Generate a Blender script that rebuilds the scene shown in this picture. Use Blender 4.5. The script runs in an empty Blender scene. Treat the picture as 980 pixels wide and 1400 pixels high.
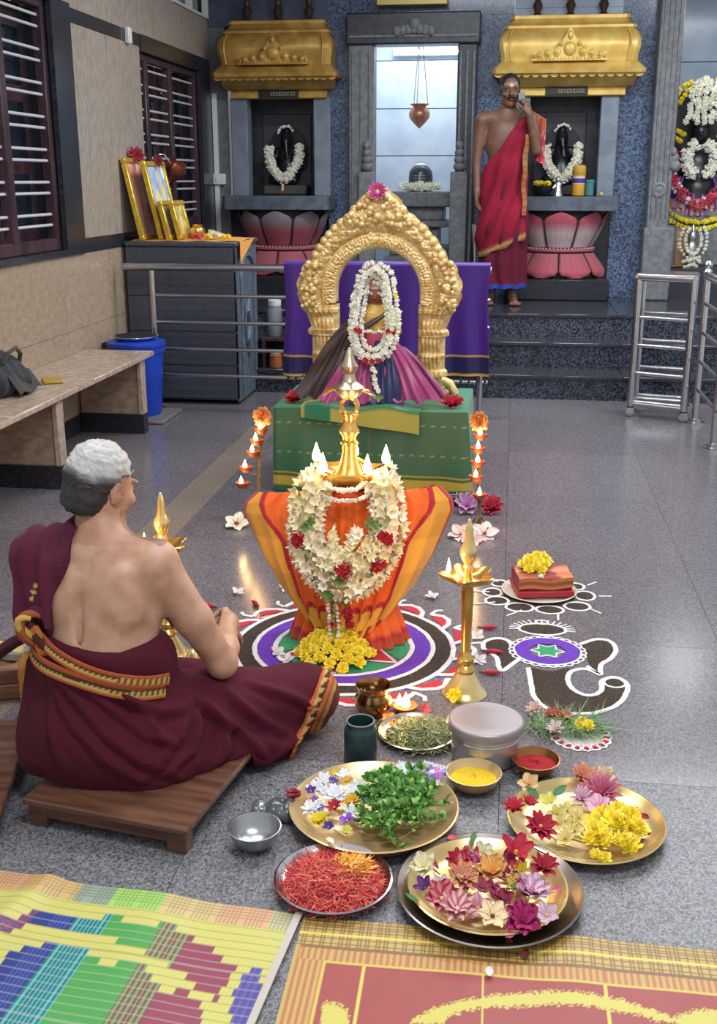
import bpy, math, random
import numpy as np
from mathutils import Vector, Matrix, Euler
random.seed(7); rng = np.random.default_rng(7)
PI = math.pi
S = bpy.context.scene
C = S.collection

# ------------------------------------------------------------------ camera, world, lamps, exposure
cam = bpy.data.objects.new('camera', bpy.data.cameras.new('camera')); C.objects.link(cam)
cam.location = (0, 0, 1.5)
cam.rotation_euler = (math.radians(90 - 16.874), 0, math.radians(7.81))
cam.data.sensor_fit = 'VERTICAL'; cam.data.sensor_height = 36.0
cam.data.lens = 36.0 * 1500 / 1400
cam.data.clip_start = 0.05; cam.data.clip_end = 100
S.camera = cam
S.view_settings.view_transform = 'Standard'; S.view_settings.look = 'None'
S.view_settings.gamma = 1.0; S.view_settings.use_curve_mapping = False
S.view_settings.exposure = 0.45
world = bpy.data.worlds.new('world'); S.world = world; world.use_nodes = True
world.node_tree.nodes['Background'].inputs[0].default_value = (0.93, 0.96, 1.0, 1)
world.node_tree.nodes['Background'].inputs[1].default_value = 0.55

def area(name, loc, sx, sy, power, col=(1, 1, 1), rot=(0, 0, 0)):
    l = bpy.data.lights.new(name, 'AREA'); l.shape = 'RECTANGLE'; l.size = sx; l.size_y = sy
    l.energy = power; l.color = col
    o = bpy.data.objects.new(name, l); o.location = loc; o.rotation_euler = rot; C.objects.link(o); return o
def point(name, loc, power, col, r=0.012):
    l = bpy.data.lights.new(name, 'POINT'); l.energy = power; l.color = col; l.shadow_soft_size = r
    o = bpy.data.objects.new(name, l); o.location = loc; C.objects.link(o); return o
COOL = (0.93, 0.97, 1.0)
area('overhead_light', (0.3, 1.3, 3.3), 1.3, 0.5, 46, COOL)
area('overhead_light', (-1.3, 3.6, 3.3), 1.3, 0.3, 32, COOL)
area('overhead_light', (2.0, 6.4, 3.3), 1.3, 0.3, 45, COOL)  # added light without a known fixture, gives the right-hand floor its sheen
area('overhead_light', (0.6, 4.6, 3.3), 1.3, 0.3, 42, COOL)
area('overhead_light', (-0.5, 7.2, 3.3), 1.3, 0.3, 45, COOL)
area('overhead_light', (1.4, 7.6, 3.3), 1.3, 0.3, 40, COOL)

# ------------------------------------------------------------------ colour and materials
def lin(h):
    h = h.lstrip('#'); r = [int(h[i:i+2], 16) / 255 for i in (0, 2, 4)]
    return tuple(c / 12.92 if c <= .04045 else ((c + .055) / 1.055) ** 2.4 for c in r)
L = lambda h: np.array(lin(h))
_mats = {}
def M(name, col='#808080', rough=.5, metal=0.0, col2=None, nscale=20, ramp=(.4, .6), detail=4, bump=None, attr=False,
      emit=0, alpha=None, trans=0, ior=1.45, stretch=None, rnd=0, sheen=0, spec=None, sss=0, vor=False, space='obj'):
    if name in _mats: return _mats[name]
    m = bpy.data.materials.new(name); m.use_nodes = True; nt = m.node_tree; N = nt.nodes; K = nt.links
    b = N['Principled BSDF']; b.inputs['Roughness'].default_value = rough; b.inputs['Metallic'].default_value = metal
    if spec is not None: b.inputs['Specular IOR Level'].default_value = spec
    if sheen: b.inputs['Sheen Weight'].default_value = sheen
    if sss:
        b.inputs['Subsurface Weight'].default_value = sss; b.inputs['Subsurface Radius'].default_value = (.02, .008, .005)
        b.inputs['Subsurface Scale'].default_value = .5
    b.inputs['IOR'].default_value = ior
    if trans: b.inputs['Transmission Weight'].default_value = trans
    if alpha is not None: b.inputs['Alpha'].default_value = alpha
    vec = None
    def coord():
        nonlocal vec
        if vec is None:
            if space == 'world':
                g = N.new('ShaderNodeNewGeometry'); out = g.outputs['Position']
            else:
                g = N.new('ShaderNodeTexCoord'); out = g.outputs['Object']
            if stretch:
                mp = N.new('ShaderNodeMapping'); mp.inputs['Scale'].default_value = stretch
                K.new(out, mp.inputs['Vector']); out = mp.outputs[0]
            vec = out
        return vec
    src = None
    if attr:
        a = N.new('ShaderNodeAttribute'); a.attribute_name = 'col'; src = a.outputs['Color']
    if col2:
        if vor:
            t = N.new('ShaderNodeTexVoronoi'); t.inputs['Scale'].default_value = nscale; fac = t.outputs['Color']
        else:
            t = N.new('ShaderNodeTexNoise'); t.inputs['Scale'].default_value = nscale; t.inputs['Detail'].default_value = detail; fac = t.outputs[0]
        K.new(coord(), t.inputs['Vector'])
        r = N.new('ShaderNodeValToRGB'); K.new(fac, r.inputs[0])
        r.color_ramp.elements[0].position = ramp[0]; r.color_ramp.elements[1].position = ramp[1]
        r.color_ramp.elements[0].color = (*lin(col), 1); r.color_ramp.elements[1].color = (*lin(col2), 1)
        if attr:
            mx = N.new('ShaderNodeMix'); mx.data_type = 'RGBA'; mx.blend_type = 'MULTIPLY'; mx.inputs[0].default_value = 1
            K.new(src, mx.inputs[6]); K.new(r.outputs[0], mx.inputs[7]); src = mx.outputs[2]
        else: src = r.outputs[0]
    if rnd:
        oi = N.new('ShaderNodeObjectInfo'); mr = N.new('ShaderNodeMapRange'); K.new(oi.outputs['Random'], mr.inputs[0])
        mr.inputs[3].default_value = 1 - rnd; mr.inputs[4].default_value = 1 + rnd
        hs = N.new('ShaderNodeHueSaturation'); K.new(mr.outputs[0], hs.inputs['Value'])
        if src: K.new(src, hs.inputs['Color'])
        else: hs.inputs['Color'].default_value = (*lin(col), 1)
        src = hs.outputs[0]
    if src: K.new(src, b.inputs['Base Color'])
    else: b.inputs['Base Color'].default_value = (*lin(col), 1)
    if emit:
        b.inputs['Emission Strength'].default_value = emit
        if src: K.new(src, b.inputs['Emission Color'])
        else: b.inputs['Emission Color'].default_value = (*lin(col), 1)
    if bump:
        t = N.new('ShaderNodeTexNoise'); t.inputs['Scale'].default_value = bump[0]; t.inputs['Detail'].default_value = 3
        K.new(coord(), t.inputs['Vector'])
        bp = N.new('ShaderNodeBump'); bp.inputs['Strength'].default_value = bump[1]; bp.inputs['Distance'].default_value = bump[2] if len(bump) > 2 else .003
        K.new(t.outputs[0], bp.inputs['Height']); K.new(bp.outputs[0], b.inputs['Normal'])
    _mats[name] = m; return m

vc = lambda: M('painted_cloth', attr=True, rough=.75, sheen=.15)
silk = lambda: M('silk', attr=True, rough=.38, sheen=.2)
petal_m = lambda: M('petals', attr=True, rough=.6, sss=.0)
skin_m = lambda: M('skin', attr=True, col='#ffffff', col2='#e6d8d0', nscale=22, ramp=(.35, .7), rough=.5, sss=.06)
brass = lambda: M('brass', '#dcb468', rough=.24, metal=.85, col2='#c0924a', nscale=9)
brass2 = lambda: M('pale_brass', '#e0cc98', rough=.26, metal=.7, col2='#d2b878', nscale=7)
steel = lambda: M('steel', '#c9c9cc', rough=.18, metal=1.0)
gold = lambda: M('gold_leaf', '#e6cb92', rough=.42, metal=.32, col2='#cfa868', nscale=25, bump=(160, .2))
black = lambda: M('black_stone', '#15151a', rough=.35, col2='#202026', nscale=30)

# ------------------------------------------------------------------ mesh builder
class B:
    def __init__(s): s.v = []; s.f = []; s.c = []; s.smooth = True
    def add(s, vs, fs, col=None):
        o = len(s.v); s.v.extend([tuple(float(t) for t in p) for p in vs]); s.f.extend([tuple(i + o for i in f) for f in fs])
        if col is None: col = (.8, .8, .8)
        if isinstance(col, (list, np.ndarray)) and np.ndim(col) == 2: s.c.extend([tuple(k) for k in col])
        else: s.c.extend([tuple(col)] * len(vs))
        return s
    def box(s, x0, x1, y0, y1, z0, z1, col=None, bev=0):
        if bev:
            b = bev; vs = []; 
            for (zz, ins) in ((z0, b), (z0 + b, 0), (z1 - b, 0), (z1, b)):
                xa, xb, ya, yb = x0 + ins, x1 - ins, y0 + ins, y1 - ins
                c = 0 if ins else b
                ring = [(xa + c, ya), (xb - c, ya), (xb, ya + c), (xb, yb - c), (xb - c, yb), (xa + c, yb), (xa, yb - c), (xa, ya + c)]
                if ins: ring = [(xa, ya), (xb, ya), (xb, ya), (xb, yb), (xb, yb), (xa, yb), (xa, yb), (xa, ya)]
                vs += [(p[0], p[1], zz) for p in ring]
            fs = [tuple(range(7, -1, -1)), tuple(range(24, 32))]
            for r in range(3):
                for i in range(8): fs.append((r * 8 + i, r * 8 + (i + 1) % 8, r * 8 + 8 + (i + 1) % 8, r * 8 + 8 + i))
            return s.add(vs, fs, col)
        return s.add([(x0, y0, z0), (x1, y0, z0), (x1, y1, z0), (x0, y1, z0), (x0, y0, z1), (x1, y0, z1), (x1, y1, z1), (x0, y1, z1)],
                     [(3, 2, 1, 0), (4, 5, 6, 7), (0, 1, 5, 4), (1, 2, 6, 5), (2, 3, 7, 6), (3, 0, 4, 7)], col)
    def lathe(s, prof, n=28, col=None, c=(0, 0, 0), a0=0, a1=2 * PI, cap=True, sx=1, sy=1):
        full = abs(a1 - a0 - 2 * PI) < 1e-6; m = n if full else n + 1; vs = []; fs = []; cs = []
        for k, p in enumerate(prof):
            for i in range(m):
                a = a0 + (a1 - a0) * i / n
                vs.append((c[0] + p[0] * math.cos(a) * sx, c[1] + p[0] * math.sin(a) * sy, c[2] + p[1]))
                cs.append(p[2] if len(p) > 2 else (col if col is not None else (.8, .8, .8)))
        for k in range(len(prof) - 1):
            for i in range(n):
                j = (i + 1) % m
                fs.append((k * m + i, k * m + j, (k + 1) * m + j, (k + 1) * m + i))
        if cap and full:
            if prof[0][0] > 1e-5: fs.append(tuple(range(m - 1, -1, -1)))
            if prof[-1][0] > 1e-5: fs.append(tuple((len(prof) - 1) * m + i for i in range(m)))
        return s.add(vs, fs, np.array(cs))
    def tube(s, pts, r, n=8, col=None, cap=True, closed=False, flat=1.0):
        pts = [Vector(p) for p in pts]; m = len(pts); rr = r if hasattr(r, '__len__') else [r] * m
        vs = []; fs = []; up = None
        for i, p in enumerate(pts):
            t = (pts[(i + 1) % m if closed else min(i + 1, m - 1)] - pts[(i - 1) % m if closed else max(i - 1, 0)]).normalized()
            if up is None:
                up = Vector((0, 0, 1)) if abs(t.z) < .9 else Vector((1, 0, 0))
            a = t.cross(up).normalized(); up = a.cross(t).normalized()
            for k in range(n):
                q = 2 * PI * k / n
                vs.append(p + a * math.cos(q) * rr[i] + up * math.sin(q) * rr[i] * flat)
        for i in range(m if closed else m - 1):
            j = (i + 1) % m
            for k in range(n): fs.append((i * n + k, i * n + (k + 1) % n, j * n + (k + 1) % n, j * n + k))
        if cap and not closed: fs += [tuple(range(n - 1, -1, -1)), tuple((m - 1) * n + k for k in range(n))]
        return s.add(vs, fs, col)
    def ball(s, c, r, n=10, m=6, col=None, R=None):
        r = r if hasattr(r, '__len__') else (r, r, r); vs = [(0, 0, -1)]; fs = []
        for k in range(1, m):
            a = -PI / 2 + PI * k / m
            for i in range(n): vs.append((math.cos(a) * math.cos(2 * PI * i / n), math.cos(a) * math.sin(2 * PI * i / n), math.sin(a)))
        vs.append((0, 0, 1)); e = len(vs) - 1
        for i in range(n):
            fs.append((0, 1 + (i + 1) % n, 1 + i))
            for k in range(m - 2): fs.append((1 + k * n + i, 1 + k * n + (i + 1) % n, 1 + (k + 1) * n + (i + 1) % n, 1 + (k + 1) * n + i))
            fs.append((1 + (m - 2) * n + i, 1 + (m - 2) * n + (i + 1) % n, e))
        out = []
        for v in vs:
            w = Vector((v[0] * r[0], v[1] * r[1], v[2] * r[2]))
            if R: w = R @ w
            out.append(w + Vector(c))
        return s.add(out, fs, col)
    def grid(s, fn, nu, nv, cf=None, thick=0, wrap=False):
        """fn(u,v)->point, u,v in 0..1; thick>0 closes it into a solid sheet"""
        U = [i / nu for i in range(nu + 1)]; V = [j / nv for j in range(nv + 1)]
        P = np.array([[fn(u, v) for u in U] for v in V], float)
        cs = np.array([[cf(u, v) if cf else (.8, .8, .8) for u in U] for v in V], float)
        W = nu + 1; vs = P.reshape(-1, 3); cc = cs.reshape(-1, 3)
        fs = [(j * W + i, j * W + i + 1, (j + 1) * W + i + 1, (j + 1) * W + i) for j in range(nv) for i in range(nu)]
        if not thick: return s.add(vs, fs, cc)
        du = np.gradient(P, axis=1); dv = np.gradient(P, axis=0); nn = np.cross(du, dv); nn /= np.linalg.norm(nn, axis=2, keepdims=True) + 1e-12
        Q = (P - nn * thick).reshape(-1, 3); n0 = len(vs)
        fs2 = [tuple(i + n0 for i in f[::-1]) for f in fs]
        rim = [j for j in range(W)] + [k * W + nu for k in range(1, nv + 1)] + [nv * W + i for i in range(nu - 1, -1, -1)] + [k * W for k in range(nv - 1, 0, -1)]
        fs3 = [(rim[(i + 1) % len(rim)], rim[i], rim[i] + n0, rim[(i + 1) % len(rim)] + n0) for i in range(len(rim))]
        return s.add(np.vstack([vs, Q]), fs + fs2 + fs3, np.vstack([cc, cc]))
    def prism(s, pts, h0, h1, axis='z', col=None):
        n = len(pts)
        f = {'z': lambda p, h: (p[0], p[1], h), 'y': lambda p, h: (p[0], h, p[1]), 'x': lambda p, h: (h, p[0], p[1])}[axis]
        vs = [f(p, h0) for p in pts] + [f(p, h1) for p in pts]
        return s.add(vs, [tuple(range(n - 1, -1, -1)), tuple(range(n, 2 * n))] + [(i, (i + 1) % n, n + (i + 1) % n, n + i) for i in range(n)], col)
    def arr(s, V, F, col=None): return s.add(V, F, col)
    def xf(s, mat, start=0):
        for i in range(start, len(s.v)): s.v[i] = tuple(mat @ Vector(s.v[i]))
        return s
    def mesh(s, name, flat=False):
        me = bpy.data.meshes.new(name); me.from_pydata(s.v, [], s.f); me.update()
        a = me.color_attributes.new('col', 'FLOAT_COLOR', 'POINT')
        c = np.ones((len(s.v), 4), np.float32); c[:, :3] = np.array(s.c, np.float32).reshape(-1, 3); a.data.foreach_set('color', c.ravel())
        if not flat:
            me.polygons.foreach_set('use_smooth', [True] * len(me.polygons))
            try: me.set_sharp_from_angle(angle=math.radians(38))
            except Exception: pass
        return me

def obj(name, b, mat, parent=None, loc=None, rot=None, scale=None, flat=False, kind=None, label=None):
    me = b.mesh(name, flat) if isinstance(b, B) else b
    if mat and not me.materials: me.materials.append(mat() if callable(mat) else mat)
    o = bpy.data.objects.new(name, me); C.objects.link(o)
    if parent: o.parent = parent
    if loc is not None: o.location = loc
    if rot is not None: o.rotation_euler = rot
    if scale is not None: o.scale = scale if hasattr(scale, '__len__') else (scale,) * 3
    if kind: o['kind'] = kind
    if label: o['label'] = label
    return o
def tag(o, label, cat, group=None, kind=None):
    o['label'] = label
    if cat: o['category'] = cat
    if group: o['group'] = group
    if kind: o['kind'] = kind
    return o
def thing(name, label, cat, loc=(0, 0, 0), rotz=0, group=None, rot=None):
    o = bpy.data.objects.new(name, None); C.objects.link(o); o.location = loc; o.empty_display_size = .05
    o.rotation_euler = rot if rot else (0, 0, rotz)
    return tag(o, label, cat, group)
def struct(name, b=None, mat=None, label=None, **k):
    if b is None:
        o = bpy.data.objects.new(name, None); C.objects.link(o)
    else: o = obj(name, b, mat, **k)
    o['kind'] = 'structure'
    if label: o['label'] = label
    return o
def dup(root, loc=None, rot=None, label=None, group=None, scale=None):
    r = root.copy(); C.objects.link(r)
    if loc is not None: r.location = loc
    if rot is not None: r.rotation_euler = rot
    if scale is not None: r.scale = (scale,) * 3
    if label: r['label'] = label
    if group: r['group'] = group
    for ch in list(root.children):
        c = ch.copy(); C.objects.link(c); c.parent = r
        for g in list(ch.children):
            d = g.copy(); C.objects.link(d); d.parent = c
    return r

# ------------------------------------------------------------------ implicit surfaces (bodies, drapes)
def rcone(a, b, ra, rb):
    a = np.array(a, float); b = np.array(b, float); ba = b - a; l2 = ba @ ba
    def f(P):
        t = np.clip(((P - a) @ ba) / l2, 0, 1)
        return np.linalg.norm(P - a - t[:, None] * ba, axis=1) - (ra + (rb - ra) * t)
    return f
def ell(c, r, R=None):
    c = np.array(c, float); r = np.array(r, float); Ri = np.array(R.transposed()) if R else None
    def f(P):
        q = P - c
        if Ri is not None: q = q @ Ri.T
        k0 = np.linalg.norm(q / r, axis=1); k1 = np.linalg.norm(q / (r * r), axis=1) + 1e-9
        return k0 * (k0 - 1) / k1
    return f
def smin(a, b, k):
    h = np.clip(.5 + .5 * (b - a) / k, 0, 1); return b + (a - b) * h - k * h * (1 - h)
def blend(parts):
    """parts: list of (fn, k); k<0 subtracts"""
    def f(P):
        d = parts[0][0](P)
        for fn, k in parts[1:]:
            if k < 0: d = -smin(-d, fn(P), -k)
            else: d = smin(d, fn(P), k)
        return d
    return f
def surfnet(f, lo, hi, h):
    lo = np.array(lo, float); hi = np.array(hi, float); n = np.ceil((hi - lo) / h).astype(int) + 1
    ax = [lo[i] + h * np.arange(n[i]) for i in range(3)]
    G = np.stack(np.meshgrid(*ax, indexing='ij'), -1).reshape(-1, 3)
    V = np.concatenate([f(G[i:i + 400000]) for i in range(0, len(G), 400000)]).reshape(n)
    ins = V < 0; cn = n - 1
    acc = np.zeros((*cn, 3)); cnt = np.zeros(cn)
    corners = [(i, j, k) for i in (0, 1) for j in (0, 1) for k in (0, 1)]
    sl = lambda A, c: A[c[0]:c[0] + cn[0], c[1]:c[1] + cn[1], c[2]:c[2] + cn[2]]
    for c in corners:
        for d in range(3):
            if c[d]: continue
            e = list(c); e[d] = 1
            va, vb = sl(V, c), sl(V, e); m = (va < 0) != (vb < 0)
            t = np.where(m, va / np.where(m, va - vb, 1), 0)
            for q in range(3):
                acc[..., q] += np.where(m, c[q] + (t if q == d else 0), 0)
            cnt += m
    act = cnt > 0; idx = -np.ones(cn, int); idx[act] = np.arange(act.sum())
    ijk = np.argwhere(act); verts = lo + h * (ijk + acc[act] / cnt[act][:, None])
    faces = []
    for d in range(3):
        a, b2 = (d + 1) % 3, (d + 2) % 3
        s0 = [slice(1, n[q] - 1) for q in range(3)]; s0[d] = slice(0, n[d] - 1); s1 = list(s0); s1[d] = slice(1, n[d])
        m = ins[tuple(s0)] != ins[tuple(s1)]
        pos = np.argwhere(m); fl = ins[tuple(s0)][m]
        off = np.array([1, 1, 1]); off[d] = 0; pos = pos + off
        def g(da, db):
            q = pos.copy(); q[:, a] += da; q[:, b2] += db; return idx[q[:, 0], q[:, 1], q[:, 2]]
        quad = np.stack([g(-1, -1), g(0, -1), g(0, 0), g(-1, 0)], 1); quad[~fl] = quad[~fl][:, ::-1]
        faces.append(quad)
    F = np.vstack(faces)
    return verts, F
def grad(f, P, e=.002):
    g = np.stack([f(P + np.eye(3)[i] * e) - f(P - np.eye(3)[i] * e) for i in range(3)], 1)
    return g / (np.linalg.norm(g, axis=1, keepdims=True) + 1e-9)
def snap(f, P, off=0, it=4):
    P = np.array(P, float)
    for _ in range(it): P = P - grad(f, P) * (f(P) - off)[:, None]
    return P
def iso(f, lo, hi, h, colf=None, disp=None):
    V, F = surfnet(f, lo, hi, h)
    for _ in range(2): V = V - grad(f, V, h * .5) * f(V)[:, None] * .8
    if disp is not None: V = V + grad(f, V, h) * disp(V)[:, None]
    b = B(); c = colf(V) if colf is not None else None
    b.v = [tuple(p) for p in V.tolist()]; b.f = [tuple(q) for q in F.tolist()]
    b.c = [tuple(k) for k in (c if c is not None else np.full((len(V), 3), .8)).tolist()]
    return b
def ribbon(b, pts, nrm, w, colf, thick=.003, off=0.0015):
    """a strip along pts whose width direction is across x path; nrm outward normals"""
    pts = np.array(pts); nrm = np.array(nrm); t = np.gradient(pts, axis=0); t /= np.linalg.norm(t, axis=1, keepdims=True) + 1e-9
    w = np.array(w) if hasattr(w, '__len__') else np.full(len(pts), w)
    sd = np.cross(nrm, t); n = len(pts) - 1
    def fn(u, v):
        i = int(round(u * n)); return pts[i] + sd[i] * (v - .5) * w[i] + nrm[i] * off
    def cf(u, v):
        c = colf[min(int(v * len(colf)), len(colf) - 1)]
        return c(u) if callable(c) else c
    b.grid(fn, n, len(colf), cf, thick=thick)
    return b
def noise3(P, s, seed=0):
    P = P * s; r = 0
    for k, (a, w) in enumerate(((1, 1), (1.9, .55), (3.7, .3))):
        q = P * a + seed * 1.7 + k * 3.1
        r = r + w * (np.sin(q[:, 0] + 1.3 * np.sin(q[:, 1] * .9)) * np.cos(q[:, 1] * 1.1 + np.sin(q[:, 2])) + np.sin(q[:, 2] * 1.2 + q[:, 0] * .4)) * .5
    return r
# ================================================================== SETTING
granite_polished = lambda: M('polished_floor_granite', '#474246', rough=.19, col2='#807a80', nscale=230, ramp=(.05, .95), vor=True, rnd=.07, space='world')
granite_front = lambda: M('front_floor_granite', '#343336', rough=.36, col2='#8e8d92', nscale=230, ramp=(.05, .95), vor=True, rnd=.05, space='world')
granite_stripe = lambda: M('stripe_granite', '#6f635b', rough=.2, col2='#8f8176', nscale=120, rnd=.05, space='world')
beige_clad = lambda: M('beige_cladding', '#8d8278', rough=.32, col2='#ab9f94', nscale=14, ramp=(.3, .7), rnd=.05, space='world', stretch=(1, 3, 1.2))
tan_clad = lambda: M('tan_cladding', '#97836f', rough=.28, col2='#ad9885', nscale=16, ramp=(.3, .7), detail=8, rnd=.05, space='world', stretch=(1, 1, 2.2))
dark_band = lambda: M('dark_granite', '#23252c', rough=.22, col2='#3c3f48', nscale=120, ramp=(.45, .75), space='world')
blue_gran = lambda: M('blue_pearl_granite', '#202c42', rough=.16, col2='#6f82a4', nscale=75, ramp=(.1, 1.0), vor=True, space='world', rnd=.06)
step_gran = lambda: M('step_granite', '#1b1e27', rough=.14, col2='#596172', nscale=95, ramp=(.3, 1.0), vor=True, space='world', rnd=.08)
tread_gran = lambda: M('tread_granite', '#24252b', rough=.12, col2='#44454d', nscale=140, space='world')
grey_stone = lambda: M('grey_stone', '#5f636b', rough=.55, col2='#6c717a', nscale=16, space='world', bump=(60, .2))
dark_stone = lambda: M('carved_dark_stone', '#66696d', rough=.5, col2='#787c80', nscale=24, space='world', bump=(70, .5))
niche_dark = lambda: M('niche_interior_stone', '#2a2c33', rough=.35, col2='#3a3d45', nscale=10, space='world')
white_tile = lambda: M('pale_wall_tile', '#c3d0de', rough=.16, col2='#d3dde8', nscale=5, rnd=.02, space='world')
wood_dark = lambda: M('dark_red_wood', '#35242b', rough=.38, col2='#4a343b', nscale=14, stretch=(1, 1, .15), space='world')

# floor: a bed with granite slabs on it
floor = struct('floor', B().box(-2.62, 3.2, .3, 7.82, -.06, -.016), dark_band)
cols = [(-2.62, -2.32), (-2.32, -1.60), (-1.60, -1.42), (-1.42, -.70), (-.70, .02), (.02, .74), (.74, 1.46), (1.46, 2.18), (2.18, 2.9)]
rows = [.3, .95, 1.75, 2.6, 3.5, 4.4, 5.3, 6.2, 7.1, 7.82]
for ci, (a, b) in enumerate(cols):
    for r0, r1 in zip(rows, rows[1:]):
        m = granite_stripe if ci == 2 and r0 > 2 else (granite_front if r1 <= 2.61 else granite_polished)
        obj('floor_slab', B().box(a + .0008, b - .0008, r0 + .0008, r1 - .0008, -.02, 0), m, floor, flat=True)
obj('baseboard', B().box(-2.62, -2.606, 3.0, 7.3, 0, .11), dark_band, floor)

# steps up to the shrine platform
steps = struct('steps', B().box(-2.62, 3.2, 7.84, 9.75, -.05, .15), niche_dark, label='dark speckled granite steps up to the shrine platform')
tops = [(7.82, 8.16, .17, 0), (8.16, 8.45, .355, .17), (8.45, 9.75, .53, .355)]
for y0, y1, z1, z0 in tops:
    for xa, xb in ((-2.62, -1.9), (-1.9, -1.2), (-1.2, -.45), (-.45, .29), (.29, 1.05), (1.05, 1.85), (1.85, 2.6)):
        obj('riser', B().box(xa + .001, xb - .001, y0, y0 + .02, z0, z1 - .024), step_gran, steps, flat=True)
    for xa, xb in ((-2.62, -1.55), (-1.55, -.45), (-.45, .8), (.8, 1.9), (1.9, 2.6)):
        obj('tread', B().box(xa + .001, xb - .001, y0 - .012, y1 + .02, z1 - .024, z1, bev=.003), tread_gran, steps)
obj('step_core', B().box(-2.62, 3.2, 8.48, 9.75, .15, .5), niche_dark, steps)
obj('step_core', B().box(-2.62, 3.2, 8.18, 8.5, .15, .33), niche_dark, steps)

# ---- left wall with two windows
def wall_with_holes(x, y0, y1, z0, z1, holes, depth):
    b = B(); ys = sorted({y0, y1, *[h[0] for h in holes], *[h[1] for h in holes]}); zs = sorted({z0, z1, *[h[2] for h in holes], *[h[3] for h in holes]})
    idx = {}; vs = []; fs = []
    def vi(y, z, d=0):
        k = (y, z, d)
        if k not in idx: idx[k] = len(vs); vs.append((x - d, y, z))
        return idx[k]
    inh = lambda y, z: any(h[0] < y < h[1] and h[2] < z < h[3] for h in holes)
    for a, c in zip(ys, ys[1:]):
        for d, e in zip(zs, zs[1:]):
            if not inh((a + c) / 2, (d + e) / 2): fs.append((vi(a, d), vi(c, d), vi(c, e), vi(a, e)))
    for h in holes:
        yy = [y for y in ys if h[0] <= y <= h[1]]; zz = [z for z in zs if h[2] <= z <= h[3]]
        for a, c in zip(yy, yy[1:]):
            for z in (h[2], h[3]): fs.append((vi(a, z), vi(c, z), vi(c, z, depth), vi(a, z, depth)))
        for a, c in zip(zz, zz[1:]):
            for y in (h[0], h[1]): fs.append((vi(y, a), vi(y, c), vi(y, c, depth), vi(y, a, depth)))
    return b.add(vs, fs)
W1 = (4.55, 6.36, 1.10, 2.46); W2 = (7.92, 9.40, 1.13, 2.35); W3 = (8.75, 9.73, 2.78, 3.3)
wl = struct('wall_left', wall_with_holes(-2.634, 2.6, 9.75, 0, 3.4, [W1, W2, W3], .2), dark_band)
def panel(parent, m, y0, y1, z0, z1, name='cladding_slab', t=.014):
    return obj(name, B().box(-2.634, -2.634 + t, y0 + .0012, y1 - .0012, z0 + .0012, z1 - .0012), m, parent, flat=True)
for a, b in ((2.6, 3.7), (3.7, 4.6), (4.6, 5.45), (5.45, 6.3), (6.3, 7.05), (7.05, 7.9), (7.9, 8.8), (8.8, 9.75)): panel(wl, tan_clad, a, b, 0, .62 if b < 7.2 else .62); panel(wl, tan_clad, a - .0, b, .62, 1.065)
for a, b in ((6.64, 7.92),): panel(wl, dark_band, a, b, 1.065, 1.15, 'dark_band', .02); panel(wl, beige_clad, a, 7.26, 1.15, 2.38); panel(wl, beige_clad, 7.26, b, 1.15, 2.38); panel(wl, dark_band, a, b, 2.38, 2.46, 'dark_band', .018)
for a, b in ((2.6, 3.6), (3.6, 4.5), (4.5, 5.4), (5.4, 6.5), (6.5, 7.4), (7.4, 8.3), (8.3, 9.0), (9.0, 9.75)): panel(wl, beige_clad, a, b, 2.46, 2.78)
panel(wl, beige_clad, 2.6, 4.5, 1.065, 2.46); panel(wl, beige_clad, 9.70, 9.75, 1.065, 2.46)
for a, b in ((2.6, 5.0), (5.0, 7.0), (7.0, 8.75)): panel(wl, beige_clad, a, b, 2.78, 3.4)
# black granite surrounds: piece by piece, a window each
def window(name, W, mulls, bars, strips, zpairs):
    w = struct(name); y0, y1, z0, z1 = W
    for s in strips: obj('granite_surround', B().box(-2.64, -2.602, *s), dark_band, w, flat=True)
    fx0, fx1 = -2.70, -2.645
    for (a, b, c, d) in ((y0, y1, z0, z0 + .07), (y0, y1, z1 - .05, z1)): obj('frame_rail', B().box(fx0, fx1, a, b, c, d, bev=.006), wood_dark, w)
    for y in (y0, y1 - .05): obj('frame_stile', B().box(fx0, fx1 + .002, y, y + .05, z0, z1, bev=.006), wood_dark, w)
    for y in mulls: obj('mullion', B().box(fx0, fx1 + .004, y - .035, y + .035, z0 + .06, z1 - .04, bev=.006), wood_dark, w)
    edges = [y0 + .05] + [q for y in mulls for q in (y - .035, y + .035)] + [y1 - .05]
    steelbar = M('window_bar_paint', '#d9dbe0', rough=.3, metal=.2)
    for a, b in zip(edges[::2], edges[1::2]):
        sash = obj('shutter', B().box(-2.80, -2.765, a - .01, b + .01, z0 + .05, z1 - .03), wood_dark, w)
        nn = 3
        for k in range(nn):
            za = z0 + .13 + k * (z1 - z0 - .2) / nn; zb = za + (z1 - z0 - .2) / nn - .09
            obj('pane', B().box(-2.766, -2.758, a + .06, b - .06, za, zb), M('dark_glass', '#16202b', rough=.08, spec=.8), sash, flat=True)
        for z in zpairs: obj('bar', B().tube([(-2.672, a - .005, z), (-2.672, b + .005, z)], .0085, 8), steelbar, w)
    return w
z1s = [q for k in range(7) for q in (1.245 + k * .178, 1.305 + k * .178)]
window('window_1', W1, [5.16, 5.76], 0, [(6.36, 6.64, 1.065, 2.475), (4.5, 6.36, 1.065, 1.10), (4.5, 6.36, 2.46, 2.475)], [z for z in z1s if z < 2.38])
z2s = [q for k in range(7) for q in (1.26 + k * .165, 1.318 + k * .165)]
window('window_2', W2, [8.12, 8.70], 0, [(9.40, 9.70, 1.065, 2.46), (7.92, 9.40, 1.065, 1.13), (7.92, 9.40, 2.35, 2.46)], [z for z in z2s if z < 2.28])
w3 = struct('window_3')
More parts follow.
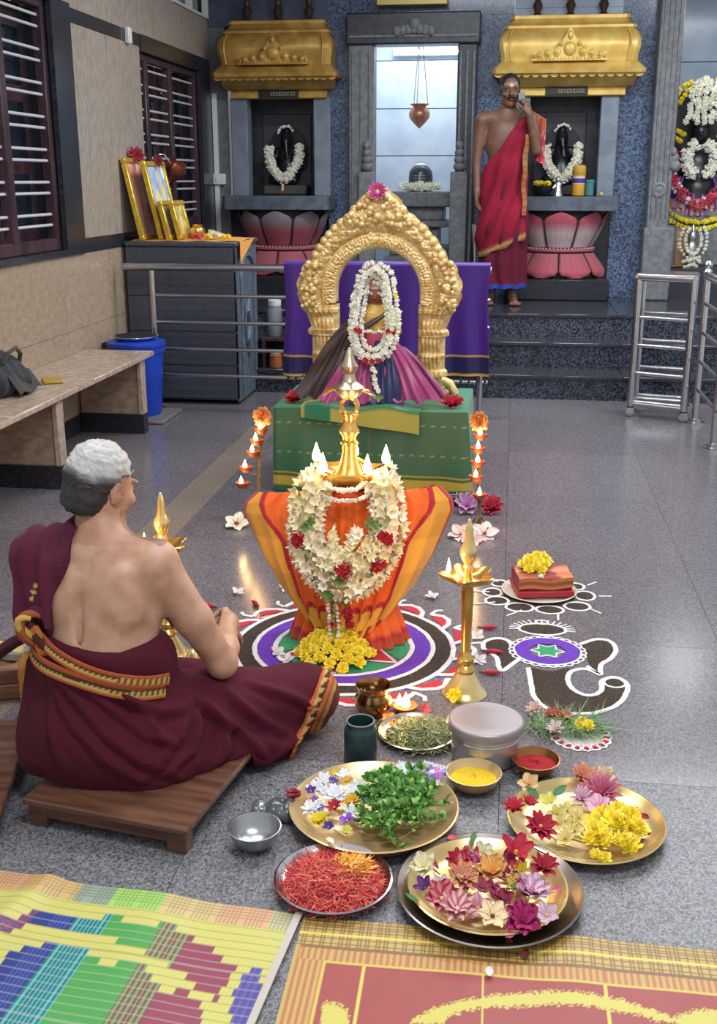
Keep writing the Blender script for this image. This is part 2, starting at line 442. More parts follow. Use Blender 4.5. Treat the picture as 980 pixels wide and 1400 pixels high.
obj('frame', B().box(-2.65, -2.60, 8.75, 9.73, 2.78, 2.80).box(-2.65, -2.60, 9.70, 9.73, 2.8, 3.3).box(-2.65, -2.60, 9.22, 9.25, 2.8, 3.3), M('white_paint', '#cfd6d6', rough=.4), w3, kind='stuff')
obj('pane', B().box(-2.70, -2.69, 8.75, 9.73, 2.78, 3.3), M('pale_glass', '#93a8a0', rough=.12), w3)

# ---- back wall: granite slabs round openings for the sanctum and two niches
wb = struct('wall_back', B().box(-2.64, -2.47, 9.78, 9.9, .5, 3.4).box(-2.47, -1.40, 9.78, 9.9, 2.23, 3.4).box(-2.47, -1.60, 9.78, 9.9, .5, 1.26).box(-1.62, -1.40, 9.78, 9.9, .5, 2.3).box(-1.40, -.34, 9.78, 9.9, 2.75, 3.4).box(-.36, .03, 9.78, 9.9, .5, 2.78).box(.03, .74, 9.78, 9.9, 2.23, 3.4).box(.03, .74, 9.78, 9.9, .5, 1.26).box(.74, 1.10, 9.78, 9.9, .5, 3.4), dark_band)
wb['kind'] = 'structure'
def bslab(x0, x1, z0, z1, m=blue_gran): obj('granite_slab', B().box(x0 + .001, x1 - .001, 9.75, 9.79, z0 + .001, z1 - .001), m, wb, flat=True)
for z0, z1 in ((.53, 1.12), (1.12, 1.85), (1.85, 2.52), (2.52, 3.4)): bslab(.80, 1.10, z0, z1); bslab(-1.60, -1.40, z0, z1)
for z0, z1 in ((.53, 1.3), (1.3, 2.1), (2.1, 2.78)): bslab(-.36, -.06, z0, z1)
bslab(-1.40, -.86, 2.80, 3.4); bslab(-.86, -.06, 2.78, 3.4)
pale_panel = M('pale_grey_panel', '#8d9bb0', rough=.3, col2='#7c8aa0', nscale=6, space='world')
for x0, x1 in ((-.06, .38), (.38, .80)): bslab(x0, x1, 2.72, 2.82, pale_panel); bslab(x0, x1, 2.82, 3.4, pale_panel)
slate_panel = M('slate_panel', '#4a5468', rough=.3, col2='#39425a', nscale=6, space='world')
for x0, x1 in ((-2.62, -2.1), (-2.1, -1.60)): bslab(x0, x1, 2.72, 3.4, slate_panel)
bslab(-2.62, -2.47, .53, 2.72, grey_stone)

# sanctum doorway (door_1): carved dark stone jambs and lintel
d1 = struct('door_1')
shaded_stone = M('shaded_stone', '#2b2e34', rough=.35, col2='#3a3e46', nscale=20, space='world')  # darker jamb stone: shade on lintel and right jamb put into the colour
def jamb(x0, x1, xin):
    obj('jamb', B().box(x0, x1, 9.60, 9.80, .53, 2.55, bev=.01), dark_stone if x0 < -1 else shaded_stone, d1)
    for k in range(3):
        xa = x0 + (x1 - x0) * (k + .5) / 3
        obj('fillet', B().box(xa - .008, xa + .008, 9.588, 9.602, .56, 2.5, bev=.003), dark_stone, d1)
jamb(-1.40, -1.19, -1.19); jamb(-.505, -.345, -.505)
obj('lintel', B().box(-1.42, -.325, 9.58, 9.80, 2.55, 2.79, bev=.012), shaded_stone, d1)
obj('fillet', B().box(-1.39, -.35, 9.568, 9.582, 2.60, 2.62, bev=.003), dark_stone, d1)
obj('brass_strip', B().box(-1.17, -.60, 9.60, 9.75, 2.845, 2.90, bev=.004), M('strip_brass', '#b9a86a', rough=.4, metal=.4), d1)
cr = B()
for k in range(7):
    a = (k - 3) * .045; cr.ball((-.86 + a, 9.565, 2.665 - abs(k - 3) * .006), (.035, .03, .045), 8, 5)
cr.ball((-.86, 9.55, 2.70), (.05, .03, .05))
obj('lintel_carving', cr, dark_stone, d1, kind='stuff')
for xa in (-1.24, -.47):
    j = B()
    for k in range(4): j.ball((xa, 9.57, 1.60 + k * .055), (.05 - k * .005, .04, .04), 10, 6)
    j.box(xa - .07, xa + .07, 9.53, 9.62, .53, 1.56, bev=.01)
    obj('guardian_carving', j, dark_stone, d1, kind='stuff')
# sanctum chamber
ch = struct('wall_sanctum', B().box(-1.6, -1.45, 9.8, 11.1, .5, 3.0).box(-.3, -.15, 9.8, 11.1, .5, 3.0).box(-1.6, -.15, 11.06, 11.2, .5, 3.0).box(-1.6, -.15, 9.8, 11.2, 2.95, 3.05), dark_band)
zz = [.53, 1.06, 1.715, 2.14, 2.565, 2.95]
for a, b in zip(zz, zz[1:]):
    obj('wall_tile', B().box(-1.45, -.30, 11.03, 11.06, a + .004, b - .004), white_tile, ch, flat=True)
    for y0, y1 in ((9.8, 10.4), (10.4, 11.03)):
        obj('wall_tile', B().box(-1.45, -1.43, y0 + .003, y1 - .003, a + .004, b - .004), white_tile, ch, flat=True)
        obj('wall_tile', B().box(-.32, -.30, y0 + .003, y1 - .003, a + .004, b - .004), white_tile, ch, flat=True)
obj('floor_tile', B().box(-1.45, -.3, 9.8, 11.03, .45, .53), tread_gran, ch)
obj('ceiling_tile', B().box(-1.45, -.3, 9.8, 11.03, 2.93, 2.95), white_tile, ch)
area('sanctum_tube_glow', (-.86, 10.55, 2.86), .8, .06, 11, (.9, .96, 1.0))
tl = thing('tube_light', 'white tube light fixed high inside the sanctum above the copper pot', 'lamp', (-.86, 10.98, 2.63))
obj('batten', B().box(-.32, .32, -.0, .05, -.03, .03, bev=.005), M('white_enamel', '#e6ecef', rough=.4), tl)
obj('tube', B().tube([(-.29, -.025, 0), (.29, -.025, 0)], .014, 10), M('tube_glow', '#f4fbff', emit=5), tl)

# right shrine chamber
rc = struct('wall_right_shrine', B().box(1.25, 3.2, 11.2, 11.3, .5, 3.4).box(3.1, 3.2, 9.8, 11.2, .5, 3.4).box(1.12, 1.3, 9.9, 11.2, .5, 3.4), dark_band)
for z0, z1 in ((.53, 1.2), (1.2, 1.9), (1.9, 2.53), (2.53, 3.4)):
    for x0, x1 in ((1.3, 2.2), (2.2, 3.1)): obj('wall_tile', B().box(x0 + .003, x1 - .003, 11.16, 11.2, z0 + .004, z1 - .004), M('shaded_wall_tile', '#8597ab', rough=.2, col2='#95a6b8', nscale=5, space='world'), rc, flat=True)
obj('shrine_floor', B().box(1.1, 3.2, 9.75, 11.2, .5, .78), tread_gran, rc)
area('shrine_glow', (1.75, 10.0, 3.0), .5, .1, 8, (.9, .96, 1.0))
rp = struct('trim_1', B().box(1.075, 1.255, 9.56, 9.9, .53, 3.4, bev=.01), dark_stone)
for k in range(4):
    obj('fillet', B().box(1.10 + k * .04, 1.112 + k * .04, 9.548, 9.562, 1.2, 3.4, bev=.003), dark_stone, rp)
for zc in (1.0, 1.42):
    obj('rosette', B().lathe([(.06, 0), (.06, .012), (.04, .016), (.03, .008), (.012, .02), (0, .02)], 16).xf(Matrix.Translation((1.16, 9.56, zc)) @ Matrix.Rotation(PI / 2, 4, 'X')), dark_stone, rp)
obj('base_block', B().box(1.06, 1.30, 9.52, 9.9, .53, 1.12, bev=.012), dark_stone, rp)
obj('bracket_carving', B().ball((1.265, 9.60, 1.66), (.04, .05, .05)).ball((1.27, 9.58, 1.60), (.05, .05, .05)).ball((1.25, 9.58, 1.71), (.03, .04, .04)), dark_stone, rp, kind='stuff')
ceil = struct('ceiling', B().box(-2.64, 3.2, 2.0, 9.9, 3.42, 3.5), M('white_ceiling', '#dfe0de', rough=.8))

# ---- two niche shrines with golden roofs
def niche(cx, label, grp, goldmat, petal_top, petal_base='#a8404f', rw=1.0):
    t = thing('niche_shrine', label, 'shrine', (cx, 9.75, .53)); Z = lambda z: z - .53
    # back recess
    q = Z(0) + .53; ro = obj('niche_recess', B().box(cx - .34, cx + .34, 10.09, 10.11, 1.25, 2.2).box(cx - .36, cx - .32, 9.76, 10.11, 1.25, 2.2).box(cx + .32, cx + .36, 9.76, 10.11, 1.25, 2.2).box(cx - .36, cx + .36, 9.76, 10.11, 2.19, 2.22).box(cx - .36, cx + .36, 9.76, 10.11, 1.25, 1.30), niche_dark, wb, kind='stuff')
    obj('niche_back_panel', B().box(cx - .24, cx + .2, 10.075, 10.095, 1.4, 2.05, bev=.006), M('niche_back', '#41444d', rough=.4), wb)
    for sx in (-1, 1):
        x0, x1 = sorted((sx * .285, sx * .43)); obj('pilaster', B().box(x0, x1, -.06, .1, Z(1.36), Z(2.16), bev=.008), M('grey_pilaster', '#7d8694', rough=.4, col2='#6c7684', nscale=8, space='world'), t)
    obj('lintel', B().box(-.47 * rw, .47 * rw, -.10, .05, Z(2.15), Z(2.215), bev=.006), goldmat, t)
    npl = obj('nameplate', B().box(-.17, .17, -.112, -.098, Z(2.153), Z(2.212), bev=.003), M('black_plate', '#1d1d20', rough=.3), t)
    g = B()
    for k, w in enumerate((.014, .02, .012, .022, .016, .02, .012, .018, .02)):   # unreadable raised letters
        x = -.06 + k * .024; g.box(x - w / 2, x + w / 2, -.1145, -.111, Z(2.172), Z(2.178)).box(x - w / 2, x - w / 2 + .004, -.1145, -.111, Z(2.172), Z(2.198)).box(x - w / 2, x + w / 2, -.1145, -.111, Z(2.193), Z(2.198))
    obj('lettering', g, M('plate_lettering', '#a7a28f', rough=.4), npl, kind='stuff')
    # kapota roof
    lev = [(2.215, .50, .14), (2.225, .525, .17), (2.29, .545, .25), (2.30, .56, .26), (2.305, .595, .315), (2.335, .60, .325), (2.345, .585, .315), (2.375, .56, .29), (2.40, .535, .26), (2.44, .535, .265), (2.50, .55, .28), (2.56, .55, .275), (2.61, .53, .245), (2.64, .50, .21), (2.645, .515, .215), (2.665, .515, .215), (2.67, .49, .19), (2.715, .455, .16), (2.72, .465, .165), (2.745, .465, .165), (2.75, .45, .15)]
    vs = []; fs = []
    for z, w, d in lev:
        c = .03; w *= rw
        vs += [(-w, .06, Z(z)), (-w, -d + c, Z(z)), (-w + c, -d, Z(z)), (w - c, -d, Z(z)), (w, -d + c, Z(z)), (w, .06, Z(z))]
    for k in range(len(lev) - 1):
        for i in range(5): fs.append((k * 6 + i, k * 6 + i + 1, k * 6 + 7 + i, k * 6 + 6 + i))
    e = (len(lev) - 1) * 6
    fs += [(0, 5, 4, 3, 2, 1), tuple(e + i for i in range(6))]
    obj('roof', B().add(vs, fs), goldmat, t)
    sc = B(); pts = [(-.036, 0), (.036, 0)] + [(.036 * math.cos(a), -.03 * math.sin(a)) for a in np.linspace(0, PI, 9)]
    sc.prism(pts[::-1], -.012, .0, 'y'); sm = sc.mesh('scallop', True)
    for k in range(16): obj('scallop', sm, goldmat, t, loc=((-.55 + k * .0733) * rw, -.262, Z(2.307)))
    ridge = B().tube([(x * rw, y, z) for x, y, z in ((.455, -.29, Z(2.40)), (.47, -.305, Z(2.5)), (.47, -.295, Z(2.57)), (.45, -.25, Z(2.63)))], .008, 6)
    obj('corner_rib', ridge, goldmat, t); obj('corner_rib', B().tube([(-x * rw, y, z) for x, y, z in [(.455, -.29, Z(2.40)), (.47, -.305, Z(2.5)), (.47, -.295, Z(2.57)), (.45, -.25, Z(2.63))]], .008, 6), goldmat, t)
    # crest
    crest = []
    for a in np.linspace(0, PI, 61):
        r = .1 + .0 * a; x = math.cos(a)
        env = .235 * (1 - abs(math.cos(a)) ** 1.0) + .06
        lobe = .022 * abs(math.sin(a * 5.0)); h = .045 + lobe + .13 * math.exp(-((x) / .33) ** 2) + .05 * math.exp(-(x / .07) ** 2)
        crest.append((x * .29, h))
    cb = B().prism([(.29, 0)] + crest + [(-.29, 0)], -.055, 0, 'y')
    co = obj('crest', cb, goldmat, t, loc=(0, -.272, Z(2.395)))
    cd2 = B().ball((0, -.055, .085), (.052, .02, .055)).ball((0, -.055, .185), (.022, .018, .035))
    for sx in (-1, 1):
        for x, z, r in ((.10, .06, .035), (.17, .05, .032), (.235, .038, .028), (.272, .03, .018), (.07, .12, .022)):
            cd2.ball((sx * x, -.055, z), (r, .012, r)); cd2.ball((sx * x, -.065, z), (r * .45, .012, r * .45))
    for q in range(-8, 9): cd2.ball((q * .03, -.055, .016), (.011, .01, .012), 6, 4)
    obj('crest_relief', cd2, goldmat, co, kind='stuff')
    for k in range(3):
        fin = B().lathe([(.03, 0), (.036, .01), (.022, .03), (.03, .055), (.04, .08), (.03, .105), (.018, .12), (.024, .14), (.016, .17), (.008, .22), (0, .25)], 12)
        obj('finial', fin, M('bronze', '#4a3a34', rough=.4, metal=.5), t, loc=(-.26 + k * .26, -.06, Z(2.75)))
    # offering slab and lotus pedestal
    sl = B(); n = 20; ring = [(-.46, .05)] + [(-.46 + .04 * (1 - math.cos(a)) , -.30 - .05 * math.sin(a)) for a in np.linspace(0, PI / 2, 5)] + [(.46 - .04 * (1 - math.cos(a)), -.30 - .05 * math.sin(a)) for a in np.linspace(PI / 2, 0, 5)] + [(.46, .05)]
    sl.prism(ring, Z(1.255), Z(1.365), 'z'); obj('offering_slab', sl, M('grey_slab', '#5b6470', rough=.35, col2='#4b535e', nscale=12, space='world'), t)
    rz = lambda z: np.interp(z, [.70, .76, .82, .90, .945, .97, 1.05, 1.15, 1.23, 1.255], [.37, .385, .35, .29, .275, .285, .33, .37, .385, .375])
    core = [(rz(z) - .028, Z(z), (.02, .012, .014)) for z in np.linspace(.70, 1.255, 16)]
    obj('pedestal_core', B().lathe(core, 24, None, (0, .0, 0), PI, 2 * PI, cap=False, sy=.86), vc, t)
    def petal(a0, hw, z0, z1, up, top, base):
        b = B()
        def fn(u, v):
            s = 2 * u - 1; wv = hw * (1 - max(0, (v - .70) / .30) ** 3.5 * .62) * (.96 + .04 * v)
            a = a0 + s * wv; z = z0 + (z1 - z0) * (v - .05 * s * s * v); bul = .018 * (1 - s * s) + .012 * v * v
            r = rz(z) + bul - .012
            return (r * math.cos(a), r * math.sin(a) * .86, Z(z))
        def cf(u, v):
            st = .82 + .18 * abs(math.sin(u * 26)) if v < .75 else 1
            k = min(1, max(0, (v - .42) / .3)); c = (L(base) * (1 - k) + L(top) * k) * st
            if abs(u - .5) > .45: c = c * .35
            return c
        b.grid(fn, 14, 10, cf, thick=.012); return b
    for k in range(5):
        a = PI + PI / 8 * 0 + k * PI / 4
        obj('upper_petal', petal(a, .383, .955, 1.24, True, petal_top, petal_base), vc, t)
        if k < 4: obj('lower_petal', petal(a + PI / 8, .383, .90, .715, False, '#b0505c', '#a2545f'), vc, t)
    rr = B().tube([((.288) * math.cos(a), .288 * math.sin(a) * .86, Z(.93)) for a in np.linspace(PI, 2 * PI, 25)], .016, 8, col=L('#9a5560')); obj('waist_ring', rr, vc, t)
    bd = B()
    for a in np.linspace(PI + .05, 2 * PI - .05, 30): bd.ball((.298 * math.cos(a), .298 * math.sin(a) * .86, Z(.945)), .010, 6, 4, col=L('#b7808a'))
    obj('waist_beads', bd, vc, t, kind='stuff')
    obj('plinth', B().box(-.42, .42, -.34, .02, 0, Z(.705), bev=.01), dark_band, t)
    return t
gold_roof_r = M('yellow_gold_paint', '#e0c070', rough=.42, metal=.25, col2='#d0aa56', nscale=9, space='world')
gold_roof_l = M('dull_gold_paint', '#c09a50', rough=.42, metal=.25, col2='#a57e3e', nscale=9, space='world')
niche(-2.00, 'grey niche shrine with dull golden roof and dark lotus pedestal beside the window', 'golden-roofed niche shrines', gold_roof_l, '#7d7478', '#8f3c4c', .87)
niche(.38, 'niche shrine with bright golden roof and pink lotus pedestal behind the standing man', 'golden-roofed niche shrines', gold_roof_r, '#a8485a', '#b8a4a6')
# ================================================================== MIDGROUND FURNITURE
steel_rail = lambda: M('rail_steel', '#bfc0c4', rough=.2, metal=1.0)
# cabinet
cb = thing('cabinet', 'grey granite cabinet holding the framed pictures by the left wall', 'cabinet', (-2.22, 7.32, 0))
cgr = M('cabinet_granite', '#434751', rough=.3, col2='#4d525c', nscale=60, space='world')
obj('body', B().box(-.375, .37, .014, .62, .03, 1.07), cgr, cb)
for z0, z1 in ((.04, .27), (.27, .50), (.50, .74), (.74, .91), (.91, 1.065)):
    obj('front_panel', B().box(-.375, .385, 0, .016, z0 + .002, z1 - .002, bev=.003), cgr, cb)
cs = M('cabinet_side', '#5f6a78', rough=.4, col2='#515b68', nscale=20, space='world')
obj('side_panel', B().box(.37, .385, .0, .62, .02, 1.07, bev=.003), cs, cb)
obj('side_arch', B().tube([(.39, .12, .12), (.39, .12, .86)] + [(.39, .31 - .19 * math.cos(a), .86 + .14 * math.sin(a)) for a in np.linspace(0, PI, 12)] + [(.39, .50, .86), (.39, .50, .12)], .014, 8), cs, cb)
obj('carved_motif', B().tube([(.39, .31, .30), (.392, .27, .42), (.392, .33, .52), (.392, .28, .62), (.39, .32, .70)], [.02, .03, .026, .03, .012], 8).tube([(.39, .25, .40), (.39, .21, .55), (.39, .26, .66)], .012, 6).tube([(.39, .37, .40), (.39, .41, .55), (.39, .36, .66)], .012, 6), cs, cb, kind='stuff')
obj('top_slab', B().box(-.375, .40, -.015, .64, 1.07, 1.10, bev=.006), cgr, cb)
def ccol(u, v): return L('#e0942e')
oc = B().grid(lambda u, v: (-.34 + .74 * u + .0 * v, .04 + .5 * v, 1.1035 + .0025 * math.sin(u * 22 + v * 9) + .001), 30, 14, ccol, thick=.0025)
clt = thing('orange_cloth', 'orange cloth spread on the granite cabinet under the pictures', 'cloth', (-2.22, 7.32, 0))
obj('cloth_top', oc, vc, clt)
obj('hanging_corner', B().grid(lambda u, v: (.398 + .012, .04 + .46 * u, 1.104 - v * .14 * max(0, 1 - u * 1.15) - .003), 10, 6, ccol, thick=.003), vc, clt)
# framed pictures
def picture(nm, label, y0, y1, xb, xt, z0, h, cols, thick=.03):
    t = thing(nm, label, 'picture', (xb, (y0 + y1) / 2, z0)); w = (y1 - y0) / 2; lean = math.atan2(xb - xt, h)
    t.rotation_euler = (0, -lean, 0)
    f = .032; fr = M('picture_frame_gold', '#e3c04a', rough=.3, metal=.5, col2='#c9a436', nscale=30)
    for a in ((-w, w, 0, f), (-w, w, h - f, h), (-w, -w + f, f, h - f), (w - f, w, f, h - f)): obj('frame_strip', B().box(-thick, .006, a[0], a[1], a[2], a[3], bev=.005), fr, t)
    seeds = random.Random(label)
    spots = [(seeds.uniform(-1, 1), seeds.uniform(0, 1), seeds.uniform(.08, .22), L(seeds.choice(cols))) for _ in range(26)]
    def cf(u, v):
        c = L(cols[0]) * (1.5 + .2 * v)
        for (a, b, r, k) in spots:
            d = math.hypot((u * 2 - 1 - a) * .7, v - b)
            if d < r: c = c * .35 + k * 1.1
        return c
    obj('print', B().grid(lambda u, v: (-.008, -w + f + (2 * w - 2 * f) * u, f + (h - 2 * f) * v), 26, 34, cf), M('glazed_print', attr=True, rough=.15), t)
    obj('backing', B().box(-thick + .004, -.012, -w + .01, w - .01, .01, h - .01), M('backing_board', '#4a3a2c'), t)
    return t
picture('framed_picture', 'tall gold-framed picture with red flowers on top, leaning on the beige wall', 7.36, 7.76, -2.475, -2.585, 1.108, .54, ['#b58d84', '#c06a6a', '#d8c9a8', '#a34a70', '#7c8a68', '#d0857a'])
picture('framed_picture', 'second gold-framed picture with pale blue print, leaning in front of the tallest one', 7.42, 7.86, -2.36, -2.47, 1.108, .52, ['#8fa0b8', '#c8d0d0', '#b0a070', '#6e86a8', '#d2b86a'])
picture('framed_picture', 'small grey-blue picture leaning on the larger frames', 7.40, 7.62, -2.30, -2.36, 1.108, .26, ['#7d8490', '#a8a58a', '#5f6470', '#b7ae6a'])
picture('framed_picture', 'smallest gold-framed picture at the front of the group', 7.44, 7.70, -2.235, -2.295, 1.108, .26, ['#a89a58', '#7f7a4a', '#c7b873', '#6a6a50'])

# railing across the shrine front, with the purple sari over it
rl = thing('railing', 'stainless steel railing of five level pipes in front of the shrine steps', 'railing', (-1.3, 7.15, 0))
for z, r, x0 in ((.948, .024, -1.25), (.762, .013, -1.06), (.586, .013, -1.05), (.408, .013, -1.03), (.231, .013, -1.02)):
    obj('pipe', B().tube([(x0, 0, z), (1.17, 0, z)], r, 12), steel_rail, rl)
obj('post', B().tube([(-1.06, .0, .925), (-1.06, 0, .0)], .02, 12), steel_rail, rl)
obj('flange', B().lathe([(.045, 0), (.045, .008), (.03, .014), (.022, .02)], 16), steel_rail, rl, loc=(-1.06, 0, 0))
obj('post', B().tube([(1.12, .0, .935), (1.12, 0, .0)], .02, 12), steel_rail, rl)
obj('flange', B().lathe([(.045, 0), (.045, .008), (.03, .014), (.022, .02)], 16), steel_rail, rl, loc=(1.12, 0, 0))
ps = thing('purple_sari', 'purple sari with navy gold-lined border draped over the railing behind the gold arch', 'cloth', (-.80, 7.15, 0))
def prow(u, v, front):
    x = -.665 + 1.33 * u + .012 * math.sin(v * 5 + u * 3); wv = .014 * math.sin(u * 44) + .01 * math.sin(u * 19 + 1)
    z = .975 - v * (.72 if front else .5) - .02 * math.sin(u * 5) * v
    return (x, (-.032 - wv * (.25 + v)) if front else (.032 + wv * .5), z)
PU, NV, GD = L('#4a2084'), L('#221c50'), L('#c8a23c')
def pcol(u, v):
    if v > .985: return GD
    if v > .80 and v < .815 or .83 < v < .842: return GD
    if v > .81: return NV
    return PU * (.9 + .1 * math.sin(u * 300))
obj('front_fall', B().grid(lambda u, v: prow(u, v, True), 120, 70, pcol, thick=.003), silk, ps)
obj('back_fall', B().grid(lambda u, v: prow(1 - u, v, False), 60, 12, lambda u, v: PU, thick=.003), silk, ps)
obj('fold_over_rail', B().grid(lambda u, v: (-.665 + 1.33 * u, -.034 * math.cos(v * PI), .974 + .022 * math.sin(v * PI)), 60, 8, lambda u, v: PU, thick=.002), silk, ps)
tz = B()
for k in range(26):
    x = -.65 + 1.3 * k / 25; tz.tube([(x, -.035, .258), (x + .004, -.037, .24), (x - .003, -.036, .215)], [.006, .008, .002], 5, col=NV)
obj('tassels', tz, silk, ps, kind='stuff')

# low table under green silk
tb = thing('altar_table', 'low altar table covered to the floor in green silk with gold border', 'table', (-.665, 5.52, 0))
GR, GRD = L('#1c6242'), L('#1a6843')
HX0, HX1, HY0, HY1, HZ = -.47, .48, -.31, .33, .42
def tcol(u, v):
    z = HZ * (1 - v)
    if .035 < z < .105: return L('#b59a3a') if abs(z - .088) > .006 else L('#3e5a2a')
    k = .5 + .5 * math.sin(u * 13 + v * 3 + 2 * math.sin(v * 2.2 + u * 5)); c = GR * (1 - .45 * k) + L('#5c6048') * .45 * k  # brownish silk sheen put into the colour as soft waves over the green
    s = (u * 44) % 1
    if abs(v - .16) < .008 and s < .3 or abs(v - .52) < .008 and s < .25: return L('#8f9262')
    if abs((u * 7) % 1 - .5) < .012: c = c * .6 + L('#7a6a40') * .4
    return c
def per(u, v):
    w = HX1 - HX0; d = HY1 - HY0; tot = w + 2 * d; s = u * tot
    sag = .012 * math.sin(u * 37) * v + .008 * math.sin(u * 71 + 2 * v) * v + .02 * v
    if s < d: p = (HX0 - sag, HY1 - s)
    elif s < d + w: p = (HX0 + (s - d), HY0 - sag - .01 * math.sin((s - d) * 9) * v)
    else: p = (HX1 + sag, HY0 + (s - d - w))
    z = HZ - HZ * v + .004 + .006 * (math.sin(u * 23) - 1) * (1 - v) * v
    return (p[0], p[1], z)
obj('cloth_skirt', B().grid(per, 220, 60, tcol, thick=.003), silk, tb)
obj('cloth_top', B().grid(lambda u, v: (HX0 + (HX1 - HX0) * u, HY0 + (HY1 - HY0) * v, HZ + .004 + .003 * math.sin(u * 14 + v * 7)), 40, 28, lambda u, v: L('#1c7a50'), thick=.004), silk, tb)
obj('table_core', B().box(HX0 + .03, HX1 - .03, HY0 + .04, HY1 - .03, .0, HZ - .004), wood_dark, tb)
# folded end of a green sari lying over the table edge
fs_ = thing('folded_green_cloth', 'folded green cloth with gold border hanging over the front of the table', 'cloth', (-.665, 5.52, .425))
def ff(u, v):
    x = -.33 + .58 * u; y = -.16 - .19 * v if v < .8 else -.33 - .008
    drop = max(0, v - .76) / .24
    z = .012 + .012 * math.sin(u * 11) * (1 - drop) - drop * (.05 + .07 * u)
    if drop > 0: y = -.3204 - .012 - .006 * math.sin(u * 13)
    else: y = -.14 - .19 * v / .76
    return (x, y, z)
obj('cloth', B().grid(ff, 50, 26, lambda u, v: L('#a89c46') if (v > .8 and u > .25) or u < .04 or (v < .5 and u < .2) else L('#23704a'), thick=.006), silk, fs_)

# gold prabhavali arch
ar = thing('gold_arch', 'carved golden temple arch standing on the green table behind the idol', 'arch', (-.67, 5.66, .426))
CZ, RI = .526, .212
TH = [-30, -12, -10, 0, 16, 27, 46, 69, 81, 86, 90]; RO = [.38, .395, .405, .418, .402, .375, .38, .405, .47, .505, .515]
def rout(a):
    d = math.degrees(a); d = d if d <= 90 else 180 - d
    return float(np.interp(d, TH, RO))
def vorb(x, z, s, seed=0):
    gx, gz = math.floor(x * s), math.floor(z * s); best = 9
    for i in (-1, 0, 1):
        for j in (-1, 0, 1):
            h = math.sin((gx + i) * 127.1 + (gz + j) * 311.7 + seed) * 43758.5; hx = h - math.floor(h); h2 = math.sin((gx + i) * 269.5 + (gz + j) * 183.3 + seed) * 23421.6; hz = h2 - math.floor(h2)
            best = min(best, (gx + i + .2 + .6 * hx - x * s) ** 2 + (gz + j + .2 + .6 * hz - z * s) ** 2)
    return max(0, 1 - best * 1.5)
def arch_pt(u, v):
    a = math.radians(-14) + math.radians(208) * u; ro = rout(a)
    lobes = .014 * abs(math.sin(a * 15)) * (1 if .05 < u < .95 else .4)
    r = RI + (ro + lobes - RI) * v; x = r * math.cos(a); z = CZ + r * math.sin(a)
    if math.sin(a) < 0 and abs(x) < RI: x = math.copysign(RI + (r - RI), x)
    bw = .085; q = (r - RI) / bw
    if q < 1:
        y = .034 + .024 * math.sin(PI * min(1, max(0, q))) ** .5 + (-.006 + .011 * vorb(a * .28, r, 62) if .2 < q < .8 else .004)
    else:
        e = (r - RI - bw) / max(.01, (ro - RI - bw)); y = .024 + .040 * math.sin(PI * min(1, e)) ** .5 * min(1, (ro - RI) / .2)
        y += .016 * vorb(x, z, 30) * (1 - e * .3) + .008 * vorb(x, z, 70, 3)
        if e > .96: y *= .4
    return (x, -y, z)
obj('arch_band', B().grid(arch_pt, 300, 44), gold, ar)
bk = B(); nn = 60
bk.grid(lambda u, v: (lambda p: (p[0], .012, p[2]))(arch_pt(1 - u, v)), 60, 2); bk.grid(lambda u, v: (lambda p: (p[0], -.02 + .032 * v, p[2]))(arch_pt(u, 1)), 200, 1); bk.grid(lambda u, v: (lambda p: (p[0], .012 - .045 * v, p[2]))(arch_pt(u, 0)), 100, 1)
obj('arch_back', bk, gold, ar, kind='stuff')
for sx in (-1, 1):
    def pf(u, v):
        # v: bottom..top 0...44 ; profile of the outer edge
        z = .0 + .46 * v
        xo = float(np.interp(z, [0, .02, .07, .10, .105, .13, .14, .30, .31, .33, .345, .40, .42, .435, .46], [.395, .39, .37, .345, .36, .36, .345, .345, .365, .365, .35, .37, .38, .395, .395]))
        x = .205 + (xo - .205) * u; pr = .045 * (math.sin(PI * min(1, max(0, u))) ** .35)
        y = .02 + pr * .75 + .004 + (.014 * (abs(math.sin(5.2 * math.pi * (u - .12) / .76)) * abs(math.sin((z - .14) * 37))) + .004 * vorb(x * sx + 5, z, 60, 7)) * (.12 < u < .88) + (.012 if .10 < z < .13 or .305 < z < .335 or .42 < z < .44 else 0)
        if .2 < z < .215: y += .008
        return (sx * x, -y, z)
    pb = B().grid(pf if sx > 0 else (lambda u, v: pf(1 - u, v)), 34, 110)
    obj('pillar', pb, gold, ar); 
    p2 = B().box(*sorted((sx * .205, sx * .33)), -.022, .012, 0, .46); obj('pillar_back', p2, gold, ar)
    obj('scroll_foot', B().tube([(sx * .33, -.05, .09), (sx * .375, -.055, .07), (sx * .40, -.055, .025), (sx * .37, -.055, .018), (sx * .35, -.055, .035)], [.018, .022, .024, .018, .008], 10), gold, ar)
    cl = B()
    for k in range(46):
        a = random.uniform(-.2, .45); r = random.uniform(.315, .395); 
        cl.ball((sx * r * math.cos(a), -.075 - random.random() * .012, CZ + r * math.sin(a)), random.uniform(.010, .019), 8, 5)
    obj('makara_relief', cl, gold, ar, kind='stuff')
    ed = B()
    for k in range(8):
        a = math.radians(30 + k * 6.2); r = rout(a) - .012; ed.ball((sx * r * math.cos(a), -.05, CZ + r * math.sin(a)), (.026, .03, .026), 10, 6)
    obj('edge_scrolls', ed, gold, ar, kind='stuff')
cl = B()
for k in range(60):
    x = random.uniform(-.16, .16); zz_ = random.uniform(.33, .33 + .17 * (1 - abs(x) / .17) + .02); cl.ball((x, -.07 - random.random() * .012, CZ + zz_), random.uniform(.012, .022), 8, 5)
obj('kirtimukha_relief', cl, gold, ar, kind='stuff')

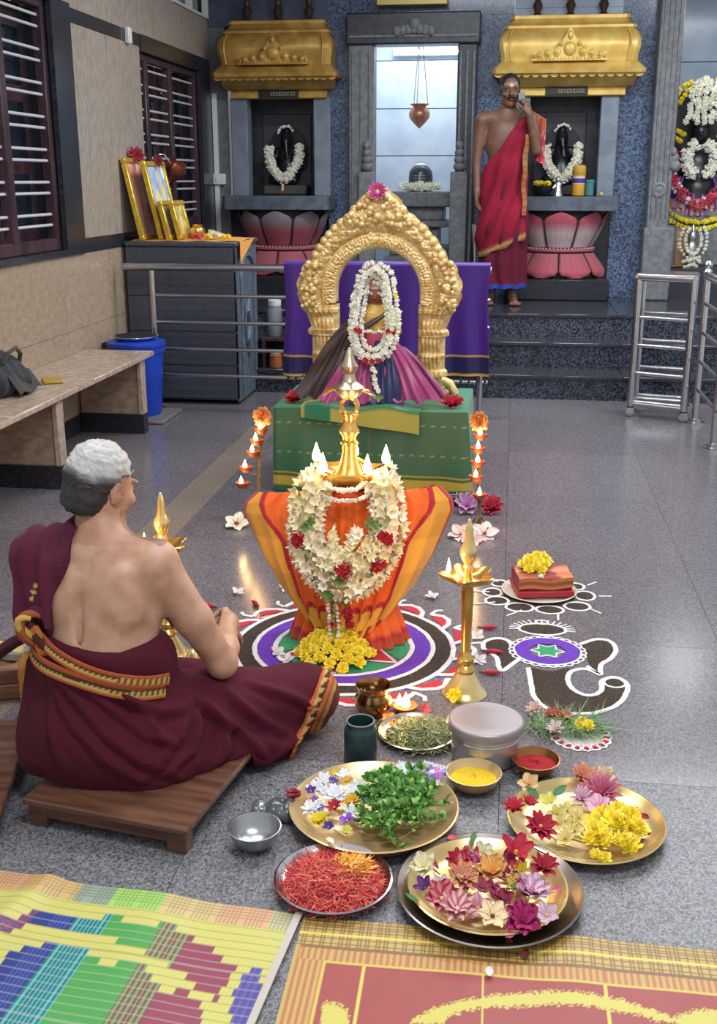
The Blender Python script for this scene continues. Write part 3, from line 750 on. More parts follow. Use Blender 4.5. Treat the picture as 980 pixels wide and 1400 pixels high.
# granite bench by the wall
bn = thing('bench', 'long beige granite bench along the left wall', 'bench', (-2.40, 5.3, 0))
bt = M('bench_granite', '#a08c7c', rough=.22, col2='#b7a493', nscale=30, space='world'); bt2 = M('bench_leg_granite', '#94806f', rough=.3, col2='#ac9786', nscale=16, space='world', stretch=(1, 1, 2))
for a, b in ((-2.0, -.75), (-.75, .25), (.25, 1.25)): obj('seat_slab', B().box(-.218, .225, a + .001, b - .001, .455, .485, bev=.005), bt, bn)
for y in (-.2, 1.08): 
    obj('leg_slab', B().box(-.20, .17, y, y + .05, .12, .455), bt2, bn); obj('leg_edge', B().box(.17, .20, y - .02, y + .06, .12, .455, bev=.004), bt, bn)
    obj('leg_base', B().box(-.2, .2, y - .02, y + .06, 0, .12), dark_band, bn)
obj('leg_slab', B().box(-.20, .17, -1.55, -1.50, .12, .455), bt2, bn)
# bag on the bench
bag = thing('handbag', 'dark cloth bag slumped on the granite bench', 'bag', (-2.47, 5.08, .485))
f = blend([(ell((-.02, 0, .10), (.10, .13, .11)), 0), (ell((.03, .05, .06), (.10, .10, .07)), .05), (ell((.0, -.1, .07), (.10, .1, .08)), .05)])
f2 = lambda P: np.maximum(f(P), .002 - P[:, 2])
obj('bag_body', iso(f2, (-.16, -.24, -.01), (.17, .2, .25), .012, lambda V: np.tile(L('#23242c'), (len(V), 1)) * (1 + .25 * noise3(V, 30))[:, None], lambda V: .006 * np.sin(V[:, 1] * 90 + V[:, 0] * 30)), vc, bag)
obj('handle', B().tube([(.05, -.08, .16), (.07, -.06, .21), (.075, .02, .225), (.07, .08, .19), (.05, .09, .13)], .011, 8, col=L('#3a382f')), vc, bag)
obj('flap', B().grid(lambda u, v: (.085 + .06 * v, -.12 + .24 * u, .10 - .085 * v + .01 * math.sin(u * 9)), 14, 6, lambda u, v: L('#2e2c28'), thick=.006), vc, bag)
yl = obj('yellow_packet', B().box(-.05, .05, -.07, .07, 0, .014, bev=.004), M('yellow_wrap', '#a88a2c', rough=.4)); yl.location = (-2.36, 5.42, .486); yl.rotation_euler = (0, 0, .5)
tag(yl, 'flat yellow packet lying on the bench beside the dark bag', 'packet')
# blue dustbin with steel plate on it
du = thing('dustbin', 'blue plastic drum standing beyond the end of the granite bench', 'bin', (-2.395, 6.86, .022))
bl = M('blue_plastic', '#1c3fae', rough=.35)
obj('drum', B().lathe([(.0, .0), (.135, 0), (.145, .02), (.17, .40), (.178, .405), (.182, .43), (.178, .455), (.165, .455), (.16, .42)], 32, cap=False), bl, du)
obj('lid', B().lathe([(.186, .445), (.19, .455), (.186, .475), (.15, .485), (0, .488)], 32), bl, du)
obj('handle', B().tube([(-.17, -.04, .44), (-.22, -.02, .45), (-.22, .04, .45), (-.17, .06, .44)], .012, 8), M('black_rubber', '#17181c', rough=.5), du)
pl = obj('steel_plate', B().lathe([(0, .004), (.11, .004), (.135, .02), (.145, .022), (.146, .018), (.125, .0), (0, 0)], 32), steel); pl.location = (-2.395, 6.86, .512); tag(pl, 'round steel plate resting on the blue drum lid', 'plate')
sb = obj('stone_slab', B().box(-.2, .22, -.24, .2, 0, .02, bev=.004), M('slab_stone', '#7a7672', rough=.4, col2='#5d5a58', nscale=60, space='world')); sb.location = (-2.385, 6.86, .001); tag(sb, 'small grey stone slab under the blue drum', 'slab')
# things on the cabinet
bp = obj('brass_pot', B().lathe([(.0, 0), (.03, 0), (.05, .02), (.055, .045), (.045, .07), (.03, .078), (.038, .09), (.034, .09), (.026, .078), (.0, .05)], 24), brass); bp.location = (-2.17, 7.62, 1.108); tag(bp, 'small round brass pot on the cabinet beside the pictures', 'pot')
cbell = thing('copper_vessel', 'reddish copper vessel hanging on the barred window above the cabinet', 'vessel', (-2.60, 8.62, 1.55), rot=(.5, -.5, 0))
obj('vessel_body', B().lathe([(0, -.05), (.05, -.04), (.085, 0), (.09, .03), (.06, .06), (.05, .08), (.065, .10)], 24), M('copper', '#9c5640', rough=.35, metal=.8), cbell)
obj('hook', B().tube([(0, 0, .09), (.0, .0, .17), (-.03, 0, .19)], .006, 6), steel, cbell)
so = thing('socket_box', 'white switch box on the grey strip left of the first niche', 'switch', (-2.555, 9.75, 1.50))
obj('box', B().box(-.055, .055, -.05, 0, -.045, .045, bev=.006), M('white_plastic', '#d5d8da', rough=.4), so); obj('rocker', B().box(-.03, .0, -.056, -.05, -.02, .02, bev=.002), M('white_plastic'), so)
obj('conduit', B().box(-.045, -.005, -.02, 0, -.9, -.045).box(-.045, -.005, -.02, 0, .045, .7), M('white_plastic'), so, kind='stuff')
se = obj('wall_box', B().box(0, .03, -.035, .035, -.05, .05, bev=.005), M('white_plastic')); se.location = (-2.618, 7.66, 2.42); tag(se, 'small white box on the dark band between the windows', 'box')
# shelf clutter behind the railing beside the cabinet
def jar(x, y, z, r, h, body, lid, label, nm='jar'):
    t = thing(nm, label, 'jar', (x, y, z))
    obj('jar_body', B().lathe([(0, 0), (r * .95, 0), (r, .01), (r, h * .75), (r * .8, h * .82), (r * .8, h * .86)], 20), body, t)
    obj('jar_lid', B().lathe([(r * .86, h * .84), (r * .88, h * .86), (r * .88, h), (0, h)], 20), lid, t); return t
sh = thing('low_shelf', 'dark low shelf with jars on the step behind the railing', 'shelf', (-1.55, 8.0, .17))
obj('board', B().box(-.25, .22, -.13, .13, .20, .22), wood_dark, sh)
for x in (-.24, .2): obj('side', B().box(x, x + .02, -.13, .13, 0, .2), wood_dark, sh)
gl = M('murky_glass', '#8b9096', rough=.1, alpha=.75)
jar(-1.72, 8.0, .392, .055, .26, gl, M('white_plastic'), 'tall clear jar at the back of the low shelf by the cabinet')
jar(-1.54, 7.98, .392, .075, .24, M('jar_mixed', '#77706a', rough=.3, col2='#a2513c', nscale=30), M('yellow_lid', '#b9a53a', rough=.4), 'wide jar with yellow lid on the low shelf behind the railing')
jar(-1.70, 7.92, .172, .05, .12, M('orange_jar', '#b96a44', rough=.4), M('white_plastic'), 'small orange jar under the low shelf behind the railing')
bx = obj('blue_box', B().box(-.07, .07, -.05, .05, 0, .17, bev=.004), M('blue_carton', '#3f66a6', rough=.5, col2='#c8d0d8', nscale=14, ramp=(.5, .55))); bx.location = (-1.55, 7.95, .172); tag(bx, 'blue and white carton under the low shelf behind the railing', 'box')

# wheeled stainless barricade and fixed rail on the right
br = thing('steel_barrier', 'stainless steel barrier frame with rungs standing on castors near the right shrine', 'barrier', (.96, 7.27, 0))
def tb_(p, r=.018, nm='tube', m=steel_rail): obj(nm, B().tube(p, r, 10), m, br)
A, Bq, Cq, D = (-.155, .03), (.165, -.11), (.215, .15), (-.10, .23)   # plan corners
for (x, y) in (A, Bq): tb_([(x, y, .07), (x, y, .90)], .023, 'front_upright')
for (x, y) in (Cq, D): tb_([(x, y, .07), (x, y, .90)], .018, 'rear_upright')
for z in (.10, .29, .47, .65):
    tb_([(*A, z), (*Bq, z)], .013, 'front_rung'); tb_([(*D, z + .01), (*Cq, z + .01)], .013, 'rear_rung')
for (p, q) in ((A, Bq), (Bq, Cq), (Cq, D), (D, A)): tb_([(*p, .905), (*q, .905)], .026, 'top_pipe'); tb_([(*p, .085), (*q, .085)], .018, 'base_pipe')
obj('top_plate', B().prism([A, Bq, Cq, D], .912, .93), steel_rail, br)
for (x, y) in (A, Bq, Cq, D):
    c = obj('castor', B().lathe([(0, -.012), (.022, -.012), (.027, -.006), (.027, .006), (.022, .012), (0, .012)], 14).xf(Matrix.Translation((x, y, .028)) @ Matrix.Rotation(PI / 2, 4, 'X')), M('castor_rubber', '#9a9ca0', rough=.4), br)
    obj('fork', B().box(x - .022, x + .022, y - .02, y - .016, .02, .07).box(x - .022, x + .022, y + .016, y + .02, .02, .07).box(x - .022, x + .022, y - .02, y + .02, .062, .07), steel, c)
fr_ = thing('fixed_rail', 'fixed stainless steel railing with flanged posts at the right edge', 'railing', (1.18, 6.55, 0))
def rp_(p, r, nm): obj(nm, B().tube(p, r, 10), steel_rail, fr_)
rp_([(.02, .62, .93), (.02, -.05, .93), (.06, -.9, .93)], .026, 'top_pipe')
for z in (.76, .58, .40, .22): rp_([(.02, .60, z), (.02, -.05, z), (.05, -.9, z)], .013, 'pipe')
for y in (.60, -.10, -.9):
    rp_([(.02, y, .0), (.02, y, .93)], .022, 'post'); obj('flange', B().lathe([(.06, 0), (.06, .008), (.04, .012), (.04, .03), (.026, .035)], 18), steel_rail, fr_, loc=(.02, y, 0))
    obj('post_cap', B().lathe([(.026, .945), (.03, .955), (.018, .97), (.026, .985), (.028, 1.0), (.018, 1.015), (0, 1.02)], 14), steel_rail, fr_, loc=(.02, y, 0))
# ================================================================== FLOWERS, LAMPS, KOLAMS
def fl_blossom(col, tip, n=6, r=.02, cup=.5, core=None):
    """a small open blossom about 2r across, facing +z"""
    b = B()
    for k in range(n):
        a = 2 * PI * k / n; ca, sa = math.cos(a), math.sin(a); w = r * .42
        P = [(0, 0, 0), (r * .55, -w, r * cup * .5), (r * .6, 0, r * cup * .38), (r * .55, w, r * cup * .5), (r, 0, r * cup)]
        vs = [(x * ca - y * sa, x * sa + y * ca, z) for x, y, z in P]
        b.add(vs, [(0, 1, 2), (0, 2, 3), (1, 4, 2), (2, 4, 3)], np.array([col, col, col, col, tip]))
    if core is not None: b.ball((0, 0, r * .15), r * .22, 6, 4, col=core)
    return b
def tuft(col, tip, r=.02, n=26, seed=0):
    """double flower, pompom of short petals"""
    rr = random.Random(seed); b = B()
    b.ball((0, 0, r * .35), (r * .6, r * .6, r * .45), 8, 5, col=np.array(col) * .9)
    for k in range(n):
        t = (k + .5) / n; ph = math.acos(1 - 1.15 * t); a = k * 2.39996 + rr.uniform(-.2, .2)
        d = Vector((math.sin(ph) * math.cos(a), math.sin(ph) * math.sin(a), math.cos(ph)))
        o = Vector((0, 0, r * .3)); s = d.cross(Vector((0, 0, 1)) if abs(d.z) < .95 else Vector((1, 0, 0))).normalized() * r * .26
        q = rr.uniform(.85, 1.1); p0 = o + d * r * .3; p1 = o + d * r * .85 * q; p2 = o + d * r * 1.1 * q + Vector((0, 0, r * .1))
        b.add([p0, p1 - s, p1 + s, p2], [(0, 1, 2), (1, 3, 2)], np.array([np.array(col) * .88, col, col, tip]))
    return b
CR1, CR2, CR3 = L('#f2e8c4'), L('#e8dcae'), L('#f7f2e0')
BL_CREAM = [fl_blossom(CR1, CR3, 6, .02, .9).mesh('cream_blossom', True), fl_blossom(CR2, CR1, 5, .02, 1.2).mesh('cream_bud', True), fl_blossom(CR3, CR3, 7, .02, .6, core=L('#d8c060')).mesh('white_blossom', True)]
BL_WHITE = [tuft(L('#f3f1e4'), L('#ffffff'), .02, 18, 1).mesh('white_tuft', True), tuft(L('#efeeda'), L('#f7f7ee'), .02, 18, 2).mesh('white_tuft', True)]
BL_YEL = [tuft(L('#f8e22e'), L('#fff88a'), .02, 30, 3).mesh('yellow_tuft', True), tuft(L('#fae838'), L('#fffaa0'), .02, 30, 4).mesh('yellow_tuft', True)]
BL_RED = [tuft(L('#b3202c'), L('#d23440'), .02, 22, 5).mesh('red_tuft', True)]
BL_MIX = [tuft(L('#d8586e'), L('#e88a98'), .02, 16, 6).mesh('pink_tuft', True), tuft(L('#c4304a'), L('#d85068'), .02, 16, 7).mesh('rose_tuft', True), BL_WHITE[0]]
BL_LEAF = [fl_blossom(L('#5d7a3a'), L('#7f9a55'), 4, .02, .5).mesh('leaf_tuft', True)]
for lst in (BL_CREAM, BL_WHITE, BL_YEL, BL_RED, BL_MIX, BL_LEAF):
    for me in lst:
        if not me.materials: me.materials.append(petal_m())
def rot_to(d, spin=0):
    return (Vector(d).normalized().to_track_quat('Z', 'Y') @ Euler((0, 0, spin)).to_quaternion()).to_euler()
def garland(t, path, n, meshes, size, rad=0.0, out=(0, -1, 0), spread=.9, rows=1, nm='blossom', closed=False, dz=0, flat=1.0):
    """blossoms strung along path (thing-local points)"""
    P = [Vector(p) for p in path]
    if closed: P.append(P[0])
    seg = [(b - a).length for a, b in zip(P, P[1:])]; tot = sum(seg)
    for i in range(n):
        for r in range(rows):
            s = tot * ((i + .5 * (r % 2) + .25) / n); k = 0
            while k < len(seg) - 1 and s > seg[k]: s -= seg[k]; k += 1
            p = P[k].lerp(P[k + 1], min(1, s / max(seg[k], 1e-6))); tg = (P[k + 1] - P[k]).normalized()
            o = Vector(out); sd = tg.cross(o).normalized()
            an = (r / max(1, rows - 1) - .5) * PI * spread if rows > 1 else random.uniform(-.5, .5)
            d = o * math.cos(an) + sd * math.sin(an)
            q = p + d * rad * (1 if rows > 1 else random.random()) * (1 if True else 1)
            q = q + Vector([random.uniform(-1, 1) * size * .12 for _ in range(3)])
            d2 = d + Vector([random.uniform(-.45, .45) for _ in range(3)])
            obj(nm, random.choice(meshes), None, t, loc=q, rot=rot_to(d2, random.uniform(0, 6)), scale=size / .02 * random.uniform(.85, 1.15))
def smooth_path(pts, n=40):
    pts = [np.array(p, float) for p in pts]; out = []; m = len(pts)
    for i in range(n + 1):
        t = i / n * (m - 1); k = min(int(t), m - 2); f = t - k
        p0, p1, p2, p3 = pts[max(k - 1, 0)], pts[k], pts[k + 1], pts[min(k + 2, m - 1)]
        out.append(.5 * ((2 * p1) + (-p0 + p2) * f + (2 * p0 - 5 * p1 + 4 * p2 - p3) * f * f + (-p0 + 3 * p1 - 3 * p2 + p3) * f ** 3))
    return [tuple(p) for p in out]

flame_m = M('oil_flame', '#ffd28a', emit=26); WARM = (1.0, .56, .22)
flame_b = B().lathe([(0, 0), (.0065, .006), (.009, .014), (.008, .026), (.0045, .042), (.0015, .056), (0, .062)], 12).mesh('flame'); flame_b.materials.append(flame_m)
wick_m = M('wick', '#2a2018', rough=.9)
clay = lambda: M('clay', '#a4512f', rough=.7, col2='#8a3f24', nscale=40)

# ---- small brass lamps either side (base to pointed tip)
def brass_lamp(label, loc, rz, spouts, lit, flame_spots):
    t = thing('brass_oil_lamp', label, 'lamp', loc, rz)
    obj('base', B().lathe([(0, 0), (.066, 0), (.068, .006), (.062, .016), (.058, .018), (.052, .03), (.040, .05), (.032, .066), (.026, .075)], 36), brass2, t)
    obj('stem', B().lathe([(.026, .073), (.030, .084), (.024, .094), (.018, .10), (.026, .112), (.026, .12), (.018, .13), (.0145, .15), (.016, .21), (.0175, .27), (.019, .33), (.017, .345), (.020, .352), (.018, .36)], 28), brass, t)
    bw = B(); n = 60; prof = [(.0, .355), (.035, .358), (.055, .372), (.062, .388), (.058, .390), (.05, .378), (.03, .368), (.012, .366)]
    vs = []; fs = []
    for r, z in prof:
        for i in range(n):
            a = 2 * PI * i / n; sp = sum(max(0, math.cos((a - 2 * PI * k / spouts))) ** 26 for k in range(spouts)); rr = r * (1 + .42 * sp * (r > .05)); vs.append((rr * math.cos(a), rr * math.sin(a), z + .004 * sp * (r > .05)))
    for k in range(len(prof) - 1):
        for i in range(n): fs.append((k * n + i, k * n + (i + 1) % n, (k + 1) * n + (i + 1) % n, (k + 1) * n + i))
    obj('oil_bowl', bw.add(vs, fs), brass, t)
    obj('finial', B().lathe([(.014, .36), (.012, .40), (.016, .412), (.013, .42), (.020, .436), (.026, .452), (.026, .466), (.018, .482), (.013, .50), (.0115, .53), (.008, .545), (.006, .548), (.005, .556), (0, .56)], 26), brass2, t)
    for a in flame_spots:
        f = obj('flame', flame_b, None, t, loc=(.058 * math.cos(a), .058 * math.sin(a), .388), scale=.75)
    return t
brass_lamp('polished brass oil lamp with pointed finial standing before the elephant drawing', (-.093, 3.05, 0), -.5, 5, 1, [-2.75])
point('flame_light', (-.17, 3.0, .43), .9, WARM)
brass_lamp('brass oil lamp half hidden behind the shoulder of the seated man', (-1.068, 3.2, 0), -.4, 5, 1, [-2.2])
point('flame_light', (-1.11, 3.13, .45), .7, WARM)
ym = obj('yellow_bloom', BL_YEL[0], None); ym.location = (-.118, 2.985, .028); ym.scale = (1.1, 1.1, 1.1); ym.rotation_euler = rot_to((-.2, -1, .4)); tag(ym, 'single yellow bloom tucked against the foot of the right brass lamp', 'flower')

# ---- central tall lamp
LP = (-.503, 3.45, 0)
lp = thing('tall_brass_lamp', 'tall five-wick brass lamp wrapped in the orange sari', 'lamp', LP)
obj('base', B().lathe([(0, 0), (.15, 0), (.15, .015), (.12, .03), (.07, .06), (.04, .1)], 36), brass, lp)
obj('shaft', B().lathe([(.04, .09), (.03, .14), (.035, .2), (.028, .3), (.032, .42), (.04, .50), (.035, .53), (.06, .55)], 28), brass, lp)
bwl = B(); n = 70; vs = []; fs = []
prof = [(0, .535), (.05, .54), (.085, .555), (.098, .575), (.102, .592), (.096, .594), (.088, .58), (.06, .572), (.03, .572)]
for r, z in prof:
    for i in range(n):
        a = 2 * PI * i / n; sp = sum(max(0, math.cos(a - PI / 2 - 2 * PI * k / 5)) ** 22 for k in range(5)); rr = r * (1 + .3 * sp * (r > .08)); vs.append((rr * math.cos(a), rr * math.sin(a), z + .006 * sp))
for k in range(len(prof) - 1):
    for i in range(n): fs.append((k * n + i, k * n + (i + 1) % n, (k + 1) * n + (i + 1) % n, (k + 1) * n + i))
obj('oil_bowl', bwl.add(vs, fs), brass, lp)
obj('bowl_collar', B().lathe([(.078, .535), (.085, .545), (.082, .552)], 36, cap=False), M('dark_copper', '#6a3a24', rough=.3, metal=.9), lp)
obj('upper_shaft', B().lathe([(.055, .572), (.042, .59), (.030, .62), (.024, .65), (.024, .672), (.030, .676), (.030, .682), (.022, .69), (.024, .70), (.033, .715), (.033, .722), (.024, .735), (.021, .75), (.024, .76), (.028, .775), (.022, .78)], 28), brass, lp)
sv = M('silvered_brass', '#cbb89a', rough=.28, metal=1)
obj('finial_ring', B().tube([(.026 * math.cos(a), 0, .800 + .03 * math.sin(a)) for a in np.linspace(0, 2 * PI, 24, endpoint=False)], .009, 8, closed=True), brass, lp)
obj('finial_cup', B().lathe([(.03, .83), (.046, .85), (.05, .862), (.036, .872), (.03, .875), (.022, .885), (.018, .905), (.024, .915), (.03, .93), (.02, .945), (.012, .97), (.006, .985), (0, .99)], 22), sv, lp)
for sx in (-1, 1): obj('finial_leaf', B().grid(lambda u, v: (sx * (.03 + .055 * u), (v - .5) * .04 * (1 - u), .858 - .012 * u - .016 * u * u + .008 * math.sin(v * PI)), 8, 4, thick=.005), brass, lp)
for k in range(5):
    a = PI / 2 + 2 * PI * k / 5 + .0
    obj('wick', B().tube([(.085 * math.cos(a), .085 * math.sin(a), .585), (.122 * math.cos(a), .122 * math.sin(a), .604)], .004, 6), wick_m, lp)
    fo = obj('flame', flame_b, None, lp, loc=(.122 * math.cos(a), .122 * math.sin(a), .60), scale=(1.6, 1.6, 1.1))
    point('flame_light', (LP[0] + .135 * math.cos(a), LP[1] + .135 * math.sin(a), .66), .55, WARM)
# sari wrapped round it
OR, OG, RD, YG = L('#f0681a'), L('#e8a136'), L('#b3182a'), L('#f0b43c')
sari = thing('orange_sari', 'orange silk sari with gold and red border fanned out around the tall lamp', 'cloth', LP)
def sari_pt(u, v):
    s = 2 * u - 1; side = abs(s)
    L_top = (-.30, .50) ; R_top = (.275, .54)
    if s < 0: wt = -.305 * side ; zt = .525 - .02 * side - .01 * side ** 4
    else: wt = .285 * side; zt = .525 + .015 * side
    xe = math.copysign((.305 if s < 0 else .285) + float(np.interp(v, [0, .09, .17, .5, .75, .9, 1], [.01, .05, .058, .0, -.06, -.115, -.165])), s)
    x = xe * side ** 1.1; zb = .045 + .05 * side ** 2.0
    z = zt + (zb - zt) * v
    fan = math.sin(u * 2 * PI * 11)
    pl = (.010 * v ** 1.3 + .006 * (1 - v) * (side < .95)) * fan * (1 - side ** 8)
    y = -(.055 + .13 * v ** .8) * math.sqrt(max(0, 1 - side ** 2.2)) + .02 * side - pl
    x += .012 * v * math.cos(u * 2 * PI * 11) * (1 - side ** 6)
    return (x, y, z)
def sari_col(u, v):
    s = abs(2 * u - 1) ** 1.0; w = .90 - .22 * min(1, v / .35) - .04 * v
    vv = v - .03 * math.sin(u * 2 * PI * 11)
    if s > .972 or vv > .965: return RD
    if abs(s - w) < .026 and v < .93: return RD
    if s > w: return OG * (1.15 if .35 < v < .6 else .95)
    if vv > .79 and vv < .83: return RD
    if vv >= .83: return YG * .9
    return OR
obj('fan', B().grid(sari_pt, 240, 90, sari_col, thick=.003), silk, sari)
def sk_pt(u, v):
    a = -PI * .02 + PI * 1.04 * u + PI; r = .07 + .105 * v + .012 * v * math.sin(u * 60); return (r * math.cos(a) * 1.12, r * math.sin(a) * .85, .34 * (1 - v) + .004)
obj('underskirt', B().grid(sk_pt, 90, 20, lambda u, v: L('#ee641a') if v < .86 else (RD if v < .93 else L('#b8451a')), thick=.003), silk, sari)
obj('neck_wrap', B().lathe([(.042, .44), (.058, .49), (.075, .515), (.07, .535), (.045, .54)], 30, cap=False, col=L('#e0501c')), silk, sari)
obj('underskirt_back', B().grid(lambda u, v: ((.07 + .105 * v) * math.cos(PI * u), (.07 + .105 * v) * math.sin(PI * u) * .8, .5 - .49 * v), 40, 12, lambda u, v: OR, thick=.003), silk, sari)

# garland on the lamp
gl_ = thing('white_garland', 'thick cream blossom garland with red roses hung round the tall lamp', 'garland', LP)
mp = smooth_path([(-.075, -.06, .585), (-.115, -.10, .52), (-.125, -.135, .43), (-.105, -.165, .35), (-.06, -.19, .29), (.01, -.20, .265), (.075, -.19, .295), (.12, -.165, .355), (.145, -.135, .44), (.135, -.10, .53), (.10, -.06, .60)], 60)
obj('string', B().tube(mp, .032, 10, col=L('#cfc698')), vc, gl_)
garland(gl_, mp, 34, BL_CREAM, .023, .040, rows=6, spread=1.2)
garland(gl_, smooth_path([(-.07, -.17, .42), (-.045, -.20, .355), (.01, -.21, .33), (.06, -.20, .355), (.085, -.17, .43)]), 16, BL_CREAM, .024, .034, rows=5, spread=1.0)
garland(gl_, smooth_path([(-.085, -.09, .565), (-.05, -.13, .545), (0, -.14, .54), (.05, -.13, .545), (.085, -.09, .57)]), 22, BL_WHITE, .011, .012, rows=2)
garland(gl_, [(-.03, -.225, .24), (-.018, -.235, .16), (-.015, -.24, .09)], 12, BL_WHITE, .009, .008, rows=2)
garland(gl_, [(.0, -.225, .22), (.01, -.235, .12)], 6, BL_LEAF + BL_RED, .02, .014, rows=2, nm='leaf_cluster')
for p, lst in (((-.13, -.19, .40), BL_RED), ((.135, -.19, .415), BL_RED), ((-.105, -.19, .455), BL_LEAF), ((.105, -.19, .46), BL_LEAF), ((-.03, -.245, .245), BL_LEAF), ((.02, -.25, .33), BL_RED), ((.0, -.25, .29), BL_LEAF), ((.12, -.21, .335), BL_RED)):
    for k in range(3): obj('rose' if lst is BL_RED else 'leaf_cluster', lst[0], None, gl_, loc=(p[0] + random.uniform(-.012, .012), p[1], p[2] + random.uniform(-.012, .012)), rot=rot_to((random.uniform(-.4, .4), -1, .3)), scale=1.0)

# ---- clay-lamp stands either side of the table
def lamp_stand(label, loc, offs, lean):
    t = thing('lamp_stand', label, 'lamp', loc)
    twig = M('dry_twig', '#8a6f54', rough=.8, col2='#5f4b38', nscale=30)
    obj('stem', B().tube([(0, .01, 0), (lean * .3 + .004, .012, .14), (lean * .6, .012, .3), (lean, .014, .47)], [.011, .009, .009, .007], 8), twig, t)
    ft = B()
    for a in (0, 2.1, 4.2): ft.tube([(0, .01, .05), (.05 * math.cos(a), .01 + .05 * math.sin(a), .006)], .006, 6)
    obj('foot', ft, twig, t, kind='stuff')
    for (x, z) in offs:
        sx = np.interp(z, [0, .14, .3, .47], [0, lean * .3, lean * .6, lean])
        obj('branch', B().tube([(sx, .012, z - .03), ((sx + x) / 2, -.005, z - .028), (x, -.022, z - .008)], .004, 6), twig, t)
        d = obj('clay_lamp', B().lathe([(0, -.012), (.018, -.012), (.03, .006), (.033, .014), (.029, .014), (.02, .004), (0, 0)], 18), clay, t, loc=(x, -.03, z))
        obj('flame', flame_b, None, d, loc=(0, -.024, .012), scale=(1.1, 1.1, .62))
    top = obj('rosette_top', tuft(L('#d98f4a'), L('#f2c48a'), .042, 70, 11), petal_m, t, loc=(lean, -.012, .485), rot=(1.35, 0, 0))  # carved rosette drawn as petals, its flame-lit orange put into the colour
    pz = loc
    for (x, z) in offs: point('flame_light', (pz[0] + x, pz[1] - .075, z + .035), .16, WARM)
    return t
lamp_stand('left twig stand of five clay lamps topped by a carved rosette, beside the green table', (-1.135, 4.72, 0), [(.055, .425), (.032, .372), (.015, .318), (-.02, .245), (-.04, .17)], .06)
lamp_stand('right twig stand of five clay lamps topped by a carved rosette, beside the green table', (-.105, 4.75, 0), [(-.005, .42), (-.012, .36), (-.012, .298), (-.018, .232), (-.0, .15)], -.012)

# ---- kolams of coloured powder on the floor
powder = lambda n, c, c2=None: M('powder_' + n, c, rough=.95, col2=c2 or c, nscale=160, ramp=(.35, .65), bump=(400, .5))
PW, PK, PP, PG, PRd = powder('white', '#e9e6e2', '#cfcaca'), powder('black', '#241d1c', '#4a3a2c'), powder('violet', '#5a2a9a', '#6d3cae'), powder('green', '#2f8a5c', '#3f9a6a'), powder('red', '#c8323c', '#b02432')
def annulus(r0, r1, h0, h1, n=96, sy=1, wob=.003, seed=0):
    b = B(); vs = []; fs = []
    for i in range(n):
        a = 2 * PI * i / n; w = wob * (math.sin(a * 7 + seed) + math.sin(a * 11 + 2 * seed))
        for r, h in ((r0 + w, h0), (r0 + w, h1), (r1 + w, h1), (r1 + w, h0)): vs.append((r * math.cos(a), r * math.sin(a) * sy, h))
    for i in range(n):
        j = (i + 1) % n
        for k in range(3): fs.append((i * 4 + k, i * 4 + k + 1, j * 4 + k + 1, j * 4 + k)[::-1])
    return b.add(vs, fs)
def line(b, pts, w=.006, closed=False, h=.0035, jit=.0012):
    P = [Vector((p[0] + random.uniform(-jit, jit), p[1] + random.uniform(-jit, jit), h * .5)) for p in pts]
    return b.tube(P, w, 6, closed=closed, flat=.35)
def poly(name, pts, m, t, h=.002):
    c = np.mean(np.array(pts), 0)
    b = B().prism(pts, .0004, h, 'z'); return obj(name, b, m, t)
def sm2(pts, n=60):   # smooth closed outline
    q = list(pts) + [pts[0], pts[1], pts[2]]
    s = smooth_path([(x, y, 0) for x, y in q], n); k0 = len(s) * 1 // (len(q) - 1); k1 = len(s) * (len(pts) + 1) // (len(q) - 1)
    return [(p[0], p[1]) for p in s[k0:k1]]
kl = thing('circular_kolam', 'large circular powder drawing of purple and black rings under the tall lamp', 'kolam', (-.51, 3.355, 0))
obj('black_ring', annulus(.30, .362, .0003, .0022, seed=1), PK, kl); obj('purple_ring', annulus(.232, .296, .0003, .0024, seed=2), PP, kl)
for r in (.366, .298, .229): 
    lb = B(); line(lb, [(r * math.cos(a), r * math.sin(a)) for a in np.linspace(0, 2 * PI, 90, endpoint=False)], .009, True); obj('white_line', lb, PW, kl)
for k in range(6):
    a = PI / 6 + k * PI / 3; p = lambda r, q: (r * math.cos(q), r * math.sin(q))
    poly('red_point', [p(.215, a), p(.115, a + PI / 6), p(.02, a), p(.115, a - PI / 6)], PRd, kl)
    poly('green_sector', [p(.125, a + PI / 6), p(.215, a + .12), p(.222, a + PI / 6), p(.215, a + PI / 3 - .12)], PG, kl)
    lb = B(); line(lb, [p(.218, a), p(.118, a + PI / 6), p(.218, a + PI / 3)], .005); line(lb, [p(.118, a + PI / 6), (0, 0)], .004); obj('white_line', lb, PW, kl, kind='stuff')
NPT = 18
for k in range(NPT):
    a = 2 * PI * k / NPT; p = lambda r, q: (r * math.cos(q), r * math.sin(q)); d = PI / NPT
    mid = .405
    pts = [p(.378, a - d * .72), p(.385, a - d * .3), p(.392, a + d * .2), p(.40, a + d * .75), p(.428, a + d * .35), p(.425, a - d * .1), p(.405, a - d * .5)]
    poly('red_petal', pts, PRd, kl)
    lb = B(); line(lb, [p(.37, a - d * .95), p(.41, a - d * .55), p(.435, a - d * .05), p(.438, a + d * .4), p(.415, a + d * 1.0)], .009); line(lb, [p(.415, a + d), p(.455, a + d * 1.1), p(.475, a + d * .95)], .007); obj('white_loop', lb, PW, kl, kind='stuff')
    poly('purple_dot', [p(.374, a + d * .8), p(.392, a + d * .95), p(.376, a + d * 1.15)], PP, kl)
for k in range(44):
    a = random.uniform(0, 2 * PI); r = random.uniform(.12, .40)
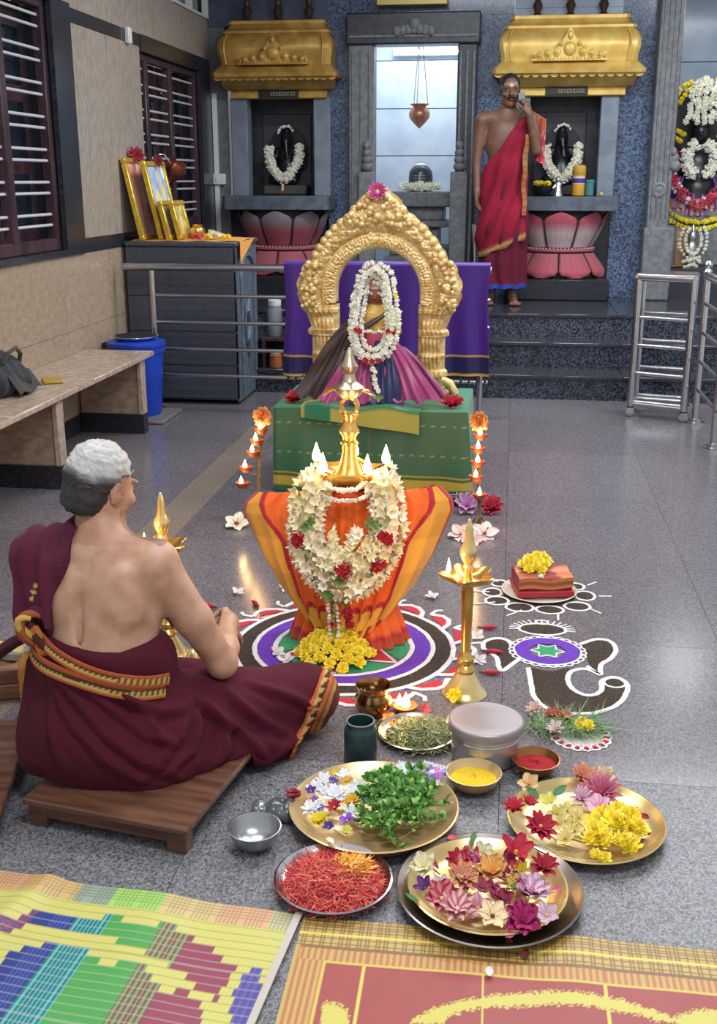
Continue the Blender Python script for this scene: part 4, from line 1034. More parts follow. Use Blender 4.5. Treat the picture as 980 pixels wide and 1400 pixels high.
# elephant-headed drawing
ek = thing('elephant_kolam', 'powder drawing of an elephant head with curled trunk on the floor', 'kolam', (0, 0, 0))
poly('trunk', sm2([(.102, 3.261), (.169, 3.248), (.233, 3.279), (.223, 3.203), (.23, 3.14), (.259, 3.097), (.292, 3.094), (.321, 3.129), (.33, 3.201), (.37, 3.231), (.401, 3.195), (.398, 3.132), (.368, 3.052), (.318, 2.994), (.264, 2.968), (.2, 2.964), (.148, 2.993), (.117, 3.062), (.108, 3.155)], 120), PK, ek)
poly('ear', sm2([(-.042, 3.447), (-.012, 3.48), (.025, 3.475), (.045, 3.403), (.074, 3.331), (.017, 3.232), (-.002, 3.333), (-.037, 3.392)], 70), PK, ek)
poly('ear', sm2([(.279, 3.472), (.327, 3.517), (.371, 3.513), (.388, 3.45), (.368, 3.375), (.331, 3.318), (.323, 3.249), (.299, 3.314), (.29, 3.4)], 70), PK, ek)
for nm, pts, n in (('white_line', [(.102, 3.261), (.108, 3.155), (.117, 3.062), (.148, 2.993), (.2, 2.964), (.264, 2.968), (.318, 2.994), (.368, 3.052), (.398, 3.132), (.401, 3.195), (.37, 3.231), (.33, 3.201), (.321, 3.129), (.292, 3.094), (.259, 3.097), (.23, 3.14), (.223, 3.203), (.24, 3.26), (.285, 3.28), (.325, 3.245)], 90),
                   ('white_line', [(.075, 3.335), (.017, 3.232), (-.002, 3.333), (-.042, 3.392), (-.045, 3.447), (-.012, 3.485), (.03, 3.48), (.05, 3.44)], 60), ('white_line', [(.275, 3.475), (.327, 3.522), (.375, 3.518), (.392, 3.45), (.37, 3.375), (.333, 3.318), (.325, 3.245), (.29, 3.30)], 60)):
    lb = B(); line(lb, [(p[0], p[1]) for p in smooth_path([(x, y, 0) for x, y in pts], n)], .0085); obj(nm, lb, PW, ek)
lb = B(); line(lb, [(.366 + .033 * math.cos(a), 3.19 + .034 * math.sin(a)) for a in np.linspace(0, 2 * PI, 24, endpoint=False)], .005, True); obj('white_line', lb, PW, ek)
EC = (.166, 3.404)
obj('purple_disc', annulus(.058, .107, .0004, .003, 64, .98, .001), PP, ek, loc=(*EC, .0005))
st = []
for k in range(12): a = k * PI / 6; r = .056 if k % 2 == 0 else .032; st.append((EC[0] + r * math.cos(a), EC[1] + r * math.sin(a)))
poly('green_star', st, PG, ek, .003)
lb = B(); line(lb, st, .005, True)
for k in range(6): a = k * PI / 3; line(lb, [EC, (EC[0] + .05 * math.cos(a), EC[1] + .05 * math.sin(a))], .003)
obj('white_star_line', lb, PW, ek, kind='stuff')
lb = B()
for k in range(26):
    a = 2 * PI * k / 26; line(lb, [(EC[0] + (.118 + .009 * math.cos(q)) * math.cos(a + .11 * math.sin(q)), EC[1] + (.118 + .009 * math.cos(q)) * math.sin(a + .11 * math.sin(q))) for q in np.linspace(0, 2 * PI, 8, endpoint=False)], .0035, True)
line(lb, [(EC[0] + .109 * math.cos(a), EC[1] + .107 * math.sin(a)) for a in np.linspace(0, 2 * PI, 60, endpoint=False)], .004, True)
obj('scalloped_rim', lb, PW, ek, kind='stuff')
cp = [(.153 + .081 * math.cos(a), 3.588 + .05 * math.sin(a)) for a in np.linspace(0, 2 * PI, 32, endpoint=False)]
poly('crown', cp, PK, ek); lb = B(); line(lb, cp, .0055, True)
for a in np.linspace(-.1, PI + .1, 17): line(lb, [(.153 + .084 * math.cos(a), 3.588 + .052 * math.sin(a)), (.153 + .115 * math.cos(a), 3.588 + .085 * math.sin(a))], .003)
line(lb, [(.153 + .022 * math.cos(a), 3.652 + .02 * math.sin(a)) for a in np.linspace(0, 2 * PI, 12, endpoint=False)], .004, True)
obj('crown_rays', lb, PW, ek, kind='stuff')
# lotus-petal drawing under the wrapped book
pk = thing('petal_kolam', 'powder drawing of black petals with white outlines around the steel plate', 'kolam', (0, 0, 0))
for (x, y, a, b_) in [(-.026, 3.926, .029, .036), (-.007, 3.84, .037, .036), (.075, 3.785, .044, .036), (.184, 3.775, .044, .033), (.285, 3.822, .041, .036), (.319, 3.935, .031, .042), (.0, 4.026, .026, .029), (.29, 4.03, .026, .03)]:
    e = [(x + a * math.cos(q), y + b_ * math.sin(q)) for q in np.linspace(0, 2 * PI, 22, endpoint=False)]
    poly('black_petal', e, PK, pk); lb = B(); line(lb, [(x + (a + .006) * math.cos(q), y + (b_ + .006) * math.sin(q)) for q in np.linspace(0, 2 * PI, 22, endpoint=False)], .0055, True); obj('petal_outline', lb, PW, pk)
    dx, dy = x - .145, y - 3.92; d_ = math.hypot(dx, dy); lb = B(); line(lb, [(x + dx / d_ * .03 + .02, y + dy / d_ * .03), (x + dx / d_ * .10, y + dy / d_ * .10)], .004); obj('white_ray', lb, PW, pk)
sk = thing('small_kolam', 'small white powder ring with red dots under the grass and yellow flowers', 'kolam', (.242, 2.83, 0))
obj('white_ring', annulus(.0, .072, .0003, .0016, 40), M('powder_pale', '#cfc6c6', rough=.95), sk)
lb = B()
for k in range(18):
    a = 2 * PI * k / 18; line(lb, [(.07 * math.cos(a) + .015 * math.cos(q), .07 * math.sin(a) + .015 * math.sin(q)) for q in np.linspace(0, 2 * PI, 10, endpoint=False)], .004, True)
obj('looped_rim', lb, PW, sk, kind='stuff')
for k in range(18):
    a = 2 * PI * k / 18; obj('red_dot', B().lathe([(.008, 0), (.007, .003), (0, .004)], 8), PRd, sk, loc=(.07 * math.cos(a), .07 * math.sin(a), .0004))
# ================================================================== PEOPLE AND IDOLS
def V3(*a): return np.array(a, float)
def rotm(yaw, pitch=0, roll=0): return (Matrix.Rotation(yaw, 3, 'Z') @ Matrix.Rotation(pitch, 3, 'X') @ Matrix.Rotation(roll, 3, 'Y'))
def head_parts(c, R, s=1.0, face=True):
    c = np.array(c, float); T = lambda p: c + np.array(R @ Vector(p)) * s
    E = lambda p, r, RR=None: ell(T(p), np.array(r) * s, R if RR is None else R @ RR)
    out = [(E((0, -.012, .032), (.072, .092, .084)), 0), (E((0, .03, -.03), (.058, .064, .078)), .03), (rcone(T((0, .035, -.075)), T((0, .068, -.098)), .04 * s, .022 * s), .025),
           (rcone(T((-.045, .0, -.06)), T((-.02, .055, -.095)), .02 * s, .018 * s), .02), (rcone(T((.045, .0, -.06)), T((.02, .055, -.095)), .02 * s, .018 * s), .02)]
    for sx in (-1, 1):
        out += [(E((sx * .075, -.012, -.012), (.0075, .019, .031), rotm(sx * -.35)), .006), (E((sx * .083, -.008, -.004), (.005, .010, .014)), -.004),
                (E((sx * .030, .098, .004), (.017, .016, .010)), -.008), (E((sx * .030, .078, .002), (.013, .013, .011)), .002), (E((sx * .030, .085, .022), (.024, .012, .006)), .008), (E((sx * .042, .07, -.028), (.02, .016, .016)), .02)]
    out += [(rcone(T((0, .090, .012)), T((0, .108, -.024)), .009 * s, .014 * s), .010), (E((-.012, .100, -.028), (.008, .009, .007)), .006), (E((.012, .100, -.028), (.008, .009, .007)), .006),
            (E((0, .094, -.052), (.024, .010, .006)), .006), (E((0, .092, -.064), (.020, .010, .007)), .006), (E((0, .104, -.058), (.022, .006, .0022)), -.003)]
    return out
def hand_parts(w, d, n, curl=.6, s=1.0, thumb_side=1, spread=.06, tcurl=.5):
    w = np.array(w, float); d = Vector(d).normalized(); n = Vector(n); n = (n - d * n.dot(d)).normalized(); sd = d.cross(n) * thumb_side
    A = lambda a, b, c: w + (np.array(d) * a + np.array(sd) * b + np.array(n) * c) * s
    R = Matrix((sd, d, n)).transposed()
    out = [(ell(A(.045, 0, 0), np.array((.040, .052, .016)) * s, R), .012), (rcone(A(0, 0, 0), A(.03, .0, 0), .024 * s, .026 * s), .015)]
    for i, (b, L0) in enumerate(((.031, .070), (.010, .079), (-.011, .073), (-.030, .057))):
        p = A(.085 - abs(i - 1) * .004, b, 0); ang = 0; dirn = d + sd * spread * (1.2 - i * .8)
        for k, (fr, r0, r1, cu) in enumerate(((.46, .0092, .0085, .75), (.30, .0085, .0078, 1.0), (.24, .0078, .0062, .7))):
            ang += curl * cu * (1 + .06 * i); dd = dirn.normalized() * math.cos(ang) + n * math.sin(ang)
            q = p + np.array(dd) * L0 * fr * s; out.append((rcone(p, q, r0 * s, r1 * s), .0035)); p = q
    p = A(.022, .030, .006); ang = .0
    for k, (ln, r0, r1) in enumerate(((.040, .013, .011), (.030, .0105, .0095), (.025, .0095, .007))):
        ang += tcurl * (.2 if k == 0 else .5); dd = (sd * .75 + d * .75).normalized() * math.cos(ang) + (n * .8 + d * .3 - sd * .3).normalized() * math.sin(ang)
        q = p + np.array(dd) * ln * s; out.append((rcone(p, q, r0 * s, r1 * s), .006 if k == 0 else .0035)); p = q
    return out
CL = lambda h, V, a=.08, s=25, sd=0: np.tile(L(h), (len(V), 1)) * (1 + a * noise3(V, s, sd))[:, None]

# ---------------- the seated man
PO = (-.93, 2.42, 0)
W = lambda x, y, z: (x + .93, y - 2.42, z)
pr = thing('person', 'seated man with grey hair, bare back and maroon dhoti, facing away towards the lamp', 'person', PO)
HR = rotm(math.radians(-25), math.radians(-16)); HC = W(-1.012, 2.565, .757); HS = .95
tor = [(ell(W(-.985, 2.425, .30), (.148, .105, .15)), 0), (ell(W(-.992, 2.47, .475), (.157, .098, .165), rotm(0, -.18)), .06), (ell(W(-.97, 2.40, .17), (.17, .13, .11)), .08),
       (rcone(W(-1.005, 2.515, .60), W(-.855, 2.485, .592), .062, .052), .05), (rcone(W(-1.005, 2.515, .60), W(-1.15, 2.50, .592), .062, .052), .05),
       (ell(W(-.91, 2.405, .525), (.05, .026, .075), rotm(.3, -.2)), .03), (ell(W(-1.075, 2.41, .525), (.05, .026, .075), rotm(-.3, -.2)), .03),
       (rcone(W(-1.006, 2.52, .59), W(-1.01, 2.545, .70), .062, .054), .045), (rcone(W(-1.02, 2.385, .56), W(-1.0, 2.345, .28), .006, .006), -.02)]
armR = [(rcone(W(-.845, 2.478, .582), W(-.765, 2.505, .43), .053, .045), .035), (rcone(W(-.765, 2.505, .43), W(-.706, 2.54, .300), .045, .037), .02), (rcone(W(-.706, 2.54, .298), W(-.72, 2.62, .305), .038, .037), .02), (rcone(W(-.72, 2.62, .305), W(-.742, 2.75, .318), .036, .025), .02)]
armL = [(rcone(W(-1.155, 2.50, .582), W(-1.17, 2.62, .36), .053, .040), .035), (rcone(W(-1.17, 2.62, .36), W(-1.02, 2.80, .31), .038, .026), .02)]
bodyf = blend(tor + armR + hand_parts(W(-.742, 2.755, .318), (-.12, .8, -.15), (-.8, -.1, -.55), .75, .95, -1) + armL + hand_parts(W(-1.02, 2.80, .31), (.7, .6, -.1), (.3, -.3, -.9), .6, .95, 1) + [(f, k if i else .035) for i, (f, k) in enumerate(head_parts(HC, HR, HS))])
def skincol(V):
    c = CL('#bd947c', V, .05, 18)
    c = c * (1 + .04 * noise3(V, 7, 2))[:, None]
    hc = np.array(HC); q = (V - hc) @ np.array(HR)      # head-local
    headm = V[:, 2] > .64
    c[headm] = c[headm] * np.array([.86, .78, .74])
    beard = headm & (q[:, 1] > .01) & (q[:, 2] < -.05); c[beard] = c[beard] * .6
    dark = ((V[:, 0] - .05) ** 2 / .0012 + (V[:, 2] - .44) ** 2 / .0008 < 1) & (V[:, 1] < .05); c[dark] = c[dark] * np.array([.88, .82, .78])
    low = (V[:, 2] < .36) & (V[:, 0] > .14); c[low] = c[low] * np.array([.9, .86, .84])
    return c
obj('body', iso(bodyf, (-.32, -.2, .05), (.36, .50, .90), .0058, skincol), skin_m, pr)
# hair
hp = lambda p: np.array(HC) + np.array(HR @ Vector(p)) * HS
scalp = blend([(ell(hp((0, -.014, .034)), (.0735, .0925, .0835), HR), 0), (ell(hp((0, -.058, -.03)), (.058, .047, .057), HR), .03)])
def hairf(P):
    q = (P - np.array(HC)) @ np.array(HR)
    line_ = np.where(q[:, 2] > .035, q[:, 1] - (.062 - .25 * np.maximum(0, .085 - q[:, 2])), np.where(np.abs(q[:, 0]) > .055, q[:, 1] - (.012 if False else -.002 + .4 * np.minimum(0, q[:, 2] + .01)), q[:, 1] - .0))
    lower = -(q[:, 2] + .078 - .2 * np.abs(q[:, 0]))
    return np.maximum(np.maximum(scalp(P), line_ * .7), lower * .8)
def haircol(V):
    q = (V - np.array(HC)) @ np.array(HR); st = .5 + .5 * np.sin(q[:, 0] * 420 + 14 * np.sin(q[:, 2] * 60 + q[:, 1] * 45) + 6 * np.sin(q[:, 1] * 130))
    t = np.clip((q[:, 2] - .008 + .02 * noise3(V, 40)) / .05, 0, 1)[:, None]
    c = (L('#b9b8b4') * t + L('#2e2a29') * (1 - t)) * (.85 + .22 * st[:, None] + .12 * noise3(V, 120)[:, None])
    bald = np.clip(1.4 - np.linalg.norm((q - np.array((.012, .03, .105))) / np.array((.035, .055, .05)), axis=1), 0, 1)[:, None] * .6
    return c * (1 - bald) + L('#b98d76') * bald
def hairdisp(V):
    q = (V - np.array(HC)) @ np.array(HR); return .0010 * np.sin(q[:, 0] * 330 + 12 * np.sin(q[:, 2] * 55 + q[:, 1] * 40)) + .0030 * noise3(V, 70) + .002 * noise3(V, 150, 4)
obj('hair', iso(hairf, hp((0, 0, .03)) - .13, hp((0, 0, .03)) + .13, .0042, haircol, hairdisp), M('hair', attr=True, rough=.6), pr)

# dhoti
MR = '#480e20'
CREASE = [[(-0.17, -0.079, 0.389), (-0.13, -0.111, 0.364), (-0.097, -0.125, 0.332), (-0.063, -0.137, 0.296), (-0.024, -0.153, 0.261), (0.015, -0.167, 0.225), (0.055, -0.166, 0.194), (0.094, -0.161, 0.159), (0.134, -0.147, 0.129), (0.172, -0.111, 0.095), (0.189, -0.085, 0.073)], [(-0.155, -0.1, 0.362), (-0.13, -0.116, 0.317), (-0.103, -0.136, 0.276), (-0.065, -0.162, 0.242), (-0.021, -0.178, 0.208), (0.016, -0.181, 0.166), (0.054, -0.173, 0.138), (0.092, -0.164, 0.108), (0.092, -0.164, 0.108)], [(0.147, 0.026, 0.298), (0.161, -0.0, 0.278), (0.173, -0.02, 0.255), (0.178, -0.045, 0.232), (0.174, -0.075, 0.207), (0.169, -0.098, 0.181), (0.151, -0.125, 0.166), (0.132, -0.145, 0.149), (0.132, -0.145, 0.149)], [(0.168, 0.011, 0.272), (0.192, 0.014, 0.248), (0.216, 0.02, 0.223), (0.234, 0.024, 0.198), (0.248, 0.026, 0.174), (0.261, 0.029, 0.149), (0.26, 0.015, 0.128), (0.259, 0.001, 0.107), (0.248, -0.016, 0.091), (0.229, -0.041, 0.083), (0.219, -0.052, 0.079)], [(-0.035, -0.128, 0.354), (-0.001, -0.127, 0.337), (0.031, -0.121, 0.317), (0.063, -0.112, 0.298), (0.094, -0.1, 0.279), (0.125, -0.089, 0.26), (0.145, -0.071, 0.256), (0.163, -0.05, 0.25), (0.163, -0.05, 0.25)], [(-0.146, -0.109, 0.309), (-0.138, -0.129, 0.262), (-0.126, -0.158, 0.22), (-0.112, -0.173, 0.181), (-0.094, -0.179, 0.147), (-0.087, -0.177, 0.127)], [(0.196, 0.008, 0.24), (0.24, 0.03, 0.194), (0.284, 0.057, 0.144), (0.317, 0.073, 0.1), (0.336, 0.084, 0.058), (0.343, 0.102, 0.03)], [(0.291, 0.153, 0.232), (0.333, 0.17, 0.21), (0.374, 0.194, 0.184), (0.408, 0.216, 0.159), (0.436, 0.233, 0.135), (0.45, 0.243, 0.123)], [(0.446, 0.24, 0.104), (0.416, 0.227, 0.066), (0.398, 0.157, 0.059), (0.37, 0.124, 0.041), (0.337, 0.097, 0.028), (0.318, 0.092, 0.016)], [(-0.101, -0.117, 0.373), (-0.055, -0.129, 0.344), (-0.013, -0.133, 0.311), (0.028, -0.135, 0.278), (0.07, -0.136, 0.247), (0.11, -0.133, 0.214), (0.134, -0.122, 0.203), (0.158, -0.108, 0.189), (0.158, -0.108, 0.189)], [(0.18, 0.003, 0.257), (0.19, -0.011, 0.237), (0.199, -0.02, 0.214), (0.202, -0.034, 0.192), (0.199, -0.055, 0.171), (0.196, -0.073, 0.149), (0.179, -0.102, 0.14), (0.16, -0.126, 0.129), (0.16, -0.126, 0.129)], [(0.032, -0.119, 0.335), (0.06, -0.113, 0.3), (0.089, -0.111, 0.267), (0.116, -0.115, 0.236), (0.137, -0.119, 0.205), (0.147, -0.119, 0.188)], [(0.231, 0.089, 0.249), (0.268, 0.085, 0.216), (0.302, 0.097, 0.176), (0.336, 0.121, 0.137), (0.371, 0.15, 0.103), (0.39, 0.164, 0.087)]]
seat = lambda P: np.where((P[:, 0] < .31) & (P[:, 1] < .12), .074 - P[:, 2], .004 - P[:, 2])
dh0 = blend([(ell(W(-.965, 2.40, .16), (.215, .165, .165)), 0), (ell(W(-.975, 2.425, .345), (.182, .132, .12)), .07), (rcone(W(-1.13, 2.36, .10), W(-1.15, 2.44, .30), .06, .045), .06),
             (rcone(W(-.85, 2.45, .17), W(-.535, 2.745, .115), .125, .088), .06), (rcone(W(-.535, 2.745, .11), W(-.92, 2.85, .08), .080, .06), .05),
             (rcone(W(-.84, 2.36, .10), W(-.57, 2.60, .045), .09, .045), .06), (rcone(W(-1.03, 2.48, .17), W(-1.17, 2.82, .12), .12, .085), .06), (rcone(W(-1.17, 2.82, .11), W(-.85, 2.87, .07), .08, .06), .05)])
inner = blend([(ell(W(-.985, 2.43, .40), (.130, .09, .10)), 0)])
def dhf(P): return np.maximum(np.maximum(dh0(P), seat(P)), P[:, 2] - (.425 - .13 * (P[:, 0] + .2) + .25 * np.maximum(0, P[:, 0] - .02)))
def folds(V):
    x, y, z = V[:, 0], V[:, 1], V[:, 2]
    # swags falling from the left waist towards the front-right, and creases radiating from the right hip
    s1 = np.sin((z * 1.0 - .42 * (x + .2) + .35 * (x + .1) ** 2) * 78 + 2.0 * noise3(V, 5)); m1 = np.clip(.5 - y * 3 + .2, 0, 1) * np.clip((.33 - z) * 6, 0, 1)
    an = np.arctan2(z - .30, x - .12); s2 = np.sin(an * 12 + 1.2 * noise3(V, 6, 3)); m2 = np.clip(1 - np.abs(x - .18) * 4, 0, 1) * np.clip((.32 - z) * 8, 0, 1)
    s3 = np.sin(x * 26 + z * 60 + 3 * noise3(V, 5, 9)); m3 = np.clip((x - .2) * 4, 0, 1)
    out = .0028 * s3 * m3 + .0035 * noise3(V, 12, 5) + .0015 * noise3(V, 40, 2)
    for n_, poly_ in enumerate(CREASE):
        Q = np.array(poly_); d = np.full(len(V), 9.0); sg = np.zeros(len(V)); tt = np.zeros(len(V))
        for k, (a, b) in enumerate(zip(Q, Q[1:])):
            ab = b - a; t = np.clip(((V - a) @ ab) / (ab @ ab + 1e-9), 0, 1); w_ = V - a - t[:, None] * ab; dd = np.linalg.norm(w_, axis=1)
            m = dd < d; d = np.where(m, dd, d); sg = np.where(m, w_[:, 2], sg); tt = np.where(m, (k + t) / (len(Q) - 1), tt)
        wv = .013; fade = np.sin(PI * np.clip(tt * .92 + .06, 0, 1)) ** .5
        out += fade * (.0105 * np.exp(-(d / wv) ** 2) - .0075 * np.exp(-((d - wv * 1.9) / (wv * .8)) ** 2) * (sg < 0))
    return out
def dhcol(V):
    c = CL(MR, V, .10, 9, 4); n = np.sin(V[:, 2] * 900) * .05; return c * (1 + n)[:, None]
cloth_mat = lambda: M('maroon_cloth', attr=True, rough=.85, sheen=.02, spec=.25)
obj('dhoti', iso(dhf, (-.40, -.26, 0), (.56, .56, .47), .0062, dhcol, folds), cloth_mat, pr)
# hem border at the right knee: the last few centimetres of the wrap, laid on the cloth
def hemf(P):
    d = (P - np.array(W(-.60, 2.60, .06))) @ np.array((.93, .05, -.35))
    return np.maximum(np.maximum(dhf(P) - .0055, .070 - d), np.maximum(P[:, 1] - .42, .003 - P[:, 2]))
def hemcol(V):
    d = (V - np.array(W(-.60, 2.60, .06))) @ np.array((.93, .05, -.35)) - .070
    al = V @ np.array((-.35, .3, .9)); tri = np.abs((al * 45) % 1 - .5) * 2
    c = np.tile(L('#b5582f'), (len(V), 1)); g = (d > .010) & (d < .030); c[g] = L('#4a2a1c'); gg = g & (d < .010 + .020 * tri); c[gg] = L('#b99a5c'); e = (d > .040); c[e] = L('#7a4a24'); e2 = d > .046; c[e2] = L('#9a7440'); e3 = d > .056; c[e3] = L('#4c1a22')
    return c
obj('dhoti_border', iso(hemf, (.20, -.1, 0), (.56, .44, .30), .005, hemcol, folds), cloth_mat, pr)
# waist band across the back: two overlapping bordered turns
both = lambda P: smin(dhf(P), bodyf(P), .02)
def band(name, a0, a1, zf, w, cols, off, n=70):
    pts = []; cx, cy = W(-.975, 2.42, 0)[:2]
    for i in range(n):
        t = i / (n - 1); a = math.radians(a0 + (a1 - a0) * t); r0 = np.array([[cx + .30 * math.cos(a), cy + .26 * math.sin(a), zf(t)]]); dirn = np.array([[cx, cy, zf(t)]]) - r0; dirn /= np.linalg.norm(dirn)
        d = 0
        for _ in range(30): d += float(both(r0 + dirn * d)[0]) * .8
        pts.append((r0 + dirn * d)[0])
    pts = np.array(pts); nr = grad(both, pts, .01); nr[:, 2] *= .4; nr /= np.linalg.norm(nr, axis=1, keepdims=True)
    obj(name, ribbon(B(), pts, nr, w, cols, .006, off), cloth_mat, pr)
OB, GB, DB = L('#a4502c'), L('#c2a05a'), L('#4a2a1e')
tri = lambda lo: (lambda u: GB if abs((u * 34) % 1 - .5) * 2 > lo else DB)
band('waist_border', 175, 342, lambda t: .425 - .085 * t + .010 * math.sin(t * 5), .028, [OB, OB, tri(.25), tri(.5), tri(.75), OB], .019)
band('waist_border', 178, 338, lambda t: .400 - .095 * t - .004 * math.sin(t * 9), .036, [OB, OB, GB * .8, tri(.3), tri(.55), tri(.8), DB, OB, OB], .014)
# cloth over the left shoulder, with its knot
shl = blend([(lambda P: bodyf(P) - .014, 0), (rcone(W(-1.15, 2.47, .585), W(-1.165, 2.45, .46), .048, .045), .03), (rcone(W(-1.165, 2.45, .46), W(-1.15, 2.39, .41), .04, .025), .03), (rcone(W(-1.12, 2.55, .60), W(-1.13, 2.60, .42), .045, .04), .03)])
def shf(P):
    x = P[:, 0] + .0; pl = (P[:, 0] + .93 - .93 - (-.125 + .22 * (.60 - P[:, 2]) * -1.0)) * .95      # inner edge runs down and outward
    return np.maximum(np.maximum(shl(P), pl), np.maximum(.40 - P[:, 2], P[:, 2] - .68))
obj('shoulder_cloth', iso(shf, (-.36, -.14, .33), (-.08, .30, .70), .006, lambda V: np.where(((np.abs(V[:, 0] + .215 - .25 * (V[:, 2] - .5)) < .005) & (np.abs((V[:, 2] * 60) % 1 - .5) < .3) & (V[:, 2] > .50) & (V[:, 2] < .545))[:, None], L('#c9a64c'), CL('#521a30', V, .15, 14)), lambda V: .006 * np.sin(V[:, 0] * 120 + V[:, 2] * 18) + .004 * noise3(V, 22)), cloth_mat, pr)
kn = B(); kc = Vector(W(-1.118, 2.365, .450))
for k in range(7):
    a0 = k * .9; cols = [L('#4a1a2c'), L('#8a4a2a'), L('#b8944a'), L('#53202f'), L('#3a2418'), L('#a8622e'), L('#5c1c30')]
    pts = [kc + Vector((.030 * math.cos(a0 + q) * (1 + .2 * math.sin(k)), -.012 + .018 * math.sin(a0 * 2 + q), .038 * math.sin(a0 * .6 + q) - .003 * k)) for q in np.linspace(0, 4.2, 14)]
    kn.tube(pts, [.008 + .008 * math.sin(PI * i / 13) for i in range(14)], 8, col=cols[k], flat=.7)
obj('cloth_knot', kn, cloth_mat, pr, kind='stuff')
tl_ = [kc + Vector(p) for p in ((-.01, 0, -.02), (-.07, .01, -.05), (-.15, .05, -.11), (-.24, .12, -.20), (-.32, .2, -.30))]
obj('cloth_tail', B().tube(tl_, [.022, .03, .034, .04, .045], 12, col=L('#451626'), flat=.5), cloth_mat, pr)

# ---------------- wooden seat boards
def board(label, loc, rz, w, d, tk=.018, h=.075):
    t = thing('seat_board', label, 'board', loc, rz); wd = M('polished_wood', '#4a2e24', rough=.3, col2='#6f4c3a', nscale=5, ramp=(.3, .7), stretch=(1, 9, 9))
    obj('board_top', B().box(-w / 2, w / 2, -d / 2, d / 2, h - tk, h, bev=.004), wd, t)
    for sx in (-1, 1):
        for sy in (-1, 1): obj('foot', B().box(sx * (w / 2 - .035) - .025, sx * (w / 2 - .035) + .025, sy * (d / 2 - .03) - .02, sy * (d / 2 - .03) + .02, 0, h - tk, bev=.003), wd, t)
    for sy in (-1, 1): obj('rail', B().box(-w / 2 + .04, w / 2 - .04, sy * (d / 2 - .02) - .008, sy * (d / 2 - .02) + .008, h - tk - .03, h - tk), wd, t)
    return t
ang = math.atan2(2.116 - 2.193, -.687 + 1.12)
# board corner front-right at (-.687,2.116), front-left (-1.12,2.193)
w_, d_ = .44, .50; ca, sa = math.cos(ang), math.sin(ang)
fx, fy = (-.687 - 1.12) / 2, (2.116 + 2.193) / 2
board('low polished wooden seat board under the seated man', (fx - sa * d_ / 2, fy + ca * d_ / 2, 0), ang, w_, d_)
# second board to the left: right edge runs (-1.247,2.586) -> (-1.125,2.11)
ang2 = math.atan2(2.586 - 2.11, -1.247 + 1.125) - PI / 2
mx, my = (-1.247 - 1.125) / 2, (2.586 + 2.11) / 2
board('second wooden seat board, empty, cut by the edge beside the seated man', (mx - math.cos(ang2) * .22 - .012, my - math.sin(ang2) * .22, 0), ang2, .44, .49)

# ---------------- the standing man at the back
sm = thing('person', 'standing man in a red wrap and maroon dhoti holding a phone to his ear', 'person', (-.085, 9.12, .53))
SR = rotm(PI + .12, -.10); SC = (.015, -.02, 1.625)
stor = [(ell((0, 0, 1.00), (.15, .105, .16)), 0), (ell((0, 0, 1.25), (.165, .105, .20)), .06), (rcone((0, .0, 1.44), (-.185, .0, 1.415), .06, .05), .05), (rcone((0, 0, 1.44), (.175, 0, 1.425), .06, .05), .05), (rcone((0, .01, 1.42), (.01, -.005, 1.56), .06, .052), .04)]
sarm = [(rcone((-.195, 0, 1.40), (-.225, -.01, 1.12), .05, .038), .03), (rcone((-.225, -.01, 1.12), (-.215, -.06, .88), .036, .025), .015), (rcone((.195, 0, 1.41), (.235, -.07, 1.18), .05, .04), .03), (rcone((.235, -.07, 1.18), (.165, -.15, 1.44), .037, .026), .015)]
legs = [(rcone((-.08, 0, .5), (-.08, 0, .08), .06, .038), .03), (rcone((.08, 0, .5), (.09, 0, .08), .06, .038), .03), (rcone((-.08, .03, .035), (-.10, -.14, .022), .036, .026), .03), (rcone((.09, .03, .035), (.12, -.14, .022), .036, .026), .03)]
for fx_ in (-.10, .12):
    for k in range(5): legs.append((rcone((fx_ - .035 + k * .017, -.14, .02), (fx_ - .038 + k * .019, -.185 + abs(k - 1) * .006, .014), .012, .010), .006))
sbody = blend(stor + sarm + hand_parts((-.215, -.06, .88), (0, -.05, -1), (.9, -.2, 0), .35, 1, 1) + hand_parts((.165, -.15, 1.445), (-.25, .12, .95), (-.8, .6, .1), .75, 1, 1) + legs + [(f, k if i else .03) for i, (f, k) in enumerate(head_parts(SC, SR))])
def scol(V):
    c = CL('#745445', V, .08, 15); q = (V - np.array(SC)) @ np.array(SR); hm = V[:, 2] > 1.5
    ash = hm & (q[:, 2] > .03) & (q[:, 2] < .06) & (q[:, 1] > .05); c[ash] = c[ash] * .6 + L('#b9aea4') * .4
    dot = hm & (np.linalg.norm(q - np.array((0, .09, .04)), axis=1) < .014); c[dot] = L('#d8c8b0')
    lip = hm & (q[:, 1] > .07) & (np.abs(q[:, 2] + .06) < .008) & (np.abs(q[:, 0]) < .026); c[lip] = L('#6a3a34')
    eye = hm & (np.linalg.norm((np.abs(q) - np.array((.03, 0, 0))) * np.array((1, 0, 1)), axis=1) < .011) & (q[:, 1] > .06) & (np.abs(q[:, 2]) < .005); c[eye] = L('#8a7a70')
    pu = eye & (np.linalg.norm((np.abs(q) - np.array((.03, 0, 0))) * np.array((1, 0, 1)), axis=1) < .006); c[pu] = L('#1c1412')
    return c
obj('body', iso(sbody, (-.30, -.24, -.005), (.32, .16, 1.78), .0075, scol), skin_m, sm)
sp = lambda p: np.array(SC) + np.array(SR @ Vector(p))
sscalp = ell(sp((0, -.016, .036)), (.077, .097, .087), SR)
def shair(P):
    q = (P - np.array(SC)) @ np.array(SR); ln = np.where(q[:, 2] > .04, q[:, 1] - (.055 - .3 * np.maximum(0, .09 - q[:, 2])), q[:, 1] + .002)
    return np.maximum(np.maximum(sscalp(P), ln * .7), -(q[:, 2] + .06))
